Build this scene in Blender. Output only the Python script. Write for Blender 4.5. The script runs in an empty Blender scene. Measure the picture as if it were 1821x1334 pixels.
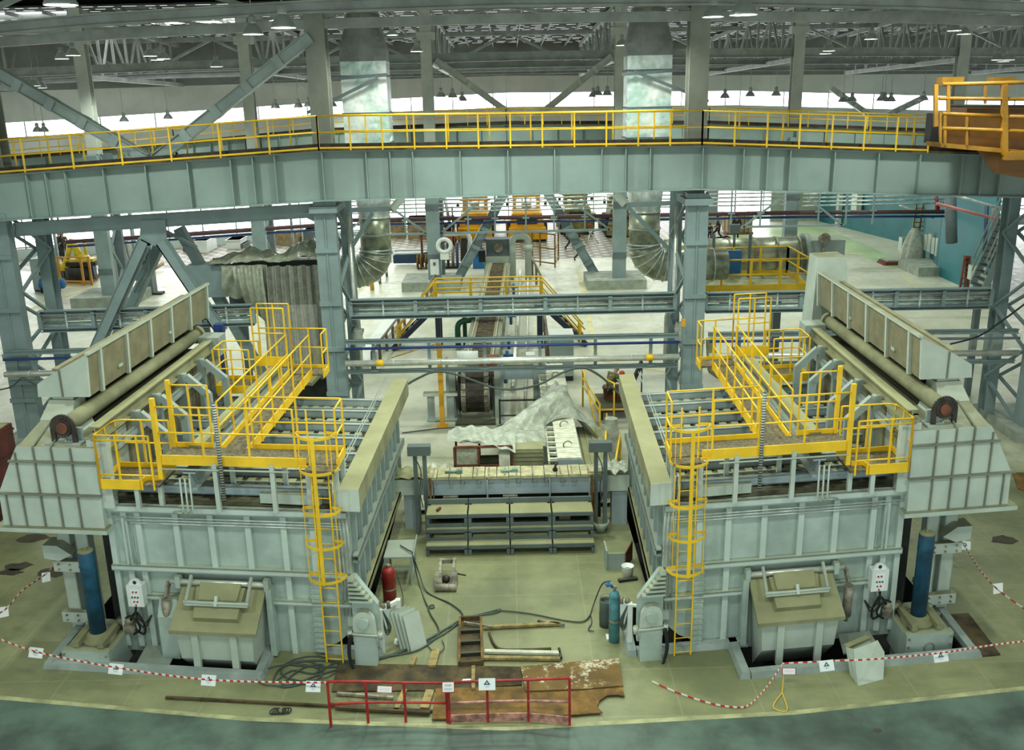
import bpy, bmesh, math, random
from mathutils import Vector, Matrix
random.seed(7)
SC = bpy.context.scene
COL = SC.collection
PI = math.pi

# ---------------------------------------------------------------- camera (measured from the photograph)
F = 1700.0; CAMH = 11.0; HOR = 165.0; ROLL = math.radians(1.2)
PIT = math.atan((667 - HOR) / F)
_cp, _sp, _cr, _sr = math.cos(PIT), math.sin(PIT), math.cos(ROLL), math.sin(ROLL)
FWD = Vector((0, _cp, -_sp)); _u0 = Vector((0, _sp, _cp)); _r0 = Vector((1, 0, 0))
RGT = _cr * _r0 - _sr * _u0; UPV = _sr * _r0 + _cr * _u0
def _ray(x, y): return FWD + (x - 910.5) / F * RGT + (667 - y) / F * UPV
def pz(x, y, Z=0.0):            # photo point -> place, on the level Z
    d = _ray(x, y); t = (Z - CAMH) / d.z; return Vector((t * d.x, t * d.y, Z))
def pd(x, y, Y):                # photo point -> place, at the depth Y
    d = _ray(x, y); t = Y / d.y; return Vector((t * d.x, Y, CAMH + t * d.z))
cam_d = bpy.data.cameras.new('camera'); cam = bpy.data.objects.new('camera', cam_d); COL.objects.link(cam)
m = Matrix((RGT, UPV, -FWD)).transposed().to_4x4(); m.translation = (0, 0, CAMH); cam.matrix_world = m
cam_d.sensor_fit = 'HORIZONTAL'; cam_d.sensor_width = 36.0; cam_d.lens = F / 1821 * 36.0
cam_d.clip_start = 0.1; cam_d.clip_end = 400
SC.camera = cam

# ---------------------------------------------------------------- materials
def lin(c):
    return tuple(((v / 255) / 12.92 if v / 255 <= .04045 else ((v / 255 + .055) / 1.055) ** 2.4) for v in c)
def rgba(c): return (*lin(c), 1.0)
class NT:
    def __init__(s, name):
        s.m = bpy.data.materials.new(name); s.m.use_nodes = True
        s.n = s.m.node_tree.nodes; s.l = s.m.node_tree.links; s.b = s.n['Principled BSDF']
    def node(s, t, **k):
        n = s.n.new(t)
        for a, v in k.items(): setattr(n, a, v)
        return n
    def link(s, a, b): s.l.new(a, b)
    def mix(s, fac, a, b, blend='MIX'):
        n = s.node('ShaderNodeMix', data_type='RGBA', blend_type=blend)
        for i, v in ((0, fac), (6, a), (7, b)):
            if hasattr(v, 'is_output') or isinstance(v, bpy.types.NodeSocket): s.link(v, n.inputs[i])
            else: n.inputs[i].default_value = v
        return n.outputs[2]
    def math(s, op, a, b=0.0, clamp=False):
        n = s.node('ShaderNodeMath', operation=op, use_clamp=clamp)
        for i, v in ((0, a), (1, b)):
            if isinstance(v, bpy.types.NodeSocket): s.link(v, n.inputs[i])
            else: n.inputs[i].default_value = v
        return n.outputs[0]
    def noise(s, scale, detail=4, rough=.6, vec=None):
        n = s.node('ShaderNodeTexNoise'); n.inputs['Scale'].default_value = scale
        n.inputs['Detail'].default_value = detail; n.inputs['Roughness'].default_value = rough
        if vec is None: vec = s.node('ShaderNodeNewGeometry').outputs['Position']
        s.link(vec, n.inputs['Vector']); return n.outputs['Fac']
    def ramp(s, f, a, b, lo=0.0, hi=1.0):
        n = s.node('ShaderNodeMapRange', interpolation_type='SMOOTHSTEP')
        s.link(f, n.inputs[0]); n.inputs[1].default_value = a; n.inputs[2].default_value = b
        n.inputs[3].default_value = lo; n.inputs[4].default_value = hi; return n.outputs[0]
    def bump(s, h, strength=.3, dist=.02):
        n = s.node('ShaderNodeBump'); n.inputs['Strength'].default_value = strength; n.inputs['Distance'].default_value = dist
        s.link(h, n.inputs['Height']); s.link(n.outputs[0], s.b.inputs['Normal'])
DUST = (148, 146, 104)
def mat(name, c, rough=.55, metal=0.0, var=.12, scale=1.2, dust=0.0, dcol=DUST, dirt=0.0, dirtc=(70, 62, 45), bump=0.0, emit=0.0, alpha=1.0, trans=0.0):
    t = NT(name); b = t.b; b.inputs['Roughness'].default_value = rough; b.inputs['Metallic'].default_value = metal
    base = rgba(c); dark = rgba(tuple(v * (1 - var) for v in c)); lite = rgba(tuple(min(255, v * (1 + var * .5)) for v in c))
    out = t.mix(t.ramp(t.noise(scale), .3, .7), dark, lite)
    if dirt:
        out = t.mix(t.math('MULTIPLY', t.ramp(t.noise(scale * 3.1, 6, .7), .5, .75), dirt), out, rgba(dirtc))
    if dust:
        g = t.node('ShaderNodeNewGeometry'); x = t.node('ShaderNodeSeparateXYZ'); t.link(g.outputs['Normal'], x.inputs[0])
        f = t.math('MULTIPLY', t.ramp(x.outputs['Z'], .55, .95), dust)
        f = t.math('MULTIPLY', f, t.ramp(t.noise(2.3, 5), .2, .6, .6, 1.0))
        out = t.mix(f, out, rgba(dcol))
    t.link(out, b.inputs['Base Color'])
    if bump: t.bump(t.noise(scale * 6, 5), bump)
    if emit:
        b.inputs['Emission Color'].default_value = base; b.inputs['Emission Strength'].default_value = emit
    b.inputs['Alpha'].default_value = alpha
    if trans: b.inputs['Transmission Weight'].default_value = trans
    return t.m
M = {}
M['steel'] = mat('grey painted steel', (152, 166, 164), .5, dust=.35, var=.08)
M['front'] = mat('furnace grey paint', (168, 184, 177), .5, var=.10, dust=.7, dirt=.12, dirtc=(126, 130, 116))
M['rib'] = mat('pale rib paint', (190, 204, 197), .5, var=.05, dust=.5)
M['beamblue'] = mat('blue grey beam paint', (154, 170, 176), .5, dust=.35, var=.08)
M['hood'] = mat('hood grey paint', (184, 195, 185), .55, var=.06, dust=.9, dcol=(122, 120, 88))
M['flange'] = mat('dull flange steel', (118, 122, 106), .6, var=.1)
M['brown'] = mat('dusty brown panel', (128, 124, 98), .75, var=.10, scale=2.5)
M['dusty'] = mat('dusty cream steel', (140, 140, 108), .75, var=.14, dust=.5)
M['yellow'] = mat('yellow safety paint', (240, 194, 34), .45, var=.08, dust=.15)
M['grating'] = mat('dark walkway grating', (104, 96, 72), .8, var=.3, scale=14)
M['dark'] = mat('dark recess steel', (42, 44, 40), .8, var=.3, dust=.2)
M['black'] = mat('black rubber', (26, 27, 28), .6, var=.2)
M['chain'] = mat('dark greasy steel', (62, 54, 50), .6, .3, var=.3, scale=5)
M['rustred'] = mat('red brown primer', (112, 66, 48), .8, var=.25, scale=4)
M['rust'] = mat('rusty plate', (112, 84, 44), .85, var=.45, scale=1.8, dirt=.8, dirtc=(58, 48, 30), bump=.2)
M['rustdark'] = mat('dark rusty plate', (78, 66, 42), .85, var=.45, scale=2.2, dirt=.7, dirtc=(40, 36, 26), bump=.2)
M['rustorange'] = mat('orange rusty plate', (116, 86, 36), .8, var=.35, scale=2.5, dirt=.6, dirtc=(84, 64, 36), bump=.2)
M['concrete'] = mat('concrete plinth', (150, 158, 146), .85, var=.12, scale=2, bump=.1)
M['curb'] = mat('grey painted kerb', (150, 162, 158), .7, var=.10, scale=1.6, dirt=.15)
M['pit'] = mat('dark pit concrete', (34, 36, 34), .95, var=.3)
M['bluecyl'] = mat('blue hydraulic paint', (20, 74, 102), .45, var=.25, scale=3, dirt=.2, dirtc=(70, 100, 120))
M['bluepipe'] = mat('dark blue pipe paint', (34, 62, 122), .4, var=.1)
M['galv'] = mat('galvanised sheet', (204, 212, 208), .35, .35, var=.18, scale=3)
M['silver'] = mat('bright pipe cladding', (214, 216, 206), .3, .45, var=.08, scale=4)
M['column'] = mat('column grey green paint', (132, 150, 152), .55, var=.06)
M['girder'] = mat('runway girder paint', (140, 158, 154), .55, var=.07, scale=.5)
M['truss'] = mat('roof steel', (148, 154, 150), .6, var=.12)
M['orange'] = mat('crane ochre paint', (116, 74, 18), .5, var=.25, scale=.6, dirt=.35, dirtc=(120, 80, 22))
M['white'] = mat('white paint', (225, 230, 226), .5, var=.04)
M['paper'] = mat('white paper', (238, 242, 244), .7, var=.02)
M['ink'] = mat('blue grey print', (70, 96, 120), .7, var=.05)
M['redpaint'] = mat('red paint', (166, 40, 40), .5, var=.2, scale=6)
M['redcyl'] = mat('red bottle paint', (150, 36, 30), .45, var=.2, scale=4)
M['cyan'] = mat('teal bottle paint', (78, 134, 146), .5, var=.25, scale=6, dirt=.2)
M['cable'] = mat('grey black hose', (66, 78, 72), .6, var=.2)
M['wood'] = mat('raw timber', (150, 132, 86), .8, var=.25, scale=6)
M['navy'] = mat('navy steel', (36, 46, 74), .5, var=.1)
M['teal'] = mat('teal cladding', (30, 104, 110), .55, var=.1, scale=.6)
M['loader'] = mat('loader yellow', (216, 156, 24), .45, var=.12)
M['glass'] = mat('cab glass', (150, 176, 178), .1, var=.05)
M['cloth'] = mat('dark work clothes', (44, 48, 50), .9, var=.3, scale=8)
M['camo'] = mat('khaki work clothes', (86, 86, 60), .9, var=.5, scale=14)
M['skin'] = mat('skin', (176, 128, 100), .6, var=.08)
M['hair'] = mat('dark hair', (38, 32, 28), .8, var=.2)
M['helmet'] = mat('orange helmet', (206, 84, 40), .4, var=.05)
M['green'] = mat('green valve paint', (32, 92, 62), .5, var=.1)
M['blue'] = mat('mid blue paint', (36, 104, 160), .5, var=.1)
M['lamp'] = mat('lamp spun aluminium', (176, 182, 178), .35, .6, var=.1)
M['lampglow'] = mat('lamp glow', (255, 255, 246), .5, emit=14.0)
M['board'] = mat('ivory refractory board', (206, 206, 186), .8, var=.1, scale=5)
M['cast'] = mat('weathered cast steel', (146, 140, 124), .6, .4, var=.3, scale=6)

# ---------------------------------------------------------------- mesh builder
class MB:
    def __init__(s, T=None): s.V = []; s.Fc = []; s.T = T; s.sm = []
    def v(s, p):
        p = Vector(p); s.V.append(s.T(p) if s.T else p); return len(s.V) - 1
    def f(s, idx, smooth=False): s.Fc.append(tuple(idx)); s.sm.append(smooth)
    def face(s, pts): s.f([s.v(p) for p in pts])
    def hexa(s, a, b):          # two rings of 4, bottom and top
        i = [s.v(p) for p in a]; j = [s.v(p) for p in b]
        s.f(i[::-1]); s.f(j)
        for k in range(len(i)): n = (k + 1) % len(i); s.f((i[k], i[n], j[n], j[k]))
        return s
    def box(s, x0, x1, y0, y1, z0, z1):
        return s.hexa([(x0, y0, z0), (x1, y0, z0), (x1, y1, z0), (x0, y1, z0)], [(x0, y0, z1), (x1, y0, z1), (x1, y1, z1), (x0, y1, z1)])
    def prism(s, poly, vec):
        vec = Vector(vec); poly = [Vector(p) for p in poly]
        return s.hexa(poly, [p + vec for p in poly])
    def bar(s, p0, p1, w, h, up=(0, 0, 1)):
        p0, p1 = Vector(p0), Vector(p1); d = (p1 - p0).normalized(); up = Vector(up)
        if abs(d.dot(up)) > .99: up = Vector((0, 1, 0))
        a = d.cross(up).normalized() * w / 2; b = a.cross(d).normalized() * h / 2
        r = lambda p: [p - a - b, p + a - b, p + a + b, p - a + b]
        return s.hexa(r(p0), r(p1))
    def ibeam(s, p0, p1, h, b, tf=.03, tw=.02, up=(0, 0, 1)):
        p0, p1 = Vector(p0), Vector(p1); d = (p1 - p0).normalized(); up = Vector(up)
        if abs(d.dot(up)) > .99: up = Vector((0, 1, 0))
        a = d.cross(up).normalized(); n = a.cross(d).normalized(); o = n * (h / 2 - tf / 2)
        s.bar(p0 + o, p1 + o, b, tf, up); s.bar(p0 - o, p1 - o, b, tf, up); s.bar(p0, p1, tw, h - 2 * tf, up); return s
    def chan(s, p0, p1, h, b, t=.02, side=1, up=(0, 0, 1)):
        p0, p1 = Vector(p0), Vector(p1); d = (p1 - p0).normalized(); up = Vector(up)
        if abs(d.dot(up)) > .99: up = Vector((0, 1, 0))
        a = d.cross(up).normalized() * side; n = a.cross(d).normalized(); o = n * (h / 2 - t / 2)
        s.bar(p0 + o, p1 + o, b, t, up); s.bar(p0 - o, p1 - o, b, t, up); s.bar(p0 - a * (b / 2 - t / 2), p1 - a * (b / 2 - t / 2), t, h, up); return s
    def tube(s, pts, r, n=8, closed=False, caps=True):
        pts = [Vector(p) for p in pts]; N = len(pts); rings = []; prev = None
        for i, p in enumerate(pts):
            if closed: d = pts[(i + 1) % N] - pts[i - 1]
            else: d = pts[min(i + 1, N - 1)] - pts[max(i - 1, 0)]
            d.normalize()
            if prev is None:
                a = d.orthogonal().normalized()
            else:
                a = prev - d * prev.dot(d)
                a = a.normalized() if a.length > 1e-6 else d.orthogonal().normalized()
            prev = a; b = d.cross(a)
            rr = r[i] if isinstance(r, (list, tuple)) else r
            rings.append([s.v(p + rr * (math.cos(2 * PI * k / n) * a + math.sin(2 * PI * k / n) * b)) for k in range(n)])
        for i in range(N if closed else N - 1):
            A, B = rings[i], rings[(i + 1) % N]
            for k in range(n): q = (k + 1) % n; s.f((A[k], A[q], B[q], B[k]), n > 5)
        if caps and not closed: s.f(rings[0][::-1]); s.f(rings[-1])
        return s
    def cyl(s, p0, p1, r, n=16, r2=None):
        return s.tube([p0, p1], [r, r if r2 is None else r2], n)
    def grid(s, fn, nu, nv, smooth=True):
        ix = [[s.v(fn(i / nu, j / nv)) for j in range(nv + 1)] for i in range(nu + 1)]
        for i in range(nu):
            for j in range(nv): s.f((ix[i][j], ix[i + 1][j], ix[i + 1][j + 1], ix[i][j + 1]), smooth)
        return s
    def ball(s, c, rx, ry=None, rz=None, n=12):
        c = Vector(c); ry = ry or rx; rz = rz or rx
        return s.grid(lambda a, b: c + Vector((rx * math.cos(2 * PI * a) * math.sin(PI * b), ry * math.sin(2 * PI * a) * math.sin(PI * b), rz * math.cos(PI * b))), n, n // 2 + 1)
    def lathe(s, c, prof, n=16, ax=(0, 0, 1)):
        c = Vector(c); ax = Vector(ax).normalized(); a = ax.orthogonal().normalized(); b = ax.cross(a)
        rings = [[s.v(c + ax * z + r * (math.cos(2 * PI * k / n) * a + math.sin(2 * PI * k / n) * b)) for k in range(n)] for r, z in prof]
        for A, B in zip(rings, rings[1:]):
            for k in range(n): q = (k + 1) % n; s.f((A[k], A[q], B[q], B[k]), True)
        return s
    def make(s, name, m, parent=None, origin=None, **pr):
        me = bpy.data.meshes.new(name)
        if parent is not None: o = ORG[parent.name]
        elif origin is not None: o = Vector(origin)
        else:
            lo = [min(p[k] for p in s.V) for k in range(3)]; hi = [max(p[k] for p in s.V) for k in range(3)]
            o = Vector(((lo[0] + hi[0]) / 2, (lo[1] + hi[1]) / 2, lo[2]))
        bm = bmesh.new(); vs = [bm.verts.new(p - o) for p in s.V]
        for fc, sm in zip(s.Fc, s.sm):
            try: f = bm.faces.new([vs[i] for i in fc]); f.smooth = sm
            except ValueError: pass
        bmesh.ops.remove_doubles(bm, verts=bm.verts, dist=1e-5) if len(s.V) < 60000 and pr.pop('weld', False) else pr.pop('weld', None)
        bmesh.ops.recalc_face_normals(bm, faces=bm.faces)
        bm.to_mesh(me); bm.free()
        PEND.append((me, m))
        ob = bpy.data.objects.new(name, me); COL.objects.link(ob)
        if parent is not None: ob.parent = parent
        else: ob.location = o
        ORG[ob.name] = o
        for k, v in pr.items(): ob[k] = v
        return ob
ORG = {}; PEND = []
def thing(name, label, cat, loc=(0, 0, 0), group=None):
    o = bpy.data.objects.new(name, None); COL.objects.link(o); o.location = loc; o.empty_display_size = .2
    o['label'] = label; o['category'] = cat
    if group: o['group'] = group
    ORG[o.name] = Vector(loc); return o
def tag(o, label, cat, group=None):
    o['label'] = label; o['category'] = cat
    if group: o['group'] = group
    return o
def struct(o): o['kind'] = 'structure'; return o
KIDS = {}
def copytree(o, loc=None, label=None, rotz=None, parent=None, scale=None):
    c = o.copy(); COL.objects.link(c)
    if parent is not None: c.parent = parent
    if loc is not None: c.location = loc
    if rotz is not None: c.rotation_euler = (0, 0, rotz)
    if scale is not None: c.scale = scale
    if label: c['label'] = label
    ORG[c.name] = Vector(loc) if loc is not None else ORG[o.name]
    for ch in [k for k in bpy.data.objects if k.parent == o]: copytree(ch, parent=c)
    return c
def lerp(a, b, t): return Vector(a) * (1 - t) + Vector(b) * t
def arc(c, r, a0, a1, n, U=(1, 0, 0), W=(0, 0, 1)):
    c, U, W = Vector(c), Vector(U), Vector(W)
    return [c + r * (math.cos(a0 + (a1 - a0) * k / n) * U + math.sin(a0 + (a1 - a0) * k / n) * W) for k in range(n + 1)]
def rnd_path(pts, r=.12, n=4):   # rounded corners for handrails
    pts = [Vector(p) for p in pts]; out = [pts[0]]
    for a, b, c in zip(pts, pts[1:], pts[2:]):
        d1 = (a - b); d2 = (c - b); rr = min(r, d1.length * .45, d2.length * .45)
        p, q = b + d1.normalized() * rr, b + d2.normalized() * rr
        for k in range(n + 1):
            t = k / n; out.append(p * (1 - t) ** 2 + b * 2 * t * (1 - t) + q * t * t)
    out.append(pts[-1]); return out
def smooth_path(pts, sub=6):     # Catmull-Rom
    pts = [Vector(p) for p in pts]; P = [pts[0]] + pts + [pts[-1]]; out = []
    for i in range(1, len(P) - 2):
        for k in range(sub):
            t = k / sub; a, b, c, d = P[i - 1], P[i], P[i + 1], P[i + 2]
            out.append(.5 * ((2 * b) + (c - a) * t + (2 * a - 5 * b + 4 * c - d) * t * t + (3 * b - a - 3 * c + d) * t ** 3))
    out.append(pts[-1]); return out
# ================================================================ SETTING
def floor_mat():
    t = NT('hall floor'); b = t.b
    g = t.node('ShaderNodeNewGeometry'); pos = g.outputs['Position']
    x = t.node('ShaderNodeSeparateXYZ'); t.link(pos, x.inputs[0])
    n1 = t.noise(.45, 6, .65); n2 = t.noise(3.0, 5, .65)
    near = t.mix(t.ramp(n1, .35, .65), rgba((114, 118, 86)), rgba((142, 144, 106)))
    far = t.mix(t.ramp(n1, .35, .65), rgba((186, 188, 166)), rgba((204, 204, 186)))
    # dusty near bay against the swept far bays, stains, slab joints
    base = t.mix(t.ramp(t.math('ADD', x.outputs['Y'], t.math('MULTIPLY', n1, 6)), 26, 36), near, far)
    base = t.mix(t.math('MULTIPLY', t.ramp(n2, .55, .8), .35), base, rgba((104, 100, 74)))
    br = t.node('ShaderNodeTexBrick'); t.link(pos, br.inputs['Vector']); br.offset = 0
    for k, v in (('Scale', 1.0), ('Mortar Size', .018), ('Brick Width', 1.5), ('Row Height', 1.5)): br.inputs[k].default_value = v
    base = t.mix(t.math('MULTIPLY', br.outputs['Fac'], .22), base, rgba((172, 170, 136)))
    wn = t.node('ShaderNodeTexWhiteNoise'); sn = t.node('ShaderNodeVectorMath', operation='SNAP'); t.link(pos, sn.inputs[0]); sn.inputs[1].default_value = (.5, .5, 100)
    t.link(sn.outputs[0], wn.inputs['Vector'])
    base = t.mix(t.math('MULTIPLY', wn.outputs['Value'], .10), base, rgba((90, 92, 74)))
    t.link(base, b.inputs['Base Color'])
    t.link(t.ramp(n2, .3, .7, .32, .55), b.inputs['Roughness'])
    return t.m
M['floor'] = floor_mat()
def paving_mat():
    t = NT('studded paving'); b = t.b
    pos = t.node('ShaderNodeNewGeometry').outputs['Position']
    mp = t.node('ShaderNodeMapping'); t.link(pos, mp.inputs[0]); mp.inputs['Rotation'].default_value = (0, 0, PI / 4); mp.inputs['Scale'].default_value = (1.15, 1.15, 0)
    fr = t.node('ShaderNodeVectorMath', operation='FRACTION'); t.link(mp.outputs[0], fr.inputs[0])
    d = t.node('ShaderNodeVectorMath', operation='DISTANCE'); t.link(fr.outputs[0], d.inputs[0]); d.inputs[1].default_value = (.5, .5, 0)
    c = t.mix(t.ramp(d.outputs['Value'], .2, .38, 1, 0), rgba((96, 92, 78)), rgba((176, 174, 158)))
    c = t.mix(t.math('MULTIPLY', t.noise(.3, 4), .3), c, rgba((130, 122, 98)))
    t.link(c, b.inputs['Base Color']); b.inputs['Roughness'].default_value = .5
    return t.m
M['paving'] = paving_mat()
M['aisle'] = mat('dark painted aisle', (80, 98, 88), .55, var=.3, scale=.8, dirt=.35, dirtc=(62, 78, 72))
M['aisleline'] = mat('pale aisle edge', (160, 160, 120), .7, var=.2, scale=2)
M['lineyel'] = mat('pale yellow floor line', (206, 200, 150), .6, var=.1)
M['greenfloor'] = mat('pale green floor paint', (178, 198, 150), .35, var=.08, scale=.4)

# floor with the two furnace pits left open
PITR = [(2.4, 17.12), (4.5, 17.37), (4.5, 16.27), (9.05, 16.82), (9.15, 25.2), (3.0, 25.2), (3.0, 18.9), (2.4, 18.9)]
PITL = [(-2.95, 17.27), (-5.2, 17.77), (-5.2, 16.54), (-9.42, 17.12), (-9.35, 25.2), (-3.25, 25.2), (-3.25, 18.9), (-2.95, 18.9)]
def make_floor():
    bm = bmesh.new(); loops = [[(-75, 6), (75, 6), (75, 96), (-75, 96)], PITR, PITL]; E = []
    for lp in loops:
        vs = [bm.verts.new((x, y, 0)) for x, y in lp]
        E += [bm.edges.new((vs[i], vs[(i + 1) % len(vs)])) for i in range(len(vs))]
    bmesh.ops.triangle_fill(bm, use_beauty=True, use_dissolve=False, edges=E, normal=(0, 0, 1))
    for f in bm.faces:
        if f.normal.z < 0: f.normal_flip()
    me = bpy.data.meshes.new('floor'); bm.to_mesh(me); bm.free(); me.materials.append(M['floor'])
    o = bpy.data.objects.new('floor', me); COL.objects.link(o); struct(o)
    for i, P in enumerate((PITL, PITR)):
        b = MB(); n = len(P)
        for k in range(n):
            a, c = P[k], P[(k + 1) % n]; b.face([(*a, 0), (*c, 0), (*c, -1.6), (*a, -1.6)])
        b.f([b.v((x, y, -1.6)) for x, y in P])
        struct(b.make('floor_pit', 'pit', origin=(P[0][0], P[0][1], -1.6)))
make_floor()
# kerbs around the pit mouths
def kerb(name, pts, w, h):
    b = MB()
    for a, c in zip(pts, pts[1:]):
        a, c = Vector((*a, 0)), Vector((*c, 0)); d = (c - a).normalized(); n = Vector((d.y, -d.x, 0))
        e = d * w * .5
        p0, p1 = a - e * 0, c + e * 0
        b.hexa([p0 + n * w, p1 + n * w, p1, p0], [p0 + n * w * .8 + Vector((0, 0, h)), p1 + n * w * .8 + Vector((0, 0, h)), p1 + Vector((0, 0, h)), p0 + Vector((0, 0, h))])
        b.hexa([c + n * w, c + n * w + d * w, c + d * w, c], [q + Vector((0, 0, h)) for q in (c + n * w * .8, c + n * w * .8 + d * w * .8, c + d * w * .8, c)]) if c is not pts[-1] else None
    return struct(b.make(name, 'curb'))
kerb('trim_1', [(2.4, 18.9), (2.4, 17.12), (4.5, 17.37), (4.5, 16.27), (9.05, 16.82), (9.14, 19.6)], .2, .13)
kerb('trim_2', [(-9.38, 19.4), (-9.42, 17.12), (-5.2, 16.54), (-5.2, 17.77), (-2.95, 17.27), (-2.95, 18.9)], .2, .13)

# aisle strip in front, its pale edge, lines and painted zones
edge = [(-16, 16.75), (-9.97, 15.92), (-5, 15.1), (-.24, 14.67), (5, 14.95), (9.53, 15.54), (16, 16.6)]
b = MB(); b.f([b.v((x, y, .004)) for x, y in [(-16, 7), (16, 7)][::1]] + [b.v((x, y, .004)) for x, y in edge[::-1]])
struct(b.make('floor_strip', 'aisle'))
b = MB()
for a, c in zip(edge, edge[1:]): b.face([(a[0], a[1], .006), (c[0], c[1], .006), (c[0], c[1] + .12, .006), (a[0], a[1] + .12, .006)])
struct(b.make('trim_3', 'aisleline'))
b = MB(); b.face([(-60, 64, .004), (17, 65.5, .004), (17, 84.9, .004), (-60, 84.9, .004)])
struct(b.make('floor_strip', 'paving'))
p = [pz(*q) for q in ((1440, 415), (1625, 495), (1560, 520), (1330, 440))]
b = MB(); b.f([b.v((q.x, q.y, .004)) for q in [pz(1250, 425), pz(1450, 400), pz(1660, 485), pz(1600, 478), pz(1480, 440)]])
struct(b.make('floor_strip', 'greenfloor'))
def floor_line(a, c, w):
    a, c = pz(*a), pz(*c); d = (c - a).normalized(); n = Vector((-d.y, d.x, 0)) * w / 2; z = Vector((0, 0, .008))
    b = MB(); b.face([a - n + z, c - n + z, c + n + z, a + n + z]); return struct(b.make('trim_4', 'lineyel'))
floor_line((1029, 480), (1062, 640), .28); floor_line((1062, 640), (1250, 672), .2); floor_line((40, 555), (190, 500), .3)
floor_line((1440, 450), (1540, 452), .5); floor_line((1600, 490), (1660, 530), .2); floor_line((1740, 545), (1790, 575), .2)
floor_line((625, 530), (690, 470), .3); floor_line((1180, 415), (1240, 470), .2)

# far wall: bent in plan like the hall, clad panels, window ribbon high up, glazed band near the floor
M['cladding'] = mat('pale wall cladding', (204, 208, 202), .7, var=.06, scale=.3)
M['shadeclad'] = mat('cladding with painted roof shade', (122, 126, 122), .7, var=.1, scale=.5)  # darker grey paints the roof's shade onto the upper wall
M['lowwall'] = mat('pale lower wall', (196, 210, 206), .7, var=.05, scale=.3)
M['sky'] = mat('daylight through glazing', (250, 253, 255), .5, var=.01, emit=4.2)
WN = [(-58, 62, 8.9, 1.0), (-33, 70.5, 9.75, 1.0), (-14.5, 78.5, 10.55, 1.05), (0, 85, 11.0, 1.15), (20, 85, 10.75, 1.15), (60, 76, 8.9, 1.1)]
for i, (a, c) in enumerate(zip(WN, WN[1:])):
    A = lambda z, o=0: (a[0], a[1] + o, z); Cc = lambda z, o=0: (c[0], c[1] + o, z)
    b = MB()
    for z0a, z1a, z0c, z1c in ((6.6, a[2] - a[3], 6.6, c[2] - c[3]), (a[2], 12.4 - .25 * abs(a[0]) / 14, c[2], 12.4 - .25 * abs(c[0]) / 14)):
        b.hexa([A(z0a), Cc(z0c), Cc(z0c, .2), A(z0a, .2)], [A(z1a), Cc(z1c), Cc(z1c, .2), A(z1a, .2)])
    L = math.hypot(c[0] - a[0], c[1] - a[1]); n = int(L / 1.2)
    for k in range(n):
        t = k / n; q = lerp(A(0), Cc(0), t); ta = a[2] * (1 - t) + c[2] * t
        b.box(q.x - .02, q.x + .02, q.y - .02, q.y + .01, ta + .01, 12.3 - .25 * abs(q.x) / 14)
    struct(b.make('wall_back', 'cladding'))
    b = MB(); za, zc = 12.4 - .25 * abs(a[0]) / 14, 12.4 - .25 * abs(c[0]) / 14; b.hexa([A(za), Cc(zc), Cc(zc, .2), A(za, .2)], [A(16.5), Cc(16.5), Cc(16.5, .2), A(16.5, .2)]); struct(b.make('wall_back', 'shadeclad'))
    b = MB(); zl = .8 if c[0] < -1 else .25
    b.hexa([A(0), Cc(0), Cc(0, .2), A(0, .2)], [A(zl), Cc(zl), Cc(zl, .2), A(zl, .2)]); struct(b.make('wall_back', 'lowwall'))
    w = MB(); w.hexa([A(a[2] - a[3], .1), Cc(c[2] - c[3], .1), Cc(c[2] - c[3], .15), A(a[2] - a[3], .15)], [A(a[2], .1), Cc(c[2], .1), Cc(c[2], .15), A(a[2], .15)])
    wo = struct(w.make('window_%d' % (i + 1), 'sky')); fr = MB()
    for k in range(n + 1):
        if k % 3: continue
        t = k / n; q = lerp(A(0), Cc(0), t); ta = a[2] * (1 - t) + c[2] * t; th = a[3] * (1 - t) + c[3] * t
        fr.box(q.x - .04, q.x + .04, q.y + .02, q.y + .09, ta - th, ta)
    fr.make('window_frame', 'truss', wo)
    w = MB(); w.hexa([A(zl, .1), Cc(zl, .1), Cc(zl, .15), A(zl, .15)], [A(6.6, .1), Cc(6.6, .1), Cc(6.6, .15), A(6.6, .15)])
    wo = struct(w.make('window_%d' % (i + 6), 'sky')); fr = MB()
    for k in range(0, n + 1, 2):
        q = lerp(A(0), Cc(0), k / n); fr.box(q.x - .05, q.x + .05, q.y, q.y + .09, zl, 6.6)
    for z in (zl + .02, 3.0, 4.6): fr.hexa([A(z, .0), Cc(z, .0), Cc(z, .08), A(z, .08)], [A(z + .1, .0), Cc(z + .1, .0), Cc(z + .1, .08), A(z + .1, .08)])
    fr.make('window_frame', 'truss', wo)

# roof deck over the far bay with its purlins, skylight strips at the left
M['deck'] = mat('corrugated roof deck', (88, 92, 90), .5, .2, var=.3, scale=.8)
M['gap'] = mat('daylight through deck gaps', (225, 235, 230), .5, var=.3, scale=2, emit=.9)
b = MB(); prof = []
for k in range(60):
    y = 55 + k * .52; z = 15.9 - (y - 55) / 31; prof += [(y, z), (y + .2, z), (y + .26, z + .12), (y + .46, z + .12)]
for (y0, z0), (y1, z1) in zip(prof, prof[1:]): b.face([(-62, y0, z0), (62, y0, z0), (62, y1, z1), (-62, y1, z1)])
b.face([(-62, 55, 16.4), (62, 55, 16.4), (62, 86.4, 15.4), (-62, 86.4, 15.4)])
struct(b.make('ceiling', 'deck'))
b = MB(); b.box(-62, 62, -6, 55, 16.5, 16.7); struct(b.make('ceiling', 'truss'))
b = MB(); rg = random.Random(5)
for k in range(29):
    y = 55.1 + k * 1.04; z = 15.9 - (y - 55) / 31 - .012; x = -42 + rg.random()
    while x < 42:
        w = .35 + rg.random() * .5
        if rg.random() < .8: b.box(x, x + w, y, y + .13, z, z + .01)
        x += w + .25 + rg.random() * .3
struct(b.make('window_20', 'gap'))
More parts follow.
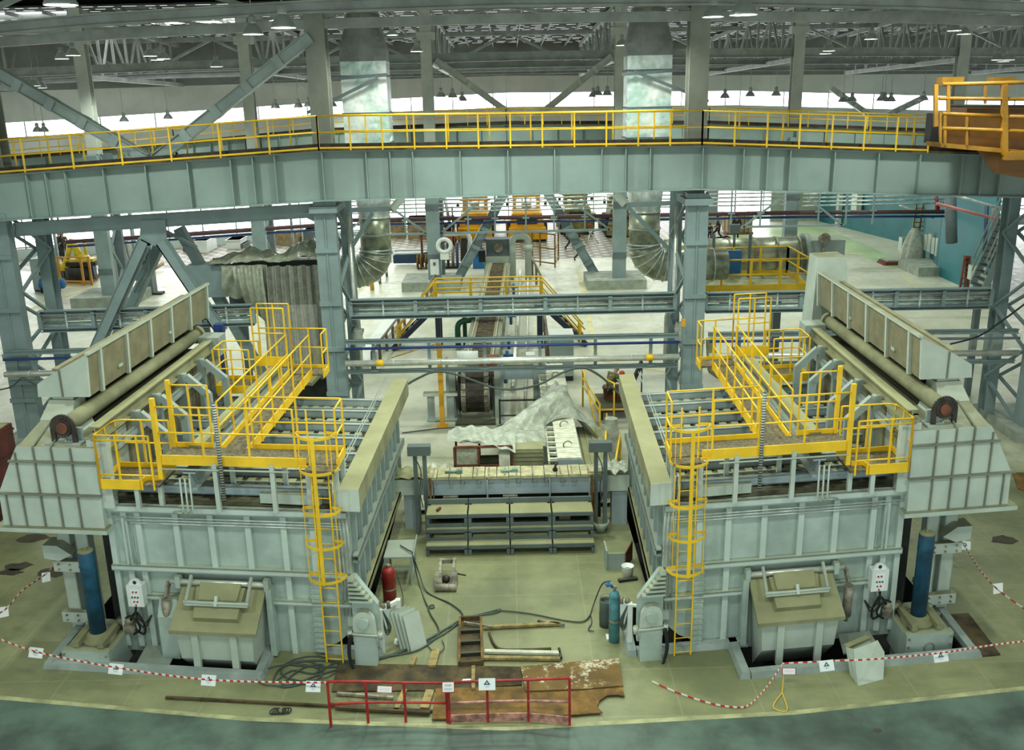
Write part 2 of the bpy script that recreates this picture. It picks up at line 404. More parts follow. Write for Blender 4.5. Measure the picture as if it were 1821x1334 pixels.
for k in range(42):
    x = -41 + k * 2.0; b = MB(); b.bar((x, 55.3, 15.7), (x, 85.5, 14.73), .06, .2)
    tag(b.make('roof_purlin', 'truss'), 'grey purlin running away from the viewer under the far roof deck', 'purlin', 'purlins under the far roof')
for i, (x0, x1, yy) in enumerate(((-32, -24, 57.2), (-30, -19, 58.8), (-27, -17, 60.3), (-24.5, -16, 61.8), (-30, -25, 62.0), (-22, -14, 63.5))):
    z = 15.9 - (yy - 55) / 31 - .03; b = MB(); b.box(x0, x1, yy - .35, yy + .35, z - .02, z + .02)
    struct(b.make('window_%d' % (i + 11), 'sky'))

# ---------------------------------------------------------------- columns
def near_column(X, Y, lab, top=13.9, base=True, w=.66, flip=1):
    r = thing('lattice_column', lab, 'column', (X, Y, 0))
    f = MB(); f.box(X - w / 2, X + w / 2, Y - .12, Y - .08, 0, 7.9); f.box(X - w / 2, X - w / 2 + .04, Y - .08, Y + .25, 0, 7.9); f.box(X + w / 2 - .04, X + w / 2, Y - .08, Y + .25, 0, 7.9)
    f.box(X - .02, X + .02, Y - .16, Y - .12, 0, 7.9); f.make('front_leg', 'column', r)
    f = MB(); f.ibeam((X + .1 * flip, Y + 1.5, 0), (X + .1 * flip, Y + 1.5, 7.9), .5, .34, up=(0, 1, 0)); f.make('rear_leg', 'column', r)
    l = MB(); z = .4; s = 0
    while z < 7.2:
        for dx in (-w / 2 + .03, w / 2 - .03):
            a, c = (X + dx, Y + .2, z), (X + dx * .6 + .1 * flip, Y + 1.35, z + 1.2)
            if s: a, c = (X + dx * .6 + .1 * flip, Y + 1.35, z), (X + dx, Y + .2, z + 1.2)
            l.bar(a, c, .07, .1, up=(1, 0, 0))
        z += 1.2; s = 1 - s
    l.make('lacing', 'column', r)
    p = MB()
    for z in (1.6, 3.1, 4.6, 6.3, 7.6): p.box(X - w / 2 - .02, X + w / 2 + .02, Y - .19, Y - .1, z, z + .14)
    p.make('splice_plate', 'column', r)
    h = MB(); h.box(X - w / 2 - .1, X + w / 2 + .1, Y - .3, Y + 1.7, 7.55, 7.75); h.make('column_head', 'column', r)
    u = MB(); u.ibeam((X, Y + .75, 7.7), (X, Y + .75, top), .62, .6, .05, .03, up=(0, 1, 0)); u.make('upper_shaft', 'column2', r)
    if base:
        p = MB(); p.box(X - .8, X + .8, Y - .8, Y + 2.2, 0, .35); p.make('plinth', 'concrete', r)
    return r
M['column2'] = mat('beige grey upper column', (138, 141, 132), .6, var=.08)
M['column3'] = mat('pale far column', (176, 180, 174), .6, var=.06)
near_column(-16.0, 30, 'grey lattice column at the left edge of the photo, behind the red container', w=.8, flip=7)
near_column(-5.72, 30, 'grey lattice column left of centre, in front of the plastic sheeting', flip=4)
near_column(5.88, 30, 'grey lattice column right of centre, behind the right furnace walkway', flip=-4)
near_column(16.75, 29.2, 'grey lattice column at the right edge of the photo on a concrete plinth', w=.8, flip=-7)
def far_column(X, lab, Y=57):
    r = thing('far_column', lab, 'column', (X, Y, 0))
    f = MB(); f.box(X - .38, X + .38, Y - .2, Y + .2, 0, 8.2); f.make('front_leg', 'column', r)
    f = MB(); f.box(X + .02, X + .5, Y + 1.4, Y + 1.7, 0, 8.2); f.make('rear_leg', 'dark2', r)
    l = MB(); z = .5; s = 0
    while z < 7.5:
        a, c = (X + .3, Y + .2, z), (X + .3, Y + 1.4, z + 1.3)
        if s: a, c = (X + .3, Y + 1.4, z), (X + .3, Y + .2, z + 1.3)
        l.bar(a, c, .1, .12, up=(1, 0, 0)); z += 1.3; s = 1 - s
    l.make('lacing', 'column', r)
    p = MB()
    for z in (1.7, 4.6, 5.8): p.box(X - .4, X + .4, Y - .23, Y - .2, z, z + .35)
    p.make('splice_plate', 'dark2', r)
    u = MB(); u.ibeam((X, Y + .6, 8.2), (X, Y + .6, 15.7), .6, .62, .05, .03, up=(0, 1, 0)); u.box(X - .5, X + .5, Y + .25, Y + .9, 13.9, 14.3); u.make('upper_shaft', 'column3', r)
    p = MB(); p.box(X - 1.9, X + 1.5, Y - .9, Y + 2.2, 0, .55); p.make('plinth', 'concrete', r)
    return r
M['dark2'] = mat('dark grey steel', (96, 108, 112), .6, var=.1)  # darker grey than the column paint
for X, lab in ((-22.5, 'far row column beside the yellow robot fence'), (-14.6, 'far row column above the heap of plastic sheeting'), (-4.4, 'far row column with a white switch box, left of the conveyor'),
               (6.35, 'far row column on a plinth right of the walking man'), (16.75, 'far row column behind the pipe platform, with tied cables'), (26.2, 'far row column by the teal building')):
    far_column(X, lab, {-22.5: 53.0, -14.6: 56, 6.35: 55.0, -4.4: 55.6}.get(X, 57))
# ---------------------------------------------------------------- crane runway girders
def girder(A, Bn, Y, lab, grp, stiff, name='crane_runway_girder', Y1=None):
    # A, Bn: (X, ztop, zbot)
    Y1 = Y if Y1 is None else Y1
    r = thing(name, lab, 'girder', ((A[0] + Bn[0]) / 2, Y, (A[2] + Bn[2]) / 2), grp)
    P = lambda t, k, dy: (A[0] + (Bn[0] - A[0]) * t, Y + (Y1 - Y) * t + dy, (A[1] * (1 - t) + Bn[1] * t) if k else (A[2] * (1 - t) + Bn[2] * t))
    q = lambda t, k, dy, dz: Vector(P(t, k, dy)) + Vector((0, 0, dz))
    w = MB(); w.hexa([q(0, 0, -.015, 0), q(1, 0, -.015, 0), q(1, 0, .015, 0), q(0, 0, .015, 0)], [q(0, 1, -.015, 0), q(1, 1, -.015, 0), q(1, 1, .015, 0), q(0, 1, .015, 0)]); w.make('web', 'girder', r)
    for k, n_ in ((0, 'bottom_flange'), (1, 'top_flange')):
        f = MB(); hw = .25; f.hexa([q(0, k, -hw, -.02), q(1, k, -hw, -.02), q(1, k, hw, -.02), q(0, k, hw, -.02)], [q(0, k, -hw, .02), q(1, k, -hw, .02), q(1, k, hw, .02), q(0, k, hw, .02)]); f.make(n_, 'girder', r)
    for t in stiff:
        s = MB(); a, c = q(t, 0, -.12, .03), q(t, 1, -.12, -.03); s.bar(a, c, .03, .22, up=(0, 1, 0)); s.make('stiffener', 'girder', r)
    d = MB(); d.hexa([q(0, 1, -.3, .02), q(1, 1, -.3, .02), q(1, 1, .9, .02), q(0, 1, .9, .02)], [q(0, 1, -.3, .08), q(1, 1, -.3, .08), q(1, 1, .9, .08), q(0, 1, .9, .08)]); d.make('walkway_plate', 'rustdark', r)
    d = MB(); d.bar(q(0, 1, .0, .15), q(1, 1, .0, .15), .08, .14); d.make('crane_rail', 'chain', r)
    return r
GN = [(-17.5, 8.80, 7.48), (-5.65, 9.42, 7.95), (5.85, 9.34, 8.06), (17.8, 8.72, 7.52)]
def frac(pxs, A, B_, Y): return [max(.005, min(.995, (pd(x, 320, Y).x - A[0]) / (B_[0] - A[0]))) for x in pxs]
girder(GN[0], GN[1], 29.75, 'grey crane runway girder span at the left, left of the first duct', None, frac((53, 87, 122, 190, 265, 340, 416, 455, 494), GN[0], GN[1], 29.75))
girder(GN[1], GN[2], 29.75, 'grey crane runway girder middle span over the conveyor', None, frac((578, 655, 697, 737, 820, 904, 986, 1069, 1111, 1154), GN[1], GN[2], 29.75))
girder(GN[2], GN[3], 29.75, 'grey crane runway girder span at the right, under the ochre crane', None, frac((1237, 1318, 1360, 1400, 1478, 1555, 1628, 1703, 1738, 1772), GN[2], GN[3], 29.75))
FG = [pd(x, y, 57) for x, y in ((-60, 262), (310, 230), (557, 206), (900, 193), (1260, 192), (1680, 207), (1850, 215))]
FGn = [(p_.x, p_.z - .92, p_.z - 2.1) for p_ in FG]
for i, (a, c) in enumerate(zip(FGn, FGn[1:])):
    girder(a, c, 57, ['far crane runway girder span at the far left', 'far crane runway girder span above the left V braces', 'far crane runway girder span behind the left duct', 'far crane runway girder span left of the right duct', 'far crane runway girder span right of the right duct', 'far crane runway girder span behind the ochre crane'][i], None, [k / 8 for k in range(9)], 'far_runway_girder')

# ---------------------------------------------------------------- railings
def railing(name, lab, path, h=1.0, step=1.2, mats='yellow', mids=(.5,), toe=.05, grp=None, r=.02, post_w=.045, cat='railing', deck_dx=0):
    path = [Vector(p) for p in path]
    root = thing(name, lab, cat, tuple(path[0]), grp)
    up = Vector((0, 0, 1))
    t = MB(); t.tube(rnd_path([p + up * h for p in path], .1) if len(path) > 2 else [p + up * h for p in path], r * 1.2, 6); t.make('top_rail', mats, root)
    for m_ in mids:
        t = MB(); t.tube([p + up * h * m_ for p in path], r, 6); t.make('mid_rail', mats, root)
    if toe:
        t = MB()
        for a, c in zip(path, path[1:]): t.bar(a + up * toe / 2, c + up * toe / 2, .012, toe)
        t.make('toe_board', mats, root)
    posts = []
    for a, c in zip(path, path[1:]):
        n = max(1, round((c - a).length / step)); posts += [lerp(a, c, k / n) for k in range(n)]
    posts.append(path[-1])
    for p in posts:
        t = MB(); t.bar(p - up * .05, p + up * h, post_w, post_w, up=(0, 1, 0)); t.make('post', mats, root)
    return root
g = lambda n_, dy, dz=.08: (n_[0], 29.75 + dy, n_[1] + dz)
railing('runway_railing', 'yellow front railing on the left span of the near crane runway', [g(GN[0], -.28), g(GN[1], -.28)], .95, 1.45)
railing('runway_railing', 'yellow front railing on the middle span of the near crane runway', [g(GN[1], -.28), g(GN[2], -.28)], .95, 1.0)
xr = pd(1650, 255, 29.5).x; tr = (xr - GN[2][0]) / (GN[3][0] - GN[2][0])
GE = (xr, GN[2][1] * (1 - tr) + GN[3][1] * tr)
railing('runway_railing', 'yellow front railing on the right near runway span, ending at the ochre crane', [g(GN[2], -.28), g(GE, -.28)], .95, 1.0)
railing('runway_railing', 'yellow back railing on the left span of the near crane runway, behind the V braces', [g(GN[0], .85), g(GN[1], .85)], .95, 1.1, toe=0)
railing('runway_railing', 'yellow back railing on the middle span of the near crane runway', [g(GN[1], .85), g(GN[2], .85)], .95, 1.25, toe=0)
railing('runway_railing', 'yellow back railing on the right span of the near crane runway', [g(GN[2], .85), g(GE, .85)], .95, 1.25, toe=0)
for i, (a, c) in enumerate(zip(FGn, FGn[1:])):
    railing('far_runway_railing', ['yellow railing on the far crane runway at the far left', 'yellow railing on the far crane runway above the left V braces', 'yellow railing on the far crane runway behind the left duct', 'yellow railing on the far crane runway between duct and centre', 'yellow railing on the far crane runway right of the right duct', 'yellow railing on the far crane runway behind the ochre crane'][i],
            [(a[0], 56.7, a[1] + .1), (c[0], 56.7, c[1] + .1)], .85, 1.1, toe=0, r=.03)

# ---------------------------------------------------------------- braces
def brace(name, lab, a, c, w, h, m='column', parts=True):
    root = thing(name, lab, 'brace', tuple(lerp(a, c, .5)))
    d = (Vector(c) - Vector(a)).normalized(); s = d.cross(Vector((0, 1, 0))).normalized()
    b = MB(); b.chan(a, c, h, w, .03, 1, up=s); b.bar(Vector(a) - s * 0, c, w * .6, h * .92, up=s); b.make('channel', m, root)
    n = 5
    for k in range(1, n):
        b = MB(); p = lerp(a, c, k / n); b.bar(p - d * .12, p + d * .12, w * 1.08, h * 1.06, up=s); b.make('batten_plate', m, root)
    return root
brace('diagonal_brace', 'grey diagonal brace rising left from the near runway at the upper left', pd(262, 283, 30.4), pd(-25, 118, 30.4), .34, .36, 'steel')
brace('diagonal_brace', 'grey diagonal brace rising right to the left duct column', pd(278, 283, 30.4), pd(552, 66, 30.4), .34, .36, 'steel')
brace('diagonal_brace', 'far diagonal brace descending right from the column left of centre', pd(775, 107, 57.4), pd(925, 215, 57.4), .36, .36, 'column3')
brace('diagonal_brace', 'far diagonal brace descending left from the column right of centre', pd(1088, 100, 57.4), pd(946, 215, 57.4), .36, .36, 'column3')
brace('diagonal_brace', 'farthest diagonal brace descending right across the high windows at right', pd(1478, 157, 79), pd(1548, 206, 79), .4, .4, 'column3')
brace('diagonal_brace', 'farthest diagonal brace descending left across the high windows at right', pd(1642, 174, 78.5), pd(1575, 206, 79), .4, .4, 'column3')
brace('floor_brace', 'grey leaning brace crossing in front of the left loader', pd(897, 343, 57.2), pd(812, 500, 57.2), .55, .55)
brace('floor_brace', 'grey leaning brace left of the right far column plinth', pd(972, 340, 57.2), pd(1064, 498, 57.2), .55, .55)
# lower left portal: crossbeam, gusset, four raking legs
pr = thing('portal_brace', 'grey portal bracing with big gusset plate and raking legs at the left', 'brace', tuple(pd(275, 400, 30.3)))
b = MB(); b.ibeam(pd(28, 408, 30.3), pd(562, 374, 30.3), .42, .3, .03, .25); b.make('crossbeam', 'column', pr)
b = MB(); b.prism([pd(x, y, 30.1) for x, y in ((250, 392), (294, 390), (296, 425), (283, 437), (260, 437), (248, 425))], (0, .06, 0)); b.make('gusset_plate', 'column', pr)
for a, c, w in (((258, 428), (95, 790), .42), ((288, 430), (395, 590), .36)):
    b = MB(); p0, p1 = pd(*a, 30.15), pd(*c, 30.15); b.chan(p0, p1, w, .3, .04, 1, up=(0, 1, 0)); b.bar(p0, p1, w, .1, up=(0, 1, 0)); b.make('raking_leg', 'column', pr)
for a, c, w in (((288, 428), (125, 780), .4), ((318, 405), (475, 680), .36)):
    b = MB(); p0, p1 = pd(*a, 31.4), pd(*c, 31.4); b.bar(p0, p1, .3, w, up=(0, 1, 0)); b.make('raking_leg', 'column', pr)
b = MB()
for a, c in (((264, 440), (262, 480)), ((262, 480), (240, 520)), ((262, 450), (240, 498)), ((292, 410), (350, 440)), ((252, 445), (256, 470))): b.bar(pd(*a, 30.9), pd(*c, 30.9), .1, .1)
b.make('lacing', 'column', pr)
b = MB(); b.prism([pd(x, y, 30.1) for x, y in ((541, 378), (562, 374), (562, 396), (541, 386))], (0, .06, 0)); b.make('end_gusset', 'column', pr)
b = MB(); b.prism([pd(x, y, 30.1) for x, y in ((8, 400), (26, 400), (26, 420), (8, 430))], (0, .06, 0)); b.make('end_gusset', 'column', pr)

# ---------------------------------------------------------------- roof steel
def truss_y(X, y0, y1, zb0, zb1, zt0, zt1, lab):
    r = thing('roof_truss', lab, 'truss', (X, (y0 + y1) / 2, zb0))
    b = MB(); b.bar((X, y0, zb0), (X, y1, zb1), .3, .26); b.make('bottom_chord', 'truss', r)
    b = MB(); b.bar((X, y0, zt0), (X, y1, zt1), .3, .26); b.make('top_chord', 'truss', r)
    b = MB(); n = 9
    for k in range(n + 1):
        t = k / n; y = y0 + (y1 - y0) * t; B0, T0 = zb0 + (zb1 - zb0) * t, zt0 + (zt1 - zt0) * t
        b.bar((X, y, B0), (X, y, T0), .14, .14, up=(0, 1, 0))
        if k < n:
            y2 = y0 + (y1 - y0) * (k + 1) / n; b.bar((X, y, B0 if k % 2 else T0), (X, y2, T0 if k % 2 else B0), .12, .12, up=(1, 0, 0))
    b.make('web_members', 'truss', r); return r
for X, lab in ((-34, 'roof truss over the far left column running away from view'), (-24.1, 'roof truss in line with the robot column'), (-14.6, 'roof truss in line with the column left of the left duct'), (-4.3, 'roof truss bounding the middle roof bay on the left'), (6.3, 'roof truss bounding the middle roof bay on the right'), (16.7, 'roof truss rising right of the right duct'), (26.2, 'roof truss above the ochre crane'), (36, 'outermost roof truss at the right')):
    k_ = abs(X) / 34
    truss_y(X, 57.8, 84.5 if abs(X) < 20 else 77, 12.85 - .7 * k_, 12.5 - .7 * k_, 15.55, 14.7, lab)
def truss_x(Y, zt, zb, x0, x1, n, lab, name='longitudinal_truss', w=.28, drop=0):
    r = thing(name, lab, 'truss', ((x0 + x1) / 2, Y, zb))
    Z = lambda x, z: z - drop * (x / 17) ** 2 * .5
    xs = [x0 + (x1 - x0) * k / n for k in range(n + 1)]
    for z, nm in ((zt, 'top_chord'), (zb, 'bottom_chord')):
        b = MB()
        for a, c in zip(xs, xs[1:]): b.bar((a, Y, Z(a, z)), (c, Y, Z(c, z)), w, w)
        b.make(nm, 'truss', r)
    b = MB()
    for k, (a, c) in enumerate(zip(xs, xs[1:])):
        b.bar((a, Y, Z(a, zb if k % 2 else zt)), (c, Y, Z(c, zt if k % 2 else zb)), .16, .16, up=(0, 1, 0))
    b.make('web_members', 'truss', r)
    return r
truss_x(57.2, 15.65, 14.85, -42, 42, 16, 'far longitudinal truss with V diagonals just under the corrugated roof')
truss_x(71, 15.0, 12.6, -31, 42, 14, 'longitudinal truss deep in the far bay')
truss_x(30.6, 15.2, 13.15, -24, 24, 8, 'near longitudinal truss along the top edge of the photo', drop=.9)
def roof_girder(Y, z, h, x0, x1, lab, m='truss', drop=0):
    n = 8; b = MB()
    for k in range(n):
        a, c = x0 + (x1 - x0) * k / n, x0 + (x1 - x0) * (k + 1) / n
        b.ibeam((a, Y, z - drop * (a / 17) ** 2), (c, Y, z - drop * (c / 17) ** 2), h, .3, .05, .06)
    return tag(b.make('roof_girder', m), lab, 'girder')
roof_girder(57.6, 13.0, .5, -40, 40, 'long grey girder joining the far columns under the roof', drop=.12)
roof_girder(64, 12.7, .35, -40, 40, 'thinner long girder behind the far column girder', drop=.12)
roof_girder(76, 12.5, .3, -45, 45, 'long girder nearest the far wall', drop=.1)
roof_girder(29.4, 13.55, .35, -24, 24, 'girder at the very top edge of the photo over the ducts', drop=.62)
for i, (x, y, Y) in enumerate(((445, 10, 40), (800, 5, 40), (1260, 8, 40), (1620, 15, 40))): pass

# ---------------------------------------------------------------- hanging lamps
def make_lamp():
    r = thing('pendant_lamp', 'l', 'lamp', (0, 0, 0))
    b = MB(); b.lathe((0, 0, 0), [(.27, -.02), (.275, 0), (.26, .03), (.19, .16), (.12, .24), (.09, .27)], 18); b.make('lamp_shade', 'lamp', r)
    b = MB(); b.lathe((0, 0, 0), [(.09, .27), (.10, .3), (.10, .42), (.07, .46), (.0, .47)], 12); b.make('ballast_housing', 'truss', r)
    b = MB(); b.lathe((0, 0, 0), [(0, -.005), (.25, -.005), (.255, .01), (.1, .03), (0, .03)], 18); b.make('lamp_lens', 'lampglow', r)
    b = MB(); b.cyl((0, 0, .46), (0, 0, 1.7), .014, 6); b.make('suspension_rod', 'truss', r)
    return r
LAMP0 = make_lamp(); used_l = [0]
LAMPS = []
def lamp(x, y, Y, lab, grp, sc=1.0):
    p = pd(x, y, Y)
    if not used_l[0]:
        used_l[0] = 1; o = LAMP0; o.location = p; o['label'] = lab
    else: o = copytree(LAMP0, p, lab)
    o.scale = (sc, sc, sc); o['group'] = grp; LAMPS.append(p); return o
for x, y, Y, lab in ((108, 7, 17, 'largest lamp, cut by the top edge at the far left'), (450, 60, 27, 'lamp just left of the tall left column, the left one of two'), (504, 48, 22, 'big dark shaded lamp touching the tall left column'), (1268, 29, 26, 'lamp just right of the right tall column, left of the biggest right lamp'), (1322, 25, 20, 'biggest lamp at the upper right of the right column')):
    lamp(x, y, Y, lab, 'lit lamps nearest the camera')
mid = [(110, 104, 41, 'left one of the pair of lamps at the upper left'), (130, 98, 39, 'right one of the pair of lamps at the upper left'), (267, 99, 41, 'left one of three lamps over the left girder'), (280, 106, 43, 'lowest of three lamps over the left girder'), (291, 104, 42, 'right one of three lamps over the left girder'),
       (385, 118, 44, 'single bright lamp left of the left column'), (61, 152, 46, 'upper one of two lamps at the left edge'), (73, 156, 47, 'lower one of two lamps at the left edge'), (620, 47, 46, 'lamp half behind the left duct top'), (698, 62, 50, 'dim lamp just right of the left duct top'), (741, 91, 44, 'single bright lamp right of the left duct'),
       (1106, 80, 46, 'lamp peeping out left of the right duct'), (1181, 34, 42, 'bright lamp just right of the right duct top'), (1468, 95, 47, 'lower of two lamps in the middle of the right roof'), (1474, 90, 45, 'upper of two lamps in the middle of the right roof'), (1549, 69, 44, 'single grey lamp beside a gusset at the right'),
       (1697, 54, 40, 'left of two bright lamps high at the right'), (1714, 60, 41, 'right of two bright lamps high at the right'), (1774, 106, 45, 'left of three lamps at the right edge'), (1784, 109, 46, 'middle of three lamps at the right edge'), (1793, 106, 44, 'right of three lamps at the right edge')]
for a in mid: lamp(*a, 'lit lamps in the middle distance')
far = [(67, 234, 'far lamp, left of a pair by the left window ribbon'), (79, 234, 'far lamp, right of a pair by the left window ribbon'), (221, 216, 'far lamp between the two left braces'), (299, 211, 'far lamp over the meeting of the left braces'), (490, 192, 'far lamp left of three before the tall left column'), (531, 191, 'far lamp middle of three before the tall left column'), (549, 189, 'far lamp right of three before the tall left column'), (591, 189, 'far lamp just left of the left duct'),
       (784, 172, 'far lamp left of three right of the left duct'), (805, 173, 'far lamp middle of three right of the left duct'), (822, 179, 'far lamp right of three right of the left duct'), (1055, 172, 'far lamp left of three left of the right duct'), (1063, 169, 'far lamp middle of three left of the right duct'), (1080, 169, 'far lamp right of three left of the right duct'),
       (1289, 174, 'far lamp first right of the right column'), (1334, 171, 'far lamp second right of the right column'), (1380, 170, 'far lamp third right of the right column'), (1499, 181, 'far lamp above the left farthest brace'), (1515, 180, 'far lamp beside the left farthest brace'), (1567, 179, 'far lamp left of three between the farthest braces'), (1573, 180, 'far lamp middle of three between the farthest braces'), (1584, 180, 'far lamp right of three between the farthest braces'), (1642, 178, 'far lamp at the head of the right farthest brace')]
for x, y, lab in far:
    o = lamp(x, y, 68, lab, 'small far lamps against the window ribbon', 1.25)
# ================================================================ THE TWO FURNACES
_a = math.radians(7)
FRM = {'R': (Vector((2.95, 17.25, 0)), Vector((math.cos(_a), math.sin(_a), 0)), Vector((.03, 1, 0))),
       'L': (Vector((-3.3, 17.25, 0)), Vector((-math.cos(_a), math.sin(_a), 0)), Vector((.03, 1, 0)))}
def furnace(S):
    O, U, V = FRM[S]
    T = lambda p: O + U * p[0] + V * p[1] + Vector((0, 0, p[2]))
    side = 'left' if S == 'L' else 'right'
    N = lambda: MB(T)
    W = lambda u, v, w: T(Vector((u, v, w)))
    # ------------------------------------------------ furnace proper
    r = thing('tilting_furnace', side + ' grey ribbed furnace with a slanted charging hopper at its front', 'furnace', W(2.4, 3.4, 0))
    b = N(); b.hexa([(.0, .02, .95), (5, .02, -.2), (5, 6.9, -.2), (.0, 6.9, .95)], [(0, .02, 3.2), (5, .02, 3.2), (5, 6.9, 3.2), (0, 6.9, 3.2)])
    b.make('shell', 'front', r)
    b = N(); b.prism([(0, -.03, 3.2), (5, -.03, 3.2), (5, -.03, -.15), (1.2, -.03, -.15), (.35, -.03, .28), (0, -.03, .62)], (0, .05, 0)); b.make('front_plate', 'front', r)
    for u, w0 in ((.06, .7), (.7, .1), (1.29, 0), (2.03, 0), (2.8, 0), (3.53, 0), (4.33, 0), (4.62, 0), (4.93, 0)):
        z0 = 1.9 if 1.8 < u < 3.6 else w0
        b = N(); b.box(u - .06, u + .06, -.11, -.03, z0, 3.12); b.make('stiffener', 'rib', r)
    for z, h, u0, u1 in ((1.85, .12, 0, 5), (1.2, .1, 0, 1.75), (1.2, .1, 3.6, 4.6), (3.17, .15, -.02, 5.02)):
        b = N(); b.chan((u0, -.1, z), (u1, -.1, z), h, .16, .025, 1); b.bar((u0, -.17, z), (u1, -.17, z), .02, h); b.make('channel_rail', 'rib', r)
    b = N(); b.box(.62, .82, -.16, -.11, .1, 1.9)
    for k in range(14): b.box(.61, .83, -.18, -.16, .2 + k * .125, .23 + k * .125)
    b.make('cable_tray', 'front', r)
    for z, u1 in ((2.98, 5), (2.92, 4.6), (2.86, 4.45)):
        b = N(); b.tube([(.1, -.14, z), (u1, -.14, z)] + ([(u1, -.14, 1.9)] if u1 < 4.7 else []), .014, 6); b.make('conduit', 'galv', r)
    # inner side wall ribs and dusty bottom rail
    for k in range(11):
        v = .35 + k * .62; b = N(); b.box(-.1, .01, v - .05, v + .05, .95, 3.3); b.make('side_rib', 'steel', r)
    for z in (1.0, 2.1):
        b = N(); b.chan((-.1, .1, z), (-.1, 6.9, z), .16, .14, .03, 1); b.make('side_rail', 'dusty' if z < 1.5 else 'steel', r)
    # roof: deck, cross beams, refractory hangers, inner edge beam
    b = N(); b.box(.0, 5, .0, 6.9, 3.2, 3.26); b.make('roof_deck', 'roofdeck', r)
    vs = [.2, 1.15, 2.1, 3.05, 4.0, 4.95, 5.85]
    for k, v in enumerate(vs):
        b = N(); b.chan((.12, v, 3.5), (4.75, v, 3.5), .18, .16, .025, 1); b.bar((.12, v - .07, 3.5), (4.75, v - .07, 3.5), .02, .18); b.make('roof_beam', 'beamblue', r)
        if k < 6:
            h = N(); h2 = N(); n = 15
            for j in range(n):
                u = .45 + j * .29
                h.box(u - .09, u + .08, v + .2, v + .8, 3.38, 3.43); h2.box(u + .08, u + .2, v + .2, v + .8, 3.27, 3.33)
            h.make('hanger_strip', 'dusty', r); h2.make('roof_gap', 'dark', r)
            h = N(); h.bar((.3, v + .5, 3.46), (4.6, v + .5, 3.46), .04, .04); h.make('hanger_rod', 'beamblue', r)
    b = N(); b.box(-.34, .06, -.35, 7.0, 3.36, 3.8); b.make('edge_beam', 'dusty', r)
    b = N(); b.box(-.345, .065, -.37, -.34, 3.355, 3.805); b.make('edge_beam_end', 'hood', r)
    for du in (.18, .24):
        b = N(); b.tube([(du, .2, 3.85), (du, 6.9, 3.88)], .012, 6); b.make('roof_conduit', 'steel', r)
    for k, u in enumerate((-.02, .05, .12, .19)):
        b = N(); b.tube(rnd_path([(u + .12, .35, 3.3), (u + .12, .3, 3.75), (u + .05, -.12, 3.6 - k * .04), (u, -.14, 2.9), (u - .02, -.14, .95)], .25), .02, 6); b.make('riser_pipe', 'galv', r)
    # channel offcut lying on the roof front
    b = N(); b.chan((.5, -.05, 3.45), (1.75, .1, 3.4), .2, .16, .02, 1); b.bar((.5, -.12, 3.45), (1.75, .03, 3.4), .02, .2)
    tag(b.make('steel_channel', 'hood'), 'loose pale steel channel lying across the front of the %s furnace roof' % side, 'steel channel')
    # front corner tilting bracket with sloped ribs, trunnion and lower shoe
    b = N(); b.prism([(-.02, -.25, .35), (-.02, -.25, 1.9), (-.12, -.25, 1.9), (-.55, -.25, 1.3), (-.55, -.25, .35)], (0, .16, 0)); b.make('corner_bracket', 'front', r)
    for k in range(6):
        t = k / 6; b = N(); b.box(-.12 - .42 * t, 0, -.4, -.25, 1.86 - t * .55, 1.9 - t * .55); b.make('bracket_rib', 'front', r)
    b = N(); b.prism(arc((-.27, -.42, 1.0), .22, 0, PI, 12) + [Vector((-.52, -.42, .55)), Vector((-.03, -.42, .55))], (0, .12, 0)); b.make('trunnion_lug', 'hood', r)
    b = N(); b.cyl((-.27, -.5, 1.0), (-.27, -.3, 1.0), .11, 16); b.make('trunnion_pin', 'front', r)
    b = N(); b.prism([(-.05, -.45, .7), (-.5, -.45, .7)] + arc((-.275, -.45, .05), .225, PI, 2 * PI, 12), (0, .18, 0)); b.make('trunnion_shoe', 'front', r)
    for k in range(3):
        b = N(); o = .02 * k; b.tube(smooth_path([(-.02 + o, -.5, .75), (.02 + o, -.55, .3), (-.1, -.6, -.1 - o), (-.3, -.6, -.2 - o), (-.5 - o, -.6, -.05)]), .018, 6); b.make('hydraulic_hose', 'black', r)
    b = N(); b.tube([(-.6, -.45, .72), (.05, -.45, .74)], .03, 8)
    b.cyl((-.6, -.45, .66), (-.6, -.45, .82), .05, 8); b.cyl((.02, -.45, .66), (.02, -.45, .82), .05, 8); b.make('hydraulic_manifold', 'hood', r)
    # ------------------------------------------------ charging hopper
    b = N(); b.hexa([(1.95, -.82, .24), (3.45, -.82, .24), (3.45, -.1, -.5), (1.95, -.1, -.5)], [(1.9, -.87, .9), (3.5, -.87, .9), (3.4, -.1, 1.5), (1.8, -.1, 1.5)])
    h = b.make('charging_hopper', 'hood', r)
    b = N(); b.hexa([(1.8, -.95, .86), (3.6, -.95, .86), (3.5, -.12, 1.5), (1.75, -.12, 1.5)], [(1.8, -.95, .94), (3.6, -.95, .94), (3.5, -.12, 1.58), (1.75, -.12, 1.58)]); b.make('hopper_rim', 'dusty', h)
    q = lambda u, t, o: Vector((u, -.95 + .83 * t, .94 + .64 * t)) + Vector((0, -.57, .82)) * o
    b = N(); b.hexa([q(2.18, .2, 0), q(3.12, .2, 0), q(3.18, .85, 0), q(2.12, .85, 0)], [q(2.2, .22, .13), q(3.1, .22, .13), q(3.16, .85, .13), q(2.14, .85, .13)]); b.make('hopper_lid', 'dusty', h)
    b = N(); b.hexa([q(2.25, .55, .13), q(3.05, .55, .13), q(3.08, .9, .13), q(2.22, .9, .13)], [q(2.25, .55, .19), q(3.05, .55, .19), q(3.08, .9, .19), q(2.22, .9, .19)]); b.make('lid_plate', 'dusty', h)
    b = N()
    for u in (2.02, 3.28): b.bar(q(u, .48, .2), q(u, 1.02, .22), .05, .08)
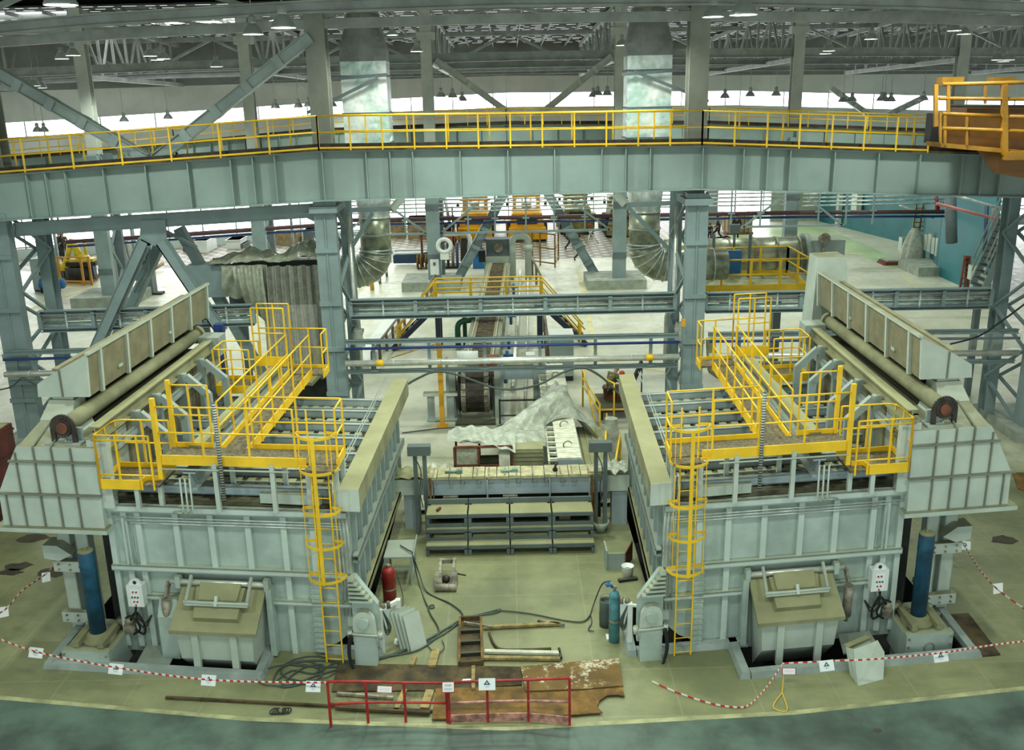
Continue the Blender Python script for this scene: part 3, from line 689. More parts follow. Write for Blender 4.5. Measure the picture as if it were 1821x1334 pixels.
    b.bar(q(2.0, .48, .2), q(3.3, .48, .2), .08, .08); b.tube([q(1.98, .48, .24), q(3.32, .48, .24)], .035, 8); b.make('lid_yoke', 'hood', h)
    b = N(); b.bar(q(2.65, .42, .2), q(2.65, .6, .26), .06, .1); b.make('lid_clevis', 'hood', h)
    for u in (2.3, 3.1):
        b = N(); b.box(u - .07, u + .07, -.91, -.82, -.05, .88); b.make('hopper_leg', 'hood', h)
    b = N(); b.cyl((1.7, -.22, 1.62), (3.75, -.22, 1.62), .06, 12); b.make('lid_shaft', 'silver', r)
    for u in (1.72, 3.58):
        b = N(); b.box(u - .05, u + .05, -.28, -.05, 1.5, 1.75); b.make('shaft_bearing', 'front', r)
    b = N(); b.box(1.62, 1.74, -.3, -.05, .05, 1.55); b.make('shaft_post', 'front', r)
    b = N(); b.bar((3.78, -.22, 1.62), (3.82, -.35, 1.35), .06, .1); b.cyl((3.82, -.4, 1.3), (3.82, -.4, .62), .1, 14); b.cyl((3.82, -.4, .75), (3.82, -.4, .5), .05, 10); b.make('lid_cylinder', 'cast', r)
    b = N(); b.box(3.62, 4.0, -.5, -.1, .0, .95); b.hexa([(3.62, -.5, .95), (4.0, -.5, .95), (4.0, -.1, .95), (3.62, -.1, .95)], [(3.62, -.3, 1.25), (4.0, -.3, 1.25), (4.0, -.1, 1.25), (3.62, -.1, 1.25)])
    if S == 'L': b.make('side_box', 'front', r)
    # ------------------------------------------------ roof bracket frames along the outer edge
    b = N(); b.ibeam((4.88, -.25, 4.78), (4.88, 6.6, 4.78), .3, .22, .03, .03); b.make('bracket_girder', 'dusty', r)
    b = N(); b.chan((4.72, .2, 4.35), (4.72, 6.3, 4.35), .16, .1, .02, 1); b.make('bracket_stringer', 'steel', r)
    b = N(); b.prism([(4.95, -.2, 3.25), (4.95, 6.9, 3.25), (4.95, 6.9, 4.6), (4.95, -.2, 4.6)], (.04, 0, 0)); b.make('bracket_panel', 'brown', r)
    for v in (1.3, 2.45, 4.05, 5.35):
        b = N(); b.box(4.62, 4.8, v - .08, v + .08, 3.25, 4.75); b.bar((4.62, v, 4.68), (4.1, v, 4.22), .16, .14, up=(0, 1, 0)); b.bar((4.11, v, 4.26), (4.11, v, 3.25), .16, .14, up=(0, 1, 0)); b.make('bracket_frame', 'steel', r)
    b = N(); b.box(4.7, 5.1, -.24, -.05, 3.2, 4.65); b.make('front_post', 'hood', r)
    b = N(); b.box(4.6, 5.15, 6.5, 7.1, 4.5, 5.0); b.box(4.8, 5.1, 6.5, 7, 3.2, 4.5); b.make('rear_post', 'steel', r)
    # roof channel carrying the walkway, centre line
    b = N(); b.ibeam((3.02, -.32, 3.88), (2.85, 6.6, 3.98), .36, .26, .03, .03); b.make('monorail_beam', 'beamblue', r)
    b = N()
    for du in (0, .1, .2): b.tube(rnd_path([(3.02 + du, -.34, 3.95), (3.02 + du, -.36, 3.2), (3.3 + du, -.2, 3.14)], .1), .02, 6)
    b.make('pipe_bundle', 'hood', r)
    # ------------------------------------------------ walkway
    wk = thing('access_walkway', 'yellow railed access walkway on top of the %s furnace' % side, 'walkway', W(2, .2, 4.2))
    def deck(u0, u1, v0, v1, z):
        b = N(); b.box(u0, u1, v0, v1, z - .05, z); return b.make('deck_grating', 'grating', wk)
    def fascia(pts, z, h=.18):
        b = N()
        for a, c in zip(pts, pts[1:]): b.bar((a[0], a[1], z + h / 2 - .1), (c[0], c[1], z + h / 2 - .1), .03, h)
        b.make('toe_board', 'yellow', wk)
    def rails(pts, z, h=1.05, step=1.0, mids=(.52,), rr=.12, ends=True):
        P = [Vector((p[0], p[1], z)) for p in pts]; up = Vector((0, 0, 1))
        for k_ in (1.0,) + mids:
            b = N(); b.tube(rnd_path([p + up * h * k_ for p in P], rr) if len(P) > 2 else [p + up * h * k_ for p in P], .019, 6); b.make('handrail' if k_ == 1.0 else 'mid_rail', 'yellow', wk)
        for a, c in zip(P, P[1:]):
            n = max(1, round((c - a).length / step))
            for k in range(n): q = lerp(a, c, k / n); b = N(); b.bar(q - up * .1, q + up * h, .035, .035, up=(0, 1, 0)); b.make('post', 'yellow', wk)
        q = P[-1]; b = N(); b.bar(q - up * .1, q + up * h, .035, .035, up=(0, 1, 0)); b.make('post', 'yellow', wk)
    Z = 4.3
    deck(.05, 3.6, -.3, .42, Z); deck(.05, .6, -.62, -.3, Z - .02)
    fascia([(.65, -.3), (3.6, -.3)], Z, .2); fascia([(.05, .42), (1.9, .42)], Z, .2); fascia([(2.75, .42), (3.6, .42)], Z, .2); fascia([(.05, .42), (.05, -.3)], Z)
    rails([(.85, -.3), (3.6, -.3)], Z, 1.08, 1.0); rails([(1.9, .42), (.04, .42), (.04, -.25)], Z, 1.08, .95, rr=.05); rails([(3.55, .42), (2.75, .42)], Z, 1.3, .4)
    b = N(); b.bar((3.6, -.3, 3.9), (3.6, -.3, 5.55), .09, .09); b.make('gate_post', 'yellow', wk)
    b = N(); b.bar((3.55, .42, 4.0), (3.55, .42, 5.7), .08, .08); b.make('gate_post', 'yellow', wk)
    # lower outer platform
    z2 = 3.78
    deck(3.65, 4.85, -.35, .55, z2); fascia([(3.75, -.1), (4.0, -.1), (4.05, -.36), (4.86, -.36), (4.86, .56), (3.65, .56)], z2, .2)
    rails([(3.75, -.36), (4.0, -.36), (4.86, -.36)], z2, 1.02, .55, mids=(.2, .9)); rails([(4.86, -.36), (4.86, .56), (3.7, .56)], z2, 1.02, .5, rr=.25)
    for (u, v, z0, z1) in ((.1, -.25, 3.25, Z), (.65, -.25, 3.25, Z), (1.35, -.28, 3.25, Z), (2.5, -.28, 3.25, Z), (1.3, .4, 3.4, Z), (2.4, .4, 3.4, Z), (3.75, -.1, 3.25, z2), (4.15, -.3, 3.25, z2), (.1, .4, 3.25, Z)):
        b = N(); b.box(u - .045, u + .045, v - .045, v + .045, z0, z1 - .04); b.make('support_leg', 'hood', wk)
    b = N(); b.tube([(1.0, -.33, 4.12), (3.6, -.33, 4.12)], .02, 6); b.make('pipe_rail', 'hood', wk)
    # run back along the roof
    deck(2.05, 2.6, .42, 6.0, Z - .12)
    for u in (2.05, 2.62): fascia([(u, .42), (u, 6.0)], Z - .12, .22)
    for u in (2.62, 2.02): rails([(u, .5), (u, 6.0)], Z - .12, 1.05, .95)
    b = N(); b.bar((3.12, .4, 4.3), (2.95, 6.2, 4.36), .26, .08); b.make('cover_plate', 'dusty', wk)
    # rear platform
    deck(1.7, 2.65, 6.0, 6.6, Z - .1); rails([(1.7, 6.0), (1.7, 6.6), (2.65, 6.6)], Z - .1, 1.05, .6); fascia([(1.7, 6.0), (1.7, 6.6), (2.65, 6.6)], Z - .1)
    rails([(2.65, 6.05), (3.5, 6.05)], Z + .25, 1.35, .42); rails([(2.65, 6.6), (3.5, 6.6)], Z + .25, 1.35, .42)
    fascia([(2.65, 6.0), (3.5, 6.0)], Z + .2, .25); deck(2.65, 3.5, 6.0, 6.6, Z + .2)
    deck(3.5, 4.5, 5.7, 6.6, 3.85); fascia([(3.5, 5.68), (4.5, 5.68), (4.5, 6.6), (3.5, 6.6)], 3.85, .2)
    rails([(3.55, 5.7), (4.5, 5.7), (4.5, 6.6), (3.55, 6.6)], 3.85, 1.05, .45, rr=.15)
    # ------------------------------------------------ caged ladder
    ld = thing('caged_ladder', 'yellow caged ladder climbing the front of the %s furnace' % side, 'ladder', W(.4, -.3, .1))
    for u in (.22, .56):
        b = N(); b.bar((u, -.38, .02), (u, -.38, 5.4 if S == 'L' else 5.3), .03, .025, up=(0, 1, 0)); b.make('stile', 'yellow', ld)
    for k in range(13):
        z = .1 + k * .32; b = N(); b.tube([(.22, -.38, z), (.56, -.38, z)], .011, 6); b.make('rung', 'yellow', ld)
    for z in (2.0, 2.72, 3.42, 4.25, 4.95):
        hp = arc((.39, -.38, z), .38, PI, 2 * PI, 14, (1, 0, 0), (0, 1, 0)); hp = [Vector((.2, -.36, z)), *hp, Vector((.58, -.36, z))]
        b = N()
        for a, c in zip(hp, hp[1:]): b.bar(a, c, .012, .055)
        b.make('cage_hoop', 'yellow', ld)
    for ang, wd in ((1.5, .075), (1.2, .014), (1.8, .014)):
        p = Vector((.39 + .38 * math.cos(PI * ang), -.38 + .38 * math.sin(PI * ang), 0))
        b = N(); b.bar(p + Vector((0, 0, 1.96)), p + Vector((0, 0, 4.98)), wd, .02, up=(0, 1, 0)); b.make('cage_strap', 'yellow', ld)
    # ------------------------------------------------ pole with pipe on walkway
    b = N(); b.cyl((1.82 if S == 'R' else 2.35, -.36, 3.5), (1.82 if S == 'R' else 2.35, -.36, 5.5), .04, 10)
    tag(b.make('marker_pole', 'pole'), 'striped steel pole standing at the front rail of the %s walkway' % side, 'pole')
    # ------------------------------------------------ end hood
    hd = thing('end_hood', '%s pale grey panelled end hood with a neck at the outer furnace corner' % side, 'hood', W(6, .3, 2.7))
    P0 = [(4.95, 2.78), (7.12, 2.78), (7.1, 3.5), (6.72, 4.22), (6.56, 4.5), (4.92, 4.5)]
    b = N(); b.prism([(u, -.3, w) for u, w in P0], (0, 1.5, 0)); b.make('hood_body', 'hood', hd)
    b = N(); b.hexa([(5.6, -.28, 4.48), (6.55, -.28, 4.48), (6.55, 1.2, 4.48), (5.6, 1.2, 4.48)], [(5.72, .5, 4.78), (6.4, .5, 4.78), (6.4, 1.2, 4.78), (5.72, 1.2, 4.78)]); b.make('hood_shoulder', 'hood', hd)
    b = N(); b.hexa([(5.75, .48, 4.78), (6.42, .48, 4.78), (6.42, 1.25, 4.78), (5.75, 1.25, 4.78)], [(5.8, .85, 5.1), (6.35, .85, 5.1), (6.35, 1.3, 5.1), (5.8, 1.3, 5.1)]); b.box(5.85, 6.3, .9, 1.35, 5.08, 5.3); b.make('hood_neck', 'hood', hd)
    for z, u0, u1 in ((4.2, 4.9, 6.76), (3.5, 4.9, 7.18)):
        b = N(); b.box(u0, u1, -.36, -.3, z - .02, z + .02); b.make('seam_flange', 'flange', hd)
    b = N(); b.box(4.86, 7.28, -.42, 1.3, 2.7, 2.79); b.make('bottom_flange', 'hood', hd)
    for u, z1 in ((5.42, 4.5), (5.82, 4.5), (6.2, 4.5), (6.6, 4.38), (6.95, 3.5)):
        b = N(); b.box(u - .014, u + .014, -.34, -.3, 2.79, z1)
        if z1 == 4.5 and u > 5.5: b.bar((u, -.3, 4.51), (u * .96 + .2, .5, 4.8), .03, .03)
        b.make('seam_flange', 'flange', hd)
    # ------------------------------------------------ winding shaft
    sh = thing('winding_shaft', 'long dusty winding shaft with front sprocket beside the %s furnace' % side, 'shaft', W(5.6, 3.5, 4.8))
    b = N(); b.cyl((5.62, .05, 4.84), (5.55, 7.7, 4.84), .165, 20); b.make('tube', 'dusty', sh)
    b = N(); pts = []
    for k in range(40):
        rr = .2 if k % 2 else .17; pts.append((5.62 + rr * math.cos(2 * PI * k / 40), -.12, 4.84 + rr * math.sin(2 * PI * k / 40)))
    b.prism(pts, (0, .08, 0)); b.make('sprocket', 'chain', sh); b = N(); b.cyl((5.62, -.16, 4.84), (5.62, 0, 4.84), .11, 14); b.make('shaft_end', 'rustred', sh)
    b = N(); hp = arc((5.62, -.08, 4.84), .22, 0, PI, 12); hp = [Vector((5.84, -.08, 4.5)), *hp, Vector((5.40, -.08, 4.5))]
    for a, c in zip(hp, hp[1:]): b.bar(a, c, .1, .05, up=(0, 1, 0))
    b.make('chain', 'chain', sh)
    b = N(); b.box(5.3, 5.95, .02, .1, 4.46, 4.8); b.box(5.25, 6.0, -.2, .2, 4.5, 4.54); b.make('bearing_bracket', 'steel', sh)
    b = N(); b.cyl((5.56, 7.4, 4.84), (5.55, 7.55, 4.84), .24, 16); b.make('rear_bearing', 'dusty', sh)
    b = N(); b.box(5.1, 5.2, .1, 7.6, 4.1, 4.2); b.make('shaft_girder', 'dusty', sh)
    for k in range(8):
        b = N(); b.box(5.05, 5.4, .6 + k * .9, .7 + k * .9, 4.42, 4.5); b.make('tie_bar', 'steel', sh)
    b = N(); b.box(4.99, 6.0, .25, 7.6, 3.2, 4.4); b.make('door_casing', 'dark', sh)
    # ------------------------------------------------ duct cover
    cv = thing('duct_cover', 'long panelled dust duct with sloped back beside the %s winding shaft' % side, 'duct', W(6, 4, 5.2))
    sec = [(5.42, 5.2), (5.36, 6.08), (6.05, 5.74), (6.52, 5.46), (6.55, 5.18)]
    b = N(); b.prism([(u, .85, w) for u, w in sec], (0, 7.4, 0)); b.make('duct_body', 'brown', cv)
    b = N(); b.prism([(u, .78, w) for u, w in sec], (0, .08, 0)); b.make('end_plate', 'hood', cv)
    b = N(); b.box(5.98, 6.01, .75, .8, 5.2, 5.78); b.make('end_seam', 'flange', cv)
    for k in range(6):
        v = 1.35 + k * 1.34; b = N(); b.hexa([(5.36, v - .05, 5.16), (5.44, v - .05, 5.16), (5.44, v + .05, 5.16), (5.36, v + .05, 5.16)], [(5.3, v - .05, 6.1), (5.38, v - .05, 6.1), (5.38, v + .05, 6.1), (5.3, v + .05, 6.1)]); b.make('panel_rib', 'hood', cv)
    b = N(); b.bar((5.36, .8, 6.1), (5.36, 8.25, 6.1), .1, .05); b.make('top_angle', 'hood', cv)
    b = N(); b.bar((6.1, .8, 5.76), (6.1, 8.25, 5.76), .12, .05); b.make('back_angle', 'brown', cv)
    for v in (2.2, 5.2):
        b = N(); b.hexa([(5.37, v, 5.42), (5.42, v, 5.42), (5.42, v + .2, 5.42), (5.37, v + .2, 5.42)], [(5.365, v, 5.49), (5.42, v, 5.49), (5.42, v + .2, 5.49), (5.365, v + .2, 5.49)]); b.make('name_plate', 'hood', cv)
    b = N(); b.box(5.9, 6.4, 1.5, 7.9, 4.4, 5.2); b.make('duct_leg', 'dark', cv)
    if S == 'R':
        b = N(); b.hexa([(5.3, 8.3, 4.3), (6.5, 8.3, 4.3), (6.4, 9.3, 4.3), (5.3, 9.3, 4.3)], [(5.38, 8.35, 6.45), (6.2, 8.35, 6.45), (6.2, 9.2, 6.45), (5.38, 9.2, 6.45)])
        tag(b.make('rear_hood', 'hood'), 'tall pale box hood behind the back end of the right dust duct', 'hood')
    # ------------------------------------------------ lift guide under the hood
    gd = thing('lift_guide', 'bolted steel guide column under the %s end hood' % side, 'guide column', W(6, .3, 0))
    for u, v in ((6.28, .5), (5.85, .45)):
        b = N(); b.chan((u, v, 0.0), (u, v, 2.7), .3, .24, .03, 1, up=(1, 0, 0)); b.make('guide_rail', 'hood', gd)
    for z in (1.5, .3):
        b = N(); b.box(5.75, 6.5, .2, .34, z, z + .24); b.make('cross_bracket', 'hood', gd)
        for k in range(6):
            c_ = N(); c_.cyl((5.88 + (k % 3) * .25, .16, z + .06 + (k // 3) * .12), (5.88 + (k % 3) * .25, .2, z + .06 + (k // 3) * .12), .02, 8); c_.make('bolt', 'cast', gd)
    b = N(); b.prism([(6.0, .1, 1.95), (6.3, .1, 2.15), (6.62, .1, 2.15), (6.62, .1, 1.85), (6.3, .1, 1.8)], (0, .4, 0)); b.make('top_bracket', 'hood', gd)
    b = N(); b.box(5.9, 6.15, .1, .4, -.1, .15); b.make('foot_bracket', 'cast', gd)
    b = N(); b.box(5.06, 5.3, .2, .6, .1, 2.7); b.make('dark_channel', 'dark', gd)
    # ------------------------------------------------ hydraulic ram
    hr = thing('hydraulic_ram', 'tall blue hydraulic ram standing on a bolted block at the %s furnace' % side, 'hydraulic ram', W(5.42, -.35, 0))
    b = N(); b.lathe((5.42, -.35, 0), [(0, .45), (.165, .45), (.165, 2.28), (.15, 2.31), (0, 2.31)], 24); b.make('barrel', 'bluecyl', hr)
    b = N(); b.lathe((5.42, -.35, 0), [(.17, 1.95), (.175, 1.97), (.17, 1.99)], 24); b.make('band', 'bluecyl', hr)
    b = N(); b.lathe((5.42, -.35, 0), [(.16, 2.3), (.13, 2.325), (0, 2.325)], 24); b.cyl((5.42, -.35, 2.32), (5.42, -.35, 2.37), .03, 8); b.make('end_cap', 'dusty', hr)
    b = N(); b.lathe((5.42, -.35, 0), [(.17, .48), (.26, .46), (.27, .4), (.36, .4), (.36, .3)], 16); b.make('base_collar', 'dusty', hr)
    bl = N(); bl.box(4.95, 5.95, -.95, -.78, -.35, .36); bl.box(4.95, 5.95, .12, .3, -.35, .36); bl.box(4.95, 5.12, -.78, .12, -.35, .3); bl.box(5.78, 5.95, -.78, .12, -.35, .3); bl.box(5.1, 5.8, -.8, .15, -1.6, .3)
    bl.make('base_block', 'front', hr)
    for u in (5.15, 5.68):
        b = N(); b.bar((u, -.85, .44), (u, .2, .44), .12, .12); b.make('clamp_bar', 'dusty', hr)
    b = N(); b.lathe(W(5.45, -.955, .05) - O if False else (5.45, -.955, .05), [(.1, -.01), (.12, .0), (.1, .01)], 16, ax=(0, 1, 0)); b.make('cover_ring', 'flange', hr)
    for u in (5.0, 5.9):
        for z in (.28, .1, -.08):
            b = N(); b.cyl((u, -.98, z), (u, -.95, z), .025, 8); b.make('bolt', 'cast', hr)
    b = N(); b.ball((4.85, -.05, .55), .12, .1, .12); b.cyl((4.85, -.05, .4), (5.1, -.05, .55), .06, 10); b.box(4.7, 4.95, -.15, .05, .3, .5); b.make('valve_block', 'cast', hr)
    b = N(); b.tube(smooth_path([(4.8, -.1, .6), (4.6, -.2, .85), (4.45, -.22, .6), (4.5, -.2, .35), (4.8, -.1, .45)]), .025, 6); b.make('hose', 'black', hr)
    b = N(); b.tube(smooth_path([(4.9, -.1, .65), (4.7, -.2, .75), (4.55, -.22, .5), (4.75, -.15, .3)]), .022, 6); b.make('hose', 'black', hr)
    # ------------------------------------------------ control box
    cb = thing('control_box', 'small white control box with buttons on the %s furnace front' % side, 'control box', W(4.5, -.2, 1.05))
    u0, u1 = (4.32, 4.68) if S == 'R' else (4.32, 4.66)
    b = N(); b.box(u0, u1, -.36, -.14, 1.08, 1.55); b.make('case', 'white', cb)
    b = N(); b.prism(arc(((u0 + u1) / 2, -.3, 1.55), .13, 0, PI, 8), (0, .05, 0)); b.make('hanger_tab', 'white', cb)
    b = N(); b.lathe(((u0 + u1) / 2, -.305, 1.6), [(0, 0), (.04, 0), (.04, .02)], 10, ax=(0, 1, 0)); b.make('hanger_hole', 'black', cb)
    for du, z, m_ in ((.13, 1.42, 'redpaint'), (.2, 1.42, 'redpaint'), (.11, 1.3, 'green'), (.17, 1.3, 'green'), (.23, 1.3, 'green'), (.13, 1.2, 'redpaint'), (.2, 1.2, 'redpaint'), (.17, 1.12, 'redpaint')):
        b = N(); b.cyl((u0 + du, -.385, z), (u0 + du, -.36, z), .018, 8); b.make('push_button', m_, cb)
    b = N(); b.box(u0 + .08, u1 - .08, -.363, -.36, 1.1, 1.48); b.make('label_plate', 'paper', cb)
    for k in range(2):
        b = N(); b.tube(smooth_path([(u0 + .2 + .05 * k, -.25, 1.08), (u0 + .25, -.27, .85 - .1 * k), (u0 + .1, -.27, .65 - .1 * k), (u0 - .05, -.2, .8)]), .018, 6); b.make('cable', 'black', cb)
M['roofdeck'] = mat('furnace roof deck', (96, 94, 72), .8, var=.25, scale=3)
def pole_mat():
    t = NT('banded pole'); p = t.node('ShaderNodeNewGeometry').outputs['Position']; w = t.node('ShaderNodeTexWave', bands_direction='Z'); w.inputs['Scale'].default_value = 6; t.link(p, w.inputs['Vector'])
    t.link(t.mix(t.ramp(w.outputs['Fac'], .4, .6), rgba((60, 64, 60)), rgba((170, 176, 170))), t.b.inputs['Base Color']); return t.m
M['pole'] = pole_mat()
for _s in 'LR': furnace(_s)
# ================================================================ FOREGROUND AND THE GAP BETWEEN THE FURNACES
def single(b, name, m, label, cat, grp=None, **k): return tag(b.make(name, m, **k), label, cat, grp)
# bench of stepped stands
for i in range(4):
    x0 = -2.22 + i * 1.05; x1 = x0 + 1.03
    r = thing('step_stand', ['stepped steel stand at the left end of the row between the furnaces', 'stepped steel stand, second from the left in the row between the furnaces', 'stepped steel stand, third from the left in the row between the furnaces', 'stepped steel stand at the right end of the row between the furnaces'][i], 'step stand', ((x0 + x1) / 2, 21.9, 0), 'stepped stands between the furnaces')
    for z, y0, y1 in ((.28, 21.5, 21.82), (.6, 21.78, 22.08), (.95, 21.88, 22.5)):
        b = MB(); b.box(x0 + .01, x1 - .01, y0, y1, z - .02, z); b.make('tread', 'dusty', r)
        b = MB(); b.box(x0, x1, y0 - .02, y0, z - .1, z - .005); b.make('tread_edge', 'stepgrey', r)
    for x in (x0, x1 - .08):
        for y_, z_ in ((21.48, .2), (21.76, .52), (21.86, .86), (22.44, .95)): b = MB(); b.box(x, x + .08, y_, y_ + .06, 0, z_); b.make('leg', 'stepgrey', r)
    b = MB(); b.box(x0, x1, 21.78, 21.8, .28, .36); b.make('riser', 'stepgrey', r)
    b = MB(); b.box(x0, x1, 21.88, 21.9, .6, .7); b.make('riser', 'stepgrey', r)
    b = MB(); b.box(x0, x1, 22.5, 22.56, .9, 1.08); b.make('back_rail', 'stepgrey', r)
M['stepgrey'] = mat('blue grey step frame', (92, 104, 104), .6, var=.1)
b = MB(); b.bar((-1.95, 22.05, .985), (-1.88, 22.2, .985), .06, .06); single(b, 'offcut', 'rustred', 'short rusty offcut lying on the top tread of the left step stand', 'offcut')
b = MB(); b.box(1.12, 1.4, 22.15, 22.4, .61, .76); single(b, 'small_carton', 'dusty', 'small pale carton under the top tread of the right step stand', 'carton')
# cross launder with blocks and clamps
r = thing('cross_launder', 'grey cross launder lined with cream blocks between the furnaces', 'launder', (0, 23.2, 1))
b = MB(); b.box(-2.35, 2.35, 23.0, 23.55, .98, 1.42); b.make('trough', 'beamblue', r)
b = MB(); b.box(-3.1, -2.37, 23.05, 23.55, .98, 1.42); b.make('end_trough', 'hood', r)
b = MB(); b.box(2.37, 3.0, 23.05, 23.55, .98, 1.42); b.make('end_trough', 'hood', r)
rr = random.Random(3)
for k in range(15):
    x = -2.3 + k * .31; b = MB(); z = 1.42 + rr.random() * .02; b.box(x, x + .29, 22.95, 23.62, z, z + .08); b.make('cover_block', 'board2', r)
for k in range(12):
    x = -2.1 + k * .36 + (k % 2) * .06; b = MB()
    b.tube([(x, 22.97, 1.5), (x, 22.96, 1.3), (x + .1, 22.96, 1.3), (x + .1, 22.97, 1.36)], .012, 5); b.bar((x, 23.0, 1.52), (x, 23.5, 1.52), .025, .025); b.make('clamp_hook', 'cast', r)
for x in (-2.37, -.72, .9, 1.93, 2.37):
    b = MB(); b.box(x, x + .04, 22.95, 23.0, .85, 1.45); b.make('joint_flange', 'beamblue', r)
for x in (-1.85, -.3):
    b = MB(); b.box(x, x + .38, 22.85, 23.05, .78, .96); b.bar((x, 22.84, .98), (x + .38, 22.84, .98), .02, .05); b.make('burner_box', 'cast', r)
for x in (-2.9, 2.55):
    b = MB(); b.box(x, x + .4, 23.1, 23.5, 0, .98); b.make('support_leg', 'beamblue', r)
b = MB(); b.box(-2.3, 2.3, 23.5, 23.56, .0, .9); b.make('under_panel', 'dark', r)
M['board2'] = mat('dusty cream block', (176, 170, 134), .85, var=.15, scale=5)
for k, (x, c_) in enumerate(((-1.6, 'left'), (-.15, 'right'))):
    b = MB(); b.cyl((x - .2, 23.2, 1.55), (x + .2, 23.22, 1.55), .035, 8); b.box(x + .1, x + .25, 23.15, 23.28, 1.52, 1.6)
    single(b, 'hand_torch', 'green2', 'greenish hand torch lying on the cream blocks, the %s one' % c_, 'torch')
M['green2'] = mat('grey green tool', (120, 150, 140), .5, var=.2)
b = MB(); b.tube([(1.05, 23.15, 1.52), (1.1, 23.2, 1.75)], .03, 6); b.ball((1.07, 23.2, 1.56), .07); single(b, 'valve', 'dark', 'small dark valve standing on the cream blocks near the right', 'valve')
rr = random.Random(9)
r = thing('plastic_scraps', 'crumpled pale covers heaped on the left end of the cross launder', 'plastic cover', (-2.7, 23.3, 1.42))
def crumple(x0, x1, y0, y1, z, amp, seed, n=16):
    rn = random.Random(seed); ph = [rn.random() * 6 for _ in range(6)]
    return lambda u, v: Vector((x0 + (x1 - x0) * u, y0 + (y1 - y0) * v, z + amp * (abs(math.sin(u * 9 + ph[0] + 2 * math.sin(v * 4 + ph[1]))) * .6 + abs(math.sin(v * 11 + ph[2] + u * 5)) * .4)))
b = MB(); b.grid(crumple(-3.15, -2.2, 22.95, 23.7, 1.43, .12, 1), 18, 12); b.make('sheet', 'dusty', r)
r = thing('plastic_scraps', 'crumpled grey covers heaped on the right end of the cross launder', 'plastic cover', (2.6, 23.3, 1.42))
b = MB(); b.grid(crumple(2.2, 2.95, 22.95, 23.7, 1.43, .2, 2), 16, 12); b.make('sheet', 'sheet', r)
b = MB(); b.box(1.95, 2.35, 23.0, 23.4, 1.43, 1.56); b.make('folded_sheet', 'board2', r)
def sheet_mat(name, c, alpha):
    t = NT(name); b = t.b; n = t.noise(5, 6, .7)
    t.link(t.mix(t.ramp(n, .3, .7), rgba(tuple(v * .82 for v in c)), rgba(c)), b.inputs['Base Color'])
    b.inputs['Roughness'].default_value = .22; b.inputs['Alpha'].default_value = alpha; b.inputs['Specular IOR Level'].default_value = .7
    w = t.noise(2.2, 5, .6); t.bump(w, .5, .15); return t.m
M['sheet'] = sheet_mat('milky plastic sheet', (182, 188, 172), .93)
M['sheet_clear'] = sheet_mat('thin plastic sheet', (188, 198, 184), .8)
M['sheet_floor'] = sheet_mat('dusty floor sheet', (188, 190, 164), 1.0)
# posts with header boxes
for s, x, y in (('left', -2.42, 22.75), ('right', 2.2, 22.75)):
    r = thing('twin_post', 'dark twin post with a grey header box at the %s end of the step stands' % s, 'post', (x, y, 0))
    for dx in (-.1, .14):
        b = MB(); b.box(x + dx - .05, x + dx + .05, y, y + .1, 0, 2.25); b.make('post', 'stepgrey', r)
    b = MB(); b.box(x - .28, x + .3, y - .05, y + .2, 2.2, 2.45); b.make('header_box', 'stepgrey', r)
    b = MB(); b.tube(smooth_path([(x - .1, y - .06, 2.2), (x + .05, y - .1, 1.8), (x, y - .08, 1.3), (x + .05, y - .06, .8)]), .015, 5); b.make('cable', 'cable', r)
    x2 = x + .27 if s == 'left' else x - .22
    b = MB(); b.bar((x2, 22.62, 0), (x2, 22.62, 1.62), .06, .06, up=(0, 1, 0)); b.bar((x2 + .08, 22.66, 0.2), (x2 + .08, 22.66, 1.5), .03, .03, up=(0, 1, 0))
    single(b, 'rusty_bar', 'rustorange', 'upright rusty bar beside the %s end of the step stands' % s, 'bar')
# long launder running back, lined white
r = thing('long_launder', 'long white lined launder running back from the cross launder under plastic', 'launder', (1.45, 27, 0))
A, Bp = Vector((1.52, 24.0, 1.55)), Vector((1.5, 33.5, 1.55))
b = MB(); b.box(1.2, 1.85, 24.0, 33.5, .95, 1.5); b.make('trough', 'beamblue', r)
for k in range(24):
    y = 24.0 + k * .39; b = MB(); b.box(1.18, 1.82, y, y + .37, 1.5, 1.56); b.make('lining_block', 'board', r)
for k in range(22):
    y = 24.1 + k * .42; b = MB(); b.box(.95, 1.2, y, y + .1, 1.42, 1.5); b.make('side_lug', 'board', r)
b = MB(); b.box(.93, .98, 24, 33.4, 1.38, 1.48); b.make('lug_bar', 'board', r)
for k in range(5):
    y = 24.8 + k * 1.7; b = MB(); b.tube(arc((1.5, y, 1.62), .12, .4, PI + 1.2, 10, (1, 0, 0), (0, 0, 1)), .02, 6); b.make('lifting_hook', 'cast', r)
for y in (24.6, 28, 31.5):
    b = MB(); b.box(1.25, 1.8, y, y + .3, 0, .95); b.make('support_leg', 'dark', r)
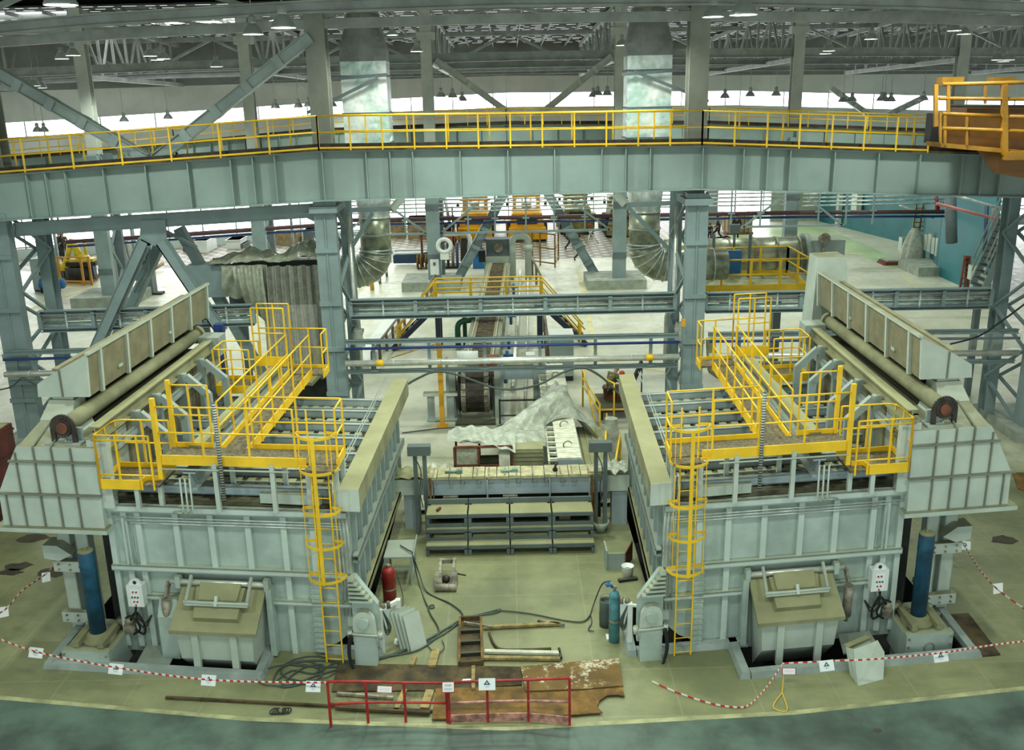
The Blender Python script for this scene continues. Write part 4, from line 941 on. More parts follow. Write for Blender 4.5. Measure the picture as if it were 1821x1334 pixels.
# draped plastic over launder: a tent from the launder down to the left boxes
r = thing('plastic_sheet', 'large milky plastic sheet draped over the long launder and the frames left of it', 'plastic sheet', (0, 27, 0))
def tent(u, v):
    crest = Vector((1.5 + .12 * math.sin(v * 6), 26.9 + 3.4 * v, 2.0 + .35 * math.sin(PI * min(1, v * 1.3 + .15)) - .5 * max(0, v - .7)))
    if v < .28:
        e_ = min(1, max(0, (v - .19) / .09)); e_ = e_ * e_ * (3 - 2 * e_); crest = Vector((.92 + (crest.x - .92) * e_, 24.9 + (crest.y - 24.9) * v / .28, 1.56 + (crest.z - 1.56) * e_))
    if u < .68:
        t = 1 - u / .68
        foot = lerp(Vector((-1.7, 24.7, 1.8)), Vector((-.2, 29.9, .1)), v ** 1.3)
        p = lerp(crest, foot, t); p.z = foot.z + (crest.z - foot.z) * (1 - t) ** 1.45 + .12 * math.sin(PI * t) * (1 - v)
        p.y -= .35 * math.sin(PI * t) * (1 - v)
    else:
        t = (u - .68) / .32
        foot = lerp(Vector((2.95, 26.0, .55)), Vector((2.7, 30.4, .3)), v)
        if v < .28: foot = lerp(crest, foot, (v / .28) ** 8)
        p = lerp(crest, foot, t); p.z = foot.z + (crest.z - foot.z) * (1 - t) ** 1.6
    k = math.sin(PI * min(1, abs(u - .68) * 2.2)) ; ph = v * 5 + (u - .68) * 1.5
    p.z += k * (.10 * math.sin(ph * 5.3 + math.sin(u * 6) * 1.2) + .05 * math.sin(ph * 12.1 + u * 4) + .025 * math.sin(ph * 23 - u * 9)) + .02 * math.sin(u * 60 + v * 31)
    p.z = max(p.z, .04); return p
b = MB(); b.grid(tent, 90, 70); b.make('sheet', 'sheet', r)
b = MB(); b.grid(lambda u, v: Vector((-1.8 + 1.85 * u, 24.15 + 1.0 * v + .12 * math.sin(u * 5), 1.98 + .1 * math.sin(u * 3 + .5) + .03 * math.sin(u * 30 + v * 4) - .2 * (1 - v) * u)), 34, 14); b.make('front_flap', 'sheet', r)
r = thing('plastic_sheet', 'dusty crumpled sheet spread on the floor behind the left twin post', 'plastic sheet', (-2.2, 25.6, 0))
b = MB(); b.grid(crumple(-3.0, -1.3, 24.0, 27.4, .03, .16, 5), 40, 40); b.make('sheet', 'sheet_floor', r)
r = thing('plastic_sheet', 'pale crumpled sheet on the floor left of the right furnace side', 'plastic sheet', (2.6, 25.6, 0))
b = MB(); b.grid(crumple(2.2, 3.0, 24.2, 27.6, .03, .14, 6), 24, 40); b.make('sheet', 'sheet_floor', r)
# frames and boxes below the sheet
r = thing('brown_stand', 'brown steel frame with open front under the flap of the plastic sheet', 'frame', (-1.1, 24.4, 0))
b = MB()
for x in (-1.6, -.95, -.05): b.bar((x, 24.2, 0), (x, 24.2, 1.85), .06, .06, up=(0, 1, 0)); b.bar((x, 25.0, 0), (x, 25.0, 1.85), .06, .06, up=(0, 1, 0))
for z in (1.3, 1.85): b.bar((-1.6, 24.2, z), (-.05, 24.2, z), .06, .06)
b.make('frame', 'rustred', r); b = MB(); b.box(-1.58, -.07, 24.4, 25.0, .05, 1.3); b.make('inner_box', 'dark', r)
b = MB(); b.box(-1.55, -.98, 24.22, 24.3, 1.34, 1.82); b.make('side_panel', 'sheet_floor', r)
b = MB(); b.box(-.05, .8, 24.3, 24.9, .0, 1.72)
for k in range(3): b.box(-.06, .81, 24.28, 24.92, 1.38 + k * .12, 1.4 + k * .12)
single(b, 'grey_box', 'dusty', 'dusty grey ribbed box standing right behind the cross launder', 'box')
b = MB(); b.box(-.4, -.1, 24.1, 24.4, 0, 1.62); single(b, 'grey_box', 'board', 'small pale upright box left of the ribbed grey box', 'box')
b = MB(); b.box(1.95, 2.75, 24.3, 28.4, .78, .86)
for k in range(4): b.bar((2.05 + .18 * k, 24.35, .88), (2.05 + .18 * k, 28.3, .88), .05, .04)
for y in (24.5, 28.2): b.box(2.0, 2.1, y, y + .1, 0, .78); b.box(2.6, 2.7, y, y + .1, 0, .78)
single(b, 'grey_table', 'dusty', 'long dusty plank table right of the long launder', 'table')
# work table, with leads
def at_box(p, w, d, h): return (p.x - w / 2, p.x + w / 2, p.y - d / 2, p.y + d / 2, 0, h)
tp = pz(711, 976, .72)
r = thing('work_table', 'grey steel work table left of the step stands', 'table', (tp.x, tp.y, 0))
b = MB(); b.box(tp.x - .33, tp.x + .33, tp.y - .45, tp.y + .45, .69, .73); b.make('table_top', 'steel', r)
for dx in (-.3, .3):
    for dy in (-.42, .42):
        b = MB(); b.bar((tp.x + dx, tp.y + dy, 0), (tp.x + dx, tp.y + dy, .69), .05, .05, up=(0, 1, 0)); b.make('leg', 'steel', r)
b = MB(); b.bar((tp.x - .3, tp.y - .42, .42), (tp.x + .3, tp.y - .42, .42), .04, .05); b.bar((tp.x + .3, tp.y - .42, .2), (tp.x + .3, tp.y + .42, .2), .04, .04); b.make('stretcher', 'steel', r)
b = MB(); b.bar((tp.x + .36, tp.y - .45, .72), (tp.x + .36, tp.y + .5, .78), .02, .12); b.make('side_angle', 'steel', r)
# gas bottles, drums, buckets
def bottle(x, y, h, rad, m_, name, lab, cap='cast'):
    r = thing(name, lab, 'gas cylinder', (x, y, 0))
    b = MB(); b.lathe((x, y, 0), [(0, 0), (rad, 0), (rad, h * .82), (rad * .8, h * .9), (rad * .35, h * .94), (0, h * .94)], 18); b.make('body', m_, r)
    b = MB(); b.cyl((x, y, h * .93), (x, y, h * 1.02), rad * .25, 8); b.cyl((x - rad * .5, y, h * .99), (x + rad * .4, y, h * .99), rad * .16, 6); b.make('valve', cap, r)
    b = MB(); b.lathe((x, y, 0), [(rad * 1.02, h * .38), (rad * 1.03, h * .4), (rad * 1.02, h * .42)], 18); b.make('band', 'cast', r); return r
p = pz(694, 1072); bottle(p.x, p.y, .95, .15, 'redcyl', 'gas_cylinder', 'red gas cylinder standing in front of the work table')
p = pz(1092, 1140); bottle(p.x, p.y, 1.25, .115, 'cyan', 'gas_cylinder', 'slim teal gas cylinder beside the right pit kerb')
b = MB(); p = p + Vector((0, .3, 0)); b = MB(); b.cyl((p.x - .05, p.y - .3, 1.26), (p.x - .12, p.y - .32, 1.34), .03, 8); b.cyl((p.x - .12, p.y - .32, 1.34), (p.x - .16, p.y - .3, 1.3), .05, 10); b.tube([(p.x + .0, p.y - .2, 1.2), (p.x - .02, p.y - .4, 1.3)], .02, 6)
single(b, 'gas_regulator', 'blue', 'small blue regulator on top of the teal gas cylinder', 'regulator')
p = pz(1078, 1112); r = thing('drum', 'small dark drum behind the teal gas cylinder', 'drum', (p.x, p.y, 0))
b = MB(); b.lathe((p.x, p.y, 0), [(0, 0), (.15, 0), (.155, .2), (.15, .4), (.15, .6), (.13, .62), (.13, .55), (0, .5)], 18); b.make('body', 'drumdark', r)
b = MB(); b.tube(arc((p.x, p.y, .62), .14, 0, PI, 10, (1, 0, 0), (0, 0, 1)), .01, 5); b.make('handle', 'cast', r)
M['drumdark'] = mat('dark green drum', (70, 82, 78), .6, var=.15)
p = pz(1116, 1027); r = thing('bucket', 'white plastic bucket right of the angled steel box', 'bucket', (p.x, p.y, 0))
b = MB(); b.lathe((p.x, p.y, 0), [(0, 0), (.11, 0), (.145, .3), (.15, .31), (.135, .31), (.1, .04), (0, .04)], 20); b.make('body', 'white', r)
b = MB(); b.tube(arc((p.x, p.y, .29), .15, 0, -PI, 10, (1, 0, 0), (0, -.6, .8)), .008, 5); b.make('handle', 'cast', r)
b = MB(); b.lathe((p.x, p.y, 0), [(0, .2), (.12, .2)], 16); b.make('contents', 'rustred', r)
p = pz(1068, 945); b = MB(); b.lathe((p.x, p.y, 0), [(0, 0), (.1, 0), (.24, .3), (.22, .31), (.08, .04), (0, .04)], 14); single(b, 'white_tub', 'hood', 'pale flared tub at the right end of the step stands', 'tub')
p = pz(1096, 1012); r = thing('angled_box', 'grey open box of bent steel plate near the right pit', 'box', (p.x, p.y, 0))
b = MB(); b.box(p.x - .22, p.x + .2, p.y - .02, p.y + .02, 0, .42); b.make('front_plate', 'steel', r)
b = MB(); b.prism([(p.x + .2, p.y, 0), (p.x + .42, p.y + .5, 0), (p.x + .42, p.y + .5, .5), (p.x + .2, p.y, .42)], (.03, 0, 0)); b.make('side_plate', 'rustred', r)
b = MB(); b.box(p.x - .26, p.x - .22, p.y - .05, p.y + .5, 0, .5); b.make('side_plate', 'steel', r)
p = pz(1115, 1035); b = MB(); b.bar((p.x - .2, p.y, .04), (p.x + .25, p.y + .1, .04), .1, .06); single(b, 'offcut', 'dark', 'dark offcut lying in front of the white bucket', 'offcut')
# demolition clamp tool
p = pz(794, 1040); r = thing('clamp_tool', 'grey twin jawed clamp attachment lying on the floor before the step stands', 'tool', (p.x, p.y, 0))
b = MB()
for s in (-1, 1): b.hexa([(p.x + s * .07, p.y - .25, 0), (p.x + s * .26, p.y - .25, 0), (p.x + s * .26, p.y + .2, 0), (p.x + s * .07, p.y + .2, 0)], [(p.x + s * .1, p.y - .1, .28), (p.x + s * .26, p.y - .1, .28), (p.x + s * .26, p.y + .2, .25), (p.x + s * .1, p.y + .2, .25)])
b.make('jaws', 'cast', r)
b = MB(); b.tube([(p.x - .25, p.y - .28, .08), (p.x + .25, p.y - .28, .08)], .09, 10); b.make('jaw_tube', 'cast', r)
b = MB()
for s in (-1, 1): b.bar((p.x + s * .16, p.y + .2, .15), (p.x + s * .16, p.y + .62, .3), .06, .12)
b.bar((p.x - .2, p.y + .62, .3), (p.x + .2, p.y + .62, .3), .1, .1); b.make('yoke', 'cast', r)
b = MB(); b.ball((p.x, p.y - .02, .16), .1); b.tube([(p.x + .26, p.y + .15, .2), (p.x + .45, p.y + .15, .15)], .02, 6); b.make('pin', 'chain', r)
# hose stands by the pit mouths
for s, px in (('left', 1), ('right', -1)):
    fx = -2.78 if s == 'left' else 2.3; d = .32 * px
    r = thing('hose_stand', 'white post frame carrying hoses at the inner front corner of the %s furnace' % s, 'stand', (fx, 17.3, 0))
    for k, xx in enumerate((fx - .0, fx + d)):
        b = MB(); b.box(xx - .05, xx + .05, 17.25 + .35 * k, 17.37 + .35 * k, -.15 if k == 0 else 0, 1.0); b.make('post', 'white', r)
    b = MB(); b.bar((fx, 17.3, .97), (fx + d, 17.65, .97), .07, .08); b.bar((fx, 17.3, .97), (fx - d * .9, 17.2, .97), .05, .05); b.make('arm', 'white', r)
    b = MB(); b.box(fx + d - .12, fx + d + .12, 17.55, 17.75, 0, .03); b.make('foot_plate', 'white', r)
    b = MB(); b.ball((fx + .05 * px, 17.35, 1.03), .06); b.cyl((fx + .16 * px, 17.4, .95), (fx + .16 * px, 17.4, 1.1), .04, 8); b.make('coupling', 'cast', r)
    for q in range(3):
        b = MB(); b.tube(smooth_path([(fx + .05 * px, 17.3, .95), (fx + (.14 + .03 * q) * px, 17.28, .6), (fx + .1 * px, 17.3, .5 - .05 * q), (fx + .02 * px, 17.28, .9)]), .014, 5); b.make('hose', 'cable', r)
# leaning panels
for k in range(4):
    x0 = -2.42 + .075 * k; y0 = 17.45 - .03 * k
    b = MB(); a = Vector((x0, y0 - .1, 0)); c = Vector((x0 + .30, y0 + .15, 0)) ; up = Vector((-.2 + .015 * k, .12, .82 - (.05 if k == 3 else 0)))
    n = (c - a).cross(up).normalized() * .025
    b.hexa([a, c, c + n, a + n], [a + up, c + up, c + n + up, a + n + up])
    o = single(b, 'leaning_panel', 'hood', ['rearmost grey panel leaning on the left hose stand', 'second grey panel from the back leaning on the left hose stand', 'third grey panel from the back leaning on the left hose stand', 'front grey panel of the leaning stack by the left hose stand'][k], 'panel', 'leaning grey panels')
# cover plates in the pit mouths
def plate(pts, z0, th, name, m_, lab, cat='plate', Z=0.0):
    P = [pz(x, y, Z) for x, y in pts]; b = MB(); b.hexa([(q.x, q.y, z0) for q in P], [(q.x, q.y, z0 + th) for q in P]) if len(P) == 4 else b.prism([(q.x, q.y, z0) for q in P], (0, 0, th))
    return single(b, name, m_, lab, cat)
plate(((240, 1187), (298, 1192), (322, 1142), (268, 1136)), .0, .03, 'pit_plate', 'steel', 'flat grey cover plate between the blue ram block and hopper at left')
plate(((1500, 1165), (1562, 1150), (1545, 1124), (1490, 1130)), .0, .03, 'pit_plate', 'steel', 'flat grey cover plate between the hopper and blue ram block at right')
plate(((1690, 1094), (1722, 1092), (1779, 1166), (1737, 1170)), .012, .015, 'rust_plate', 'rustdark', 'dark rusty plate on the floor right of the right pit kerb')
plate(((1800, 842), (1821, 842), (1840, 880), (1810, 870)), .012, .02, 'rust_plate', 'rustorange', 'rusty plate edge on the floor behind the right end hood')
r = thing('tilted_box', 'grey open sheet metal box leaning on the right pit kerb', 'box', (6.75, 16.4, 0))
c0, c1, c2, c3 = pz(1526, 1219), pz(1571, 1207), pz(1571, 1150, .35), pz(1515, 1180, .3)
pts0 = [pz(1526, 1219), pz(1570, 1207), pz(1572, 1160, 0) , pz(1512, 1195, 0)]
A_ = pd(1518, 1155, 16.25); B_ = pd(1561, 1139, 16.5); C_ = pd(1573, 1160, 16.35); E_ = pd(1504, 1150, 16.45); F_ = pd(1506, 1172, 16.6)
fl, fr_ = pz(1526, 1220), pz(1571, 1208)
b = MB(); b.prism([fl, fr_, C_, B_, A_], (.0, .02, .0)); b.make('front_sheet', 'hood', r)
b = MB(); bl = pz(1512, 1200); b.prism([fl, A_, E_, bl], (.02, 0, 0)); b.make('side_sheet', 'hood', r)
b = MB(); b.bar(E_, pd(1545, 1133, 16.8), .12, .04); b.make('top_flange', 'dusty', r)
b = MB(); b.prism([bl, E_, pd(1545, 1133, 16.8), pz(1560, 1190)], (0, .02, 0)); b.make('back_sheet', 'hood', r)
# steel plates and timber on the floor
plate(((600, 1182), (928, 1188), (928, 1220), (775, 1230), (590, 1232)), .012, .02, 'rust_plate', 'rustdark', 'long dark rusty plate lying left, behind the red barrier')
plate(((775, 1229), (1105, 1222), (1111, 1243), (1098, 1240), (1080, 1241), (1066, 1250), (1062, 1262), (1072, 1272), (1020, 1276), (768, 1284)), .04, .02, 'rust_plate', 'rustorange', 'large orange rusty plate with a round notch, behind the right red barrier')
plate(((926, 1192), (1100, 1177), (1108, 1226), (1040, 1232), (935, 1236)), .07, .02, 'rust_plate', 'rustworn', 'rusty chequer plate with worn white patches on top of the orange plate')
def worn():
    t = NT('worn chequer plate'); n = t.noise(2.5, 6, .7); n2 = t.noise(26, 2)
    c = t.mix(t.ramp(t.noise(1.6, 4), .3, .7), rgba((92, 70, 32)), rgba((122, 94, 44)))
    c = t.mix(t.math('MULTIPLY', t.ramp(n, .52, .6), t.ramp(n2, .35, .6)), c, rgba((206, 200, 176))); t.link(c, t.b.inputs['Base Color']); t.b.inputs['Roughness'].default_value = .8; return t.m
M['rustworn'] = worn()
plate(((595, 1233), (770, 1232), (764, 1270), (590, 1262)), .004, .008, 'trench_cover', 'trench', 'shallow earth coloured trench cover left of the orange plate')
M['trench'] = mat('earthy trench', (120, 116, 84), .9, var=.35, scale=3)
for k, (a, c, w, m_, lab) in enumerate((((600, 1238), (700, 1246), .06, 'cast', 'thin pale pipe in the trench behind the left red barrier'), ((598, 1262), (765, 1272), .09, 'rustdark', 'long rusty angle in the trench behind the left red barrier'), ((705, 1268), (720, 1232), .1, 'wood', 'timber batten standing across the trench left of the orange plate'), ((755, 1265), (765, 1233), .16, 'wood', 'broad timber board across the trench beside the orange plate'),
        ((842, 1232), (842, 1192), .07, 'wood', 'short timber batten lying on the dark plate behind the barrier'), ((860, 1120), (996, 1113), .09, 'wood', 'timber beam on the floor nearest the step stands'), ((862, 1163), (996, 1166), .1, 'board', 'pale timber beam right of the rusty channel tray'), ((860, 1174), (996, 1176), .1, 'wood', 'darker timber beam in front of the pale timber beam'), ((776, 1160), (768, 1190), .16, 'wood', 'short board left of the rusty channel tray'), ((738, 1172), (732, 1188), .1, 'wood', 'small board end left of the short board'),
        ((825, 1114), (876, 1122), .04, 'cast', 'steel bar lying across the top of the rusty channel tray'), ((956, 1108), (1004, 1116), .05, 'cast', 'small steel bar lying past the end of the timber beam'), ((295, 1243), (772, 1268), .05, 'rustdark', 'very long rusty bar lying on the floor left of the red barrier'), ((994, 1158), (998, 1175), .05, 'rustdark', 'short rusty stub at the end of the timber beams'))):
    p, q = pz(*a), pz(*c); zz = .06 + (.03 if k in (4, 10) else 0); b = MB(); b.bar(p + Vector((0, 0, zz if k != 12 else .03)), q + Vector((0, 0, zz if k != 12 else .03)), w, .05); single(b, 'floor_batten' if m_ in ('wood', 'board') else 'steel_bar', m_, lab, 'timber' if m_ in ('wood', 'board') else 'bar')
b = MB(); b.tube(smooth_path([pz(870, 1128) + Vector((0, 0, .03)), pz(885, 1155) + Vector((0, 0, .03)), pz(930, 1158) + Vector((0, 0, .03)), pz(980, 1156) + Vector((0, 0, .03))]), .03, 6); single(b, 'bent_strip', 'rustdark', 'bent dark strip between the two timber beams', 'strip')
P = [pz(818, 1106), pz(855, 1104), pz(858, 1184), pz(817, 1187)]
r = thing('channel_tray', 'rusty channel tray with ribs lying near the middle of the floor', 'tray', tuple((P[0] + P[2]) / 2))
b = MB(); b.hexa([(q.x, q.y, .01) for q in P], [(q.x, q.y, .03) for q in P]); b.make('bottom', 'rustdark', r)
for a, c in ((0, 3), (1, 2), (0, 1), (3, 2)):
    b = MB(); b.bar(P[a] + Vector((0, 0, .07)), P[c] + Vector((0, 0, .07)), .05, .12); b.make('edge', 'rustorange' if a in (0, 1) and c in (3, 2) else 'rustdark', r)
for t in (.3, .55, .8):
    b = MB(); b.bar(lerp(P[0], P[3], t) + Vector((0, 0, .07)), lerp(P[1], P[2], t) + Vector((0, 0, .07)), .06, .08); b.make('rib', 'dark', r)
p = pz(497, 1268); b = MB()
for k in range(6): b.tube(arc((p.x + .05 * k - .1, p.y, .04), .07, k, k + 5, 10, (1, 0, 0), (.2, .9, .3)), .012, 5)
single(b, 'wire_tangle', 'black', 'small dark tangle of wire under the long rusty bar', 'wire')
# hoses on the floor
def hose(pts, rad, lab, m_='cable', z=.03, name='floor_hose'):
    b = MB(); rad *= .75; b.tube(smooth_path([Vector((q.x, q.y, q.z + z)) for q in [pz(*p_) if len(p_) == 2 else pz(p_[0], p_[1], p_[2]) for p_ in pts]], 6), rad, 6); return single(b, name, m_, lab, 'hose')
hose(((712, 972, .74), (725, 980, .74), (733, 985, .74), (736, 1000, .5), (745, 1040), (758, 1075), (765, 1083), (772, 1082), (770, 1078), (762, 1082), (766, 1095), (778, 1115), (780, 1130), (765, 1145), (740, 1160), (700, 1168), (660, 1175), (600, 1180), (560, 1200), (520, 1195), (490, 1215)), .022, 'dark hose looping down from the work table to the coil at left')
hose(((735, 992, .72), (745, 1020, .2), (760, 1055), (800, 1075), (822, 1093), (818, 1108), (790, 1122), (740, 1150), (690, 1170), (640, 1180), (590, 1178), (545, 1178), (500, 1190), (485, 1215)), .022, 'dark hose sweeping right of the table then back to the left')
hose(((520, 1185), (600, 1188), (680, 1172), (760, 1140), (820, 1105), (880, 1088), (890, 1086), (880, 1092), (830, 1102), (780, 1135), (700, 1165), (560, 1205), (530, 1220), (500, 1222), (540, 1190), (575, 1186), (560, 1215), (520, 1218)), .024, 'double grey hose running from the coil to the middle of the floor')
hose(((880, 1087), (940, 1093), (1000, 1105), (1035, 1108), (1048, 1098), (1052, 1088), (1062, 1060, .3), (1072, 1040, .9), (1085, 1036, 1.2)), .022, 'grey hose running right to the teal gas cylinder')
hose(((1050, 1095), (1052, 1110), (1046, 1122), (1056, 1125)), .016, 'frayed hose end on the floor left of the teal gas cylinder')
hose(((705, 1020, .9), (716, 1060, .3), (718, 1090), (738, 1135), (760, 1150), (775, 1165), (790, 1155), (786, 1140)), .014, 'thin hose dropping from the red gas cylinder')
def coil(cx, cy, n, rad, lab):
    c = pz(cx, cy); b = MB(); pts = []
    for k in range(n * 14): a = 2 * PI * k / 14; rr_ = rad * (1 + .25 * math.sin(k * .37)); pts.append((c.x + rr_ * 1.5 * math.cos(a) + .2 * math.sin(k * .21), c.y + rr_ * math.sin(a) + .12 * math.cos(k * .17), .03 + .006 * (k // 14)))
    b.tube(pts, .013, 6); return single(b, 'hose_coil', 'cable', lab, 'hose')
coil(535, 1197, 3, .36, 'loose coil of grey hose on the floor left of the dark rusty plate')
# red barriers
def barrier(pxs, ytop, ybot, lab, kick=False):
    P = [pz(x, y) for x, y in zip(pxs, ybot)]; r = thing('red_barrier', lab, 'barrier', tuple(P[0]))
    T_ = []
    for p_, (x, y) in zip(P, zip(pxs, ytop)):
        z = pd(x, y, p_.y).z; T_.append(Vector((p_.x, p_.y, z))); b = MB(); b.bar(p_, T_[-1], .045, .045, up=(0, 1, 0)); b.make('post', 'redpaint', r)
    for f, nm in ((1, 'top_rail'), (.5, 'mid_rail')):
        b = MB(); b.tube([lerp(p_, t_, f) for p_, t_ in zip(P, T_)], .024, 6); b.make(nm, 'redpaint' if not (kick and f < 1) else 'redworn', r)
    if kick:
        b = MB()
        for a, c in zip(P, P[1:]): b.bar(a + Vector((0, 0, .1)), c + Vector((0, 0, .1)), .02, .16)
        b.make('kick_plate', 'redworn', r)
    return r, P, T_
M['redworn'] = mat('worn red and white paint', (178, 128, 116), .6, var=.35, scale=6)
_, BP, BT = barrier((589, 655, 722, 796), (1212, 1212, 1214, 1215), (1293, 1286, 1284, 1285), 'red tube barrier, the left panel with an oblong notice')
_, BQ, BU = barrier((800, 868, 940, 1013), (1214, 1211, 1209, 1206), (1287, 1284, 1283, 1290), 'red tube barrier, the right panel with a worn kick plate', True)
# notices and tape
def notice(c, w, h, lab, kind='tri', tilt=0.0, name='paper_notice'):
    c = Vector(c); d = Vector((math.cos(tilt), 0, -math.sin(tilt))); up = Vector((math.sin(tilt), .35, math.cos(tilt) * .94)); n = Vector((0, -1, .35)).normalized()
    r = thing(name, lab, 'notice', tuple(c)); Q = lambda u, v, o=0: c + d * (u * w / 2) + up * (v * h / 2) + n * o
    b = MB(); b.hexa([Q(-1, -1), Q(1, -1), Q(1, 1), Q(-1, 1)], [Q(-1, -1, .004), Q(1, -1, .004), Q(1, 1, .004), Q(-1, 1, .004)]); b.make('sheet', 'paper' if kind == 'tri' else 'redpaint', r)
    if kind == 'tri':
        b = MB(); b.prism([Q(-.42, -.1, .005), Q(.42, -.1, .005), Q(0, .75, .005)], n * .002); b.make('triangle_mark', 'ink', r)
        b = MB(); b.prism([Q(-.12, .12, .0075), Q(.1, .12, .0075), Q(0, .4, .0075)], n * .002); b.make('triangle_core', 'paper', r)
        for v, hw in ((-.35, .3), (-.55, .22)):
            b = MB(); b.prism([Q(-hw, v, .005), Q(hw, v, .005), Q(hw, v + .07, .005), Q(-hw, v + .07, .005)], n * .002); b.make('print_line', 'inkpale', r)
    else:
        b = MB(); b.prism([Q(-.88, -.85, .005), Q(.88, -.85, .005), Q(.88, .85, .005), Q(-.88, .85, .005)], n * .002); b.make('white_field', 'paper', r)
        if kind == 'stop':
            o = text('STOP', Q(0, .28, .009), d, up, n, h * .24, 'redpaint'); o.parent = r; o.location = o.location - Vector(r.location)
            for v, hw in ((-.3, .65), (-.52, .6)):
                b = MB(); b.prism([Q(-hw, v, .008), Q(hw, v, .008), Q(hw, v + .1, .008), Q(-hw, v + .1, .008)], n * .002); b.make('print_line', 'inkpale', r)
        else:
            for v in (.25, -.15):
                b = MB(); b.prism([Q(-.65, v, .008), Q(.65, v, .008), Q(.65, v + .12, .008), Q(-.65, v + .12, .008)], n * .002); b.make('print_line', 'pinkline', r)
    return r
M['inkpale'] = mat('pale print', (176, 188, 196), .7, var=.05); M['pinkline'] = mat('pale red print', (232, 200, 200), .7, var=.05)
def text(s, pos, d, up, n, size, m_):
    cu = bpy.data.curves.new('lettering', 'FONT'); cu.body = s; cu.size = size; cu.align_x = 'CENTER'; cu.align_y = 'CENTER'; cu.extrude = .001
    t_ = bpy.data.objects.new('t', cu); me = bpy.data.meshes.new_from_object(t_); bpy.data.objects.remove(t_); PEND.append((me, m_)); o = bpy.data.objects.new('lettering', me); COL.objects.link(o)
    up2 = n.cross(d).normalized(); mt = Matrix((d, up2, n)).transposed().to_4x4(); o.rotation_euler = mt.to_euler(); o.location = pos; return o
def stripes():
    t = NT('red and white tape'); p = t.node('ShaderNodeNewGeometry').outputs['Position']; x = t.node('ShaderNodeSeparateXYZ'); t.link(p, x.inputs[0])
    f = t.math('FRACT', t.math('MULTIPLY', t.math('ADD', x.outputs[0], t.math('MULTIPLY', x.outputs[1], .6)), 8.0)); f = t.math('GREATER_THAN', f, .5)
    t.link(t.mix(f, rgba((196, 52, 52)), rgba((232, 232, 222))), t.b.inputs['Base Color']); return t.m
M['tape'] = stripes()
TZ = .72
def tape(pts, lab, w=.032):
    pts = [pz(*p_) if len(p_) == 3 else Vector(p_) for p_ in pts]; b = MB()
    P = smooth_path(pts, 5)
    for a, c in zip(P, P[1:]): b.bar(a, c, .01, w)
    return single(b, 'barrier_tape', 'tape', lab, 'tape')
tape([(-40, 1120, TZ), (60, 1158, TZ), (205, 1187, TZ), (370, 1209, TZ), (556, 1214, TZ), (589, 1213, .74)], 'red and white tape across the front of the left pit')
tape([(-40, 1110, TZ), (8, 1085, TZ), (40, 1050, TZ), (80, 1022, TZ), (108, 995, TZ)], 'faint red and white tape running back along the left edge')
tape([(1391, 1180, .35), (1470, 1176, .55), (1560, 1172, TZ), (1675, 1161, TZ), (1760, 1148, TZ), (1860, 1136, TZ)], 'red and white tape across the front of the right pit')
tape([(1391, 1182, .3), (1365, 1220, .12), (1335, 1252, .04), (1310, 1258, .03), (1260, 1250, .03), (1200, 1230, .03), (1160, 1212, .03)], 'red and white tape sagging from the hopper leg to the floor')
tape([(1708, 958, TZ), (1740, 1010, TZ), (1776, 1050, TZ), (1840, 1095, TZ)], 'red and white tape running back at the far right edge')
for (x, y, lab, tl) in ((64, 1161, 'white triangle notice at the left end of the left tape', .15), (206, 1190, 'white triangle notice on the tape before the left blue ram', .15), (371, 1210, 'white triangle notice on the tape before the left hopper', .1), (557, 1221, 'white triangle notice near the red barrier on the left tape', .05),
                        (1470, 1184, 'white triangle notice on the tape right of the right hopper leg', -.12), (1673, 1168, 'white triangle notice on the tape before the right blue ram', -.12), (1716, 970, 'white triangle notice high up on the far right tape', .1)):
    notice(pz(x, y, TZ - .12), .27, .2, lab, 'tri', tl)
for (x, y, lab) in ((6, 1090, 'blank white sheet on the tape at the left edge'), (81, 1028, 'blank white sheet on the tape above the left edge sheet'), (1776, 1048, 'blank white sheet low on the far right tape')):
    p = pz(x, y, TZ - .1); b = MB(); b.prism([p + Vector((-.1, 0, -.12)), p + Vector((.1, 0, -.08)), p + Vector((.1, .05, .12)), p + Vector((-.1, .05, .1))], (0, .006, 0)); single(b, 'paper_notice', 'paper', lab, 'notice')
p = pd(866, 1217, BU[1].y - .05); notice(p, .3, .21, 'white triangle notice tied to the right red barrier', 'tri', 0)
p = pd(797, 1222, BU[0].y - .05); notice(p, .23, .2, 'red bordered stop notice where the two red barriers meet', 'stop', 0)
p = pd(684, 1226, BP[1].y - .05); notice(p, .29, .13, 'red bordered oblong notice on the left red barrier', 'line', .08)
p = pz(1403, 1194, .3); notice(p, .27, .13, 'red bordered oblong notice hanging below the right hopper leg', 'line', .03)
p = pz(828, 1213, .02); b = MB(); b.prism([p + Vector((-.1, -.05, .03)), p + Vector((.1, -.03, .03)), p + Vector((.11, .06, .03)), p + Vector((-.05, .05, .03))], (0, 0, .004)); single(b, 'paper_scrap', 'paper', 'small white paper scrap lying on the dark plate behind the barrier', 'paper')
b = MB(); A_ = pz(1394, 1196, .2); C_ = pz(1391, 1232, .02)
b.tube([A_, C_], .012, 5); b.tube(smooth_path([C_, pz(1375, 1255, .02), pz(1385, 1264, .02), pz(1400, 1262, .02), C_], 5), .012, 5); single(b, 'yellow_strap', 'yellowcord', 'thin yellow strap hanging below the right hopper leg to the floor', 'strap')
M['yellowcord'] = mat('yellow cord', (206, 172, 70), .8, var=.1)
p = pz(1470, 985 - 40); b = MB(); q0, q1 = pz(1692, 985), pz(1710, 1005)
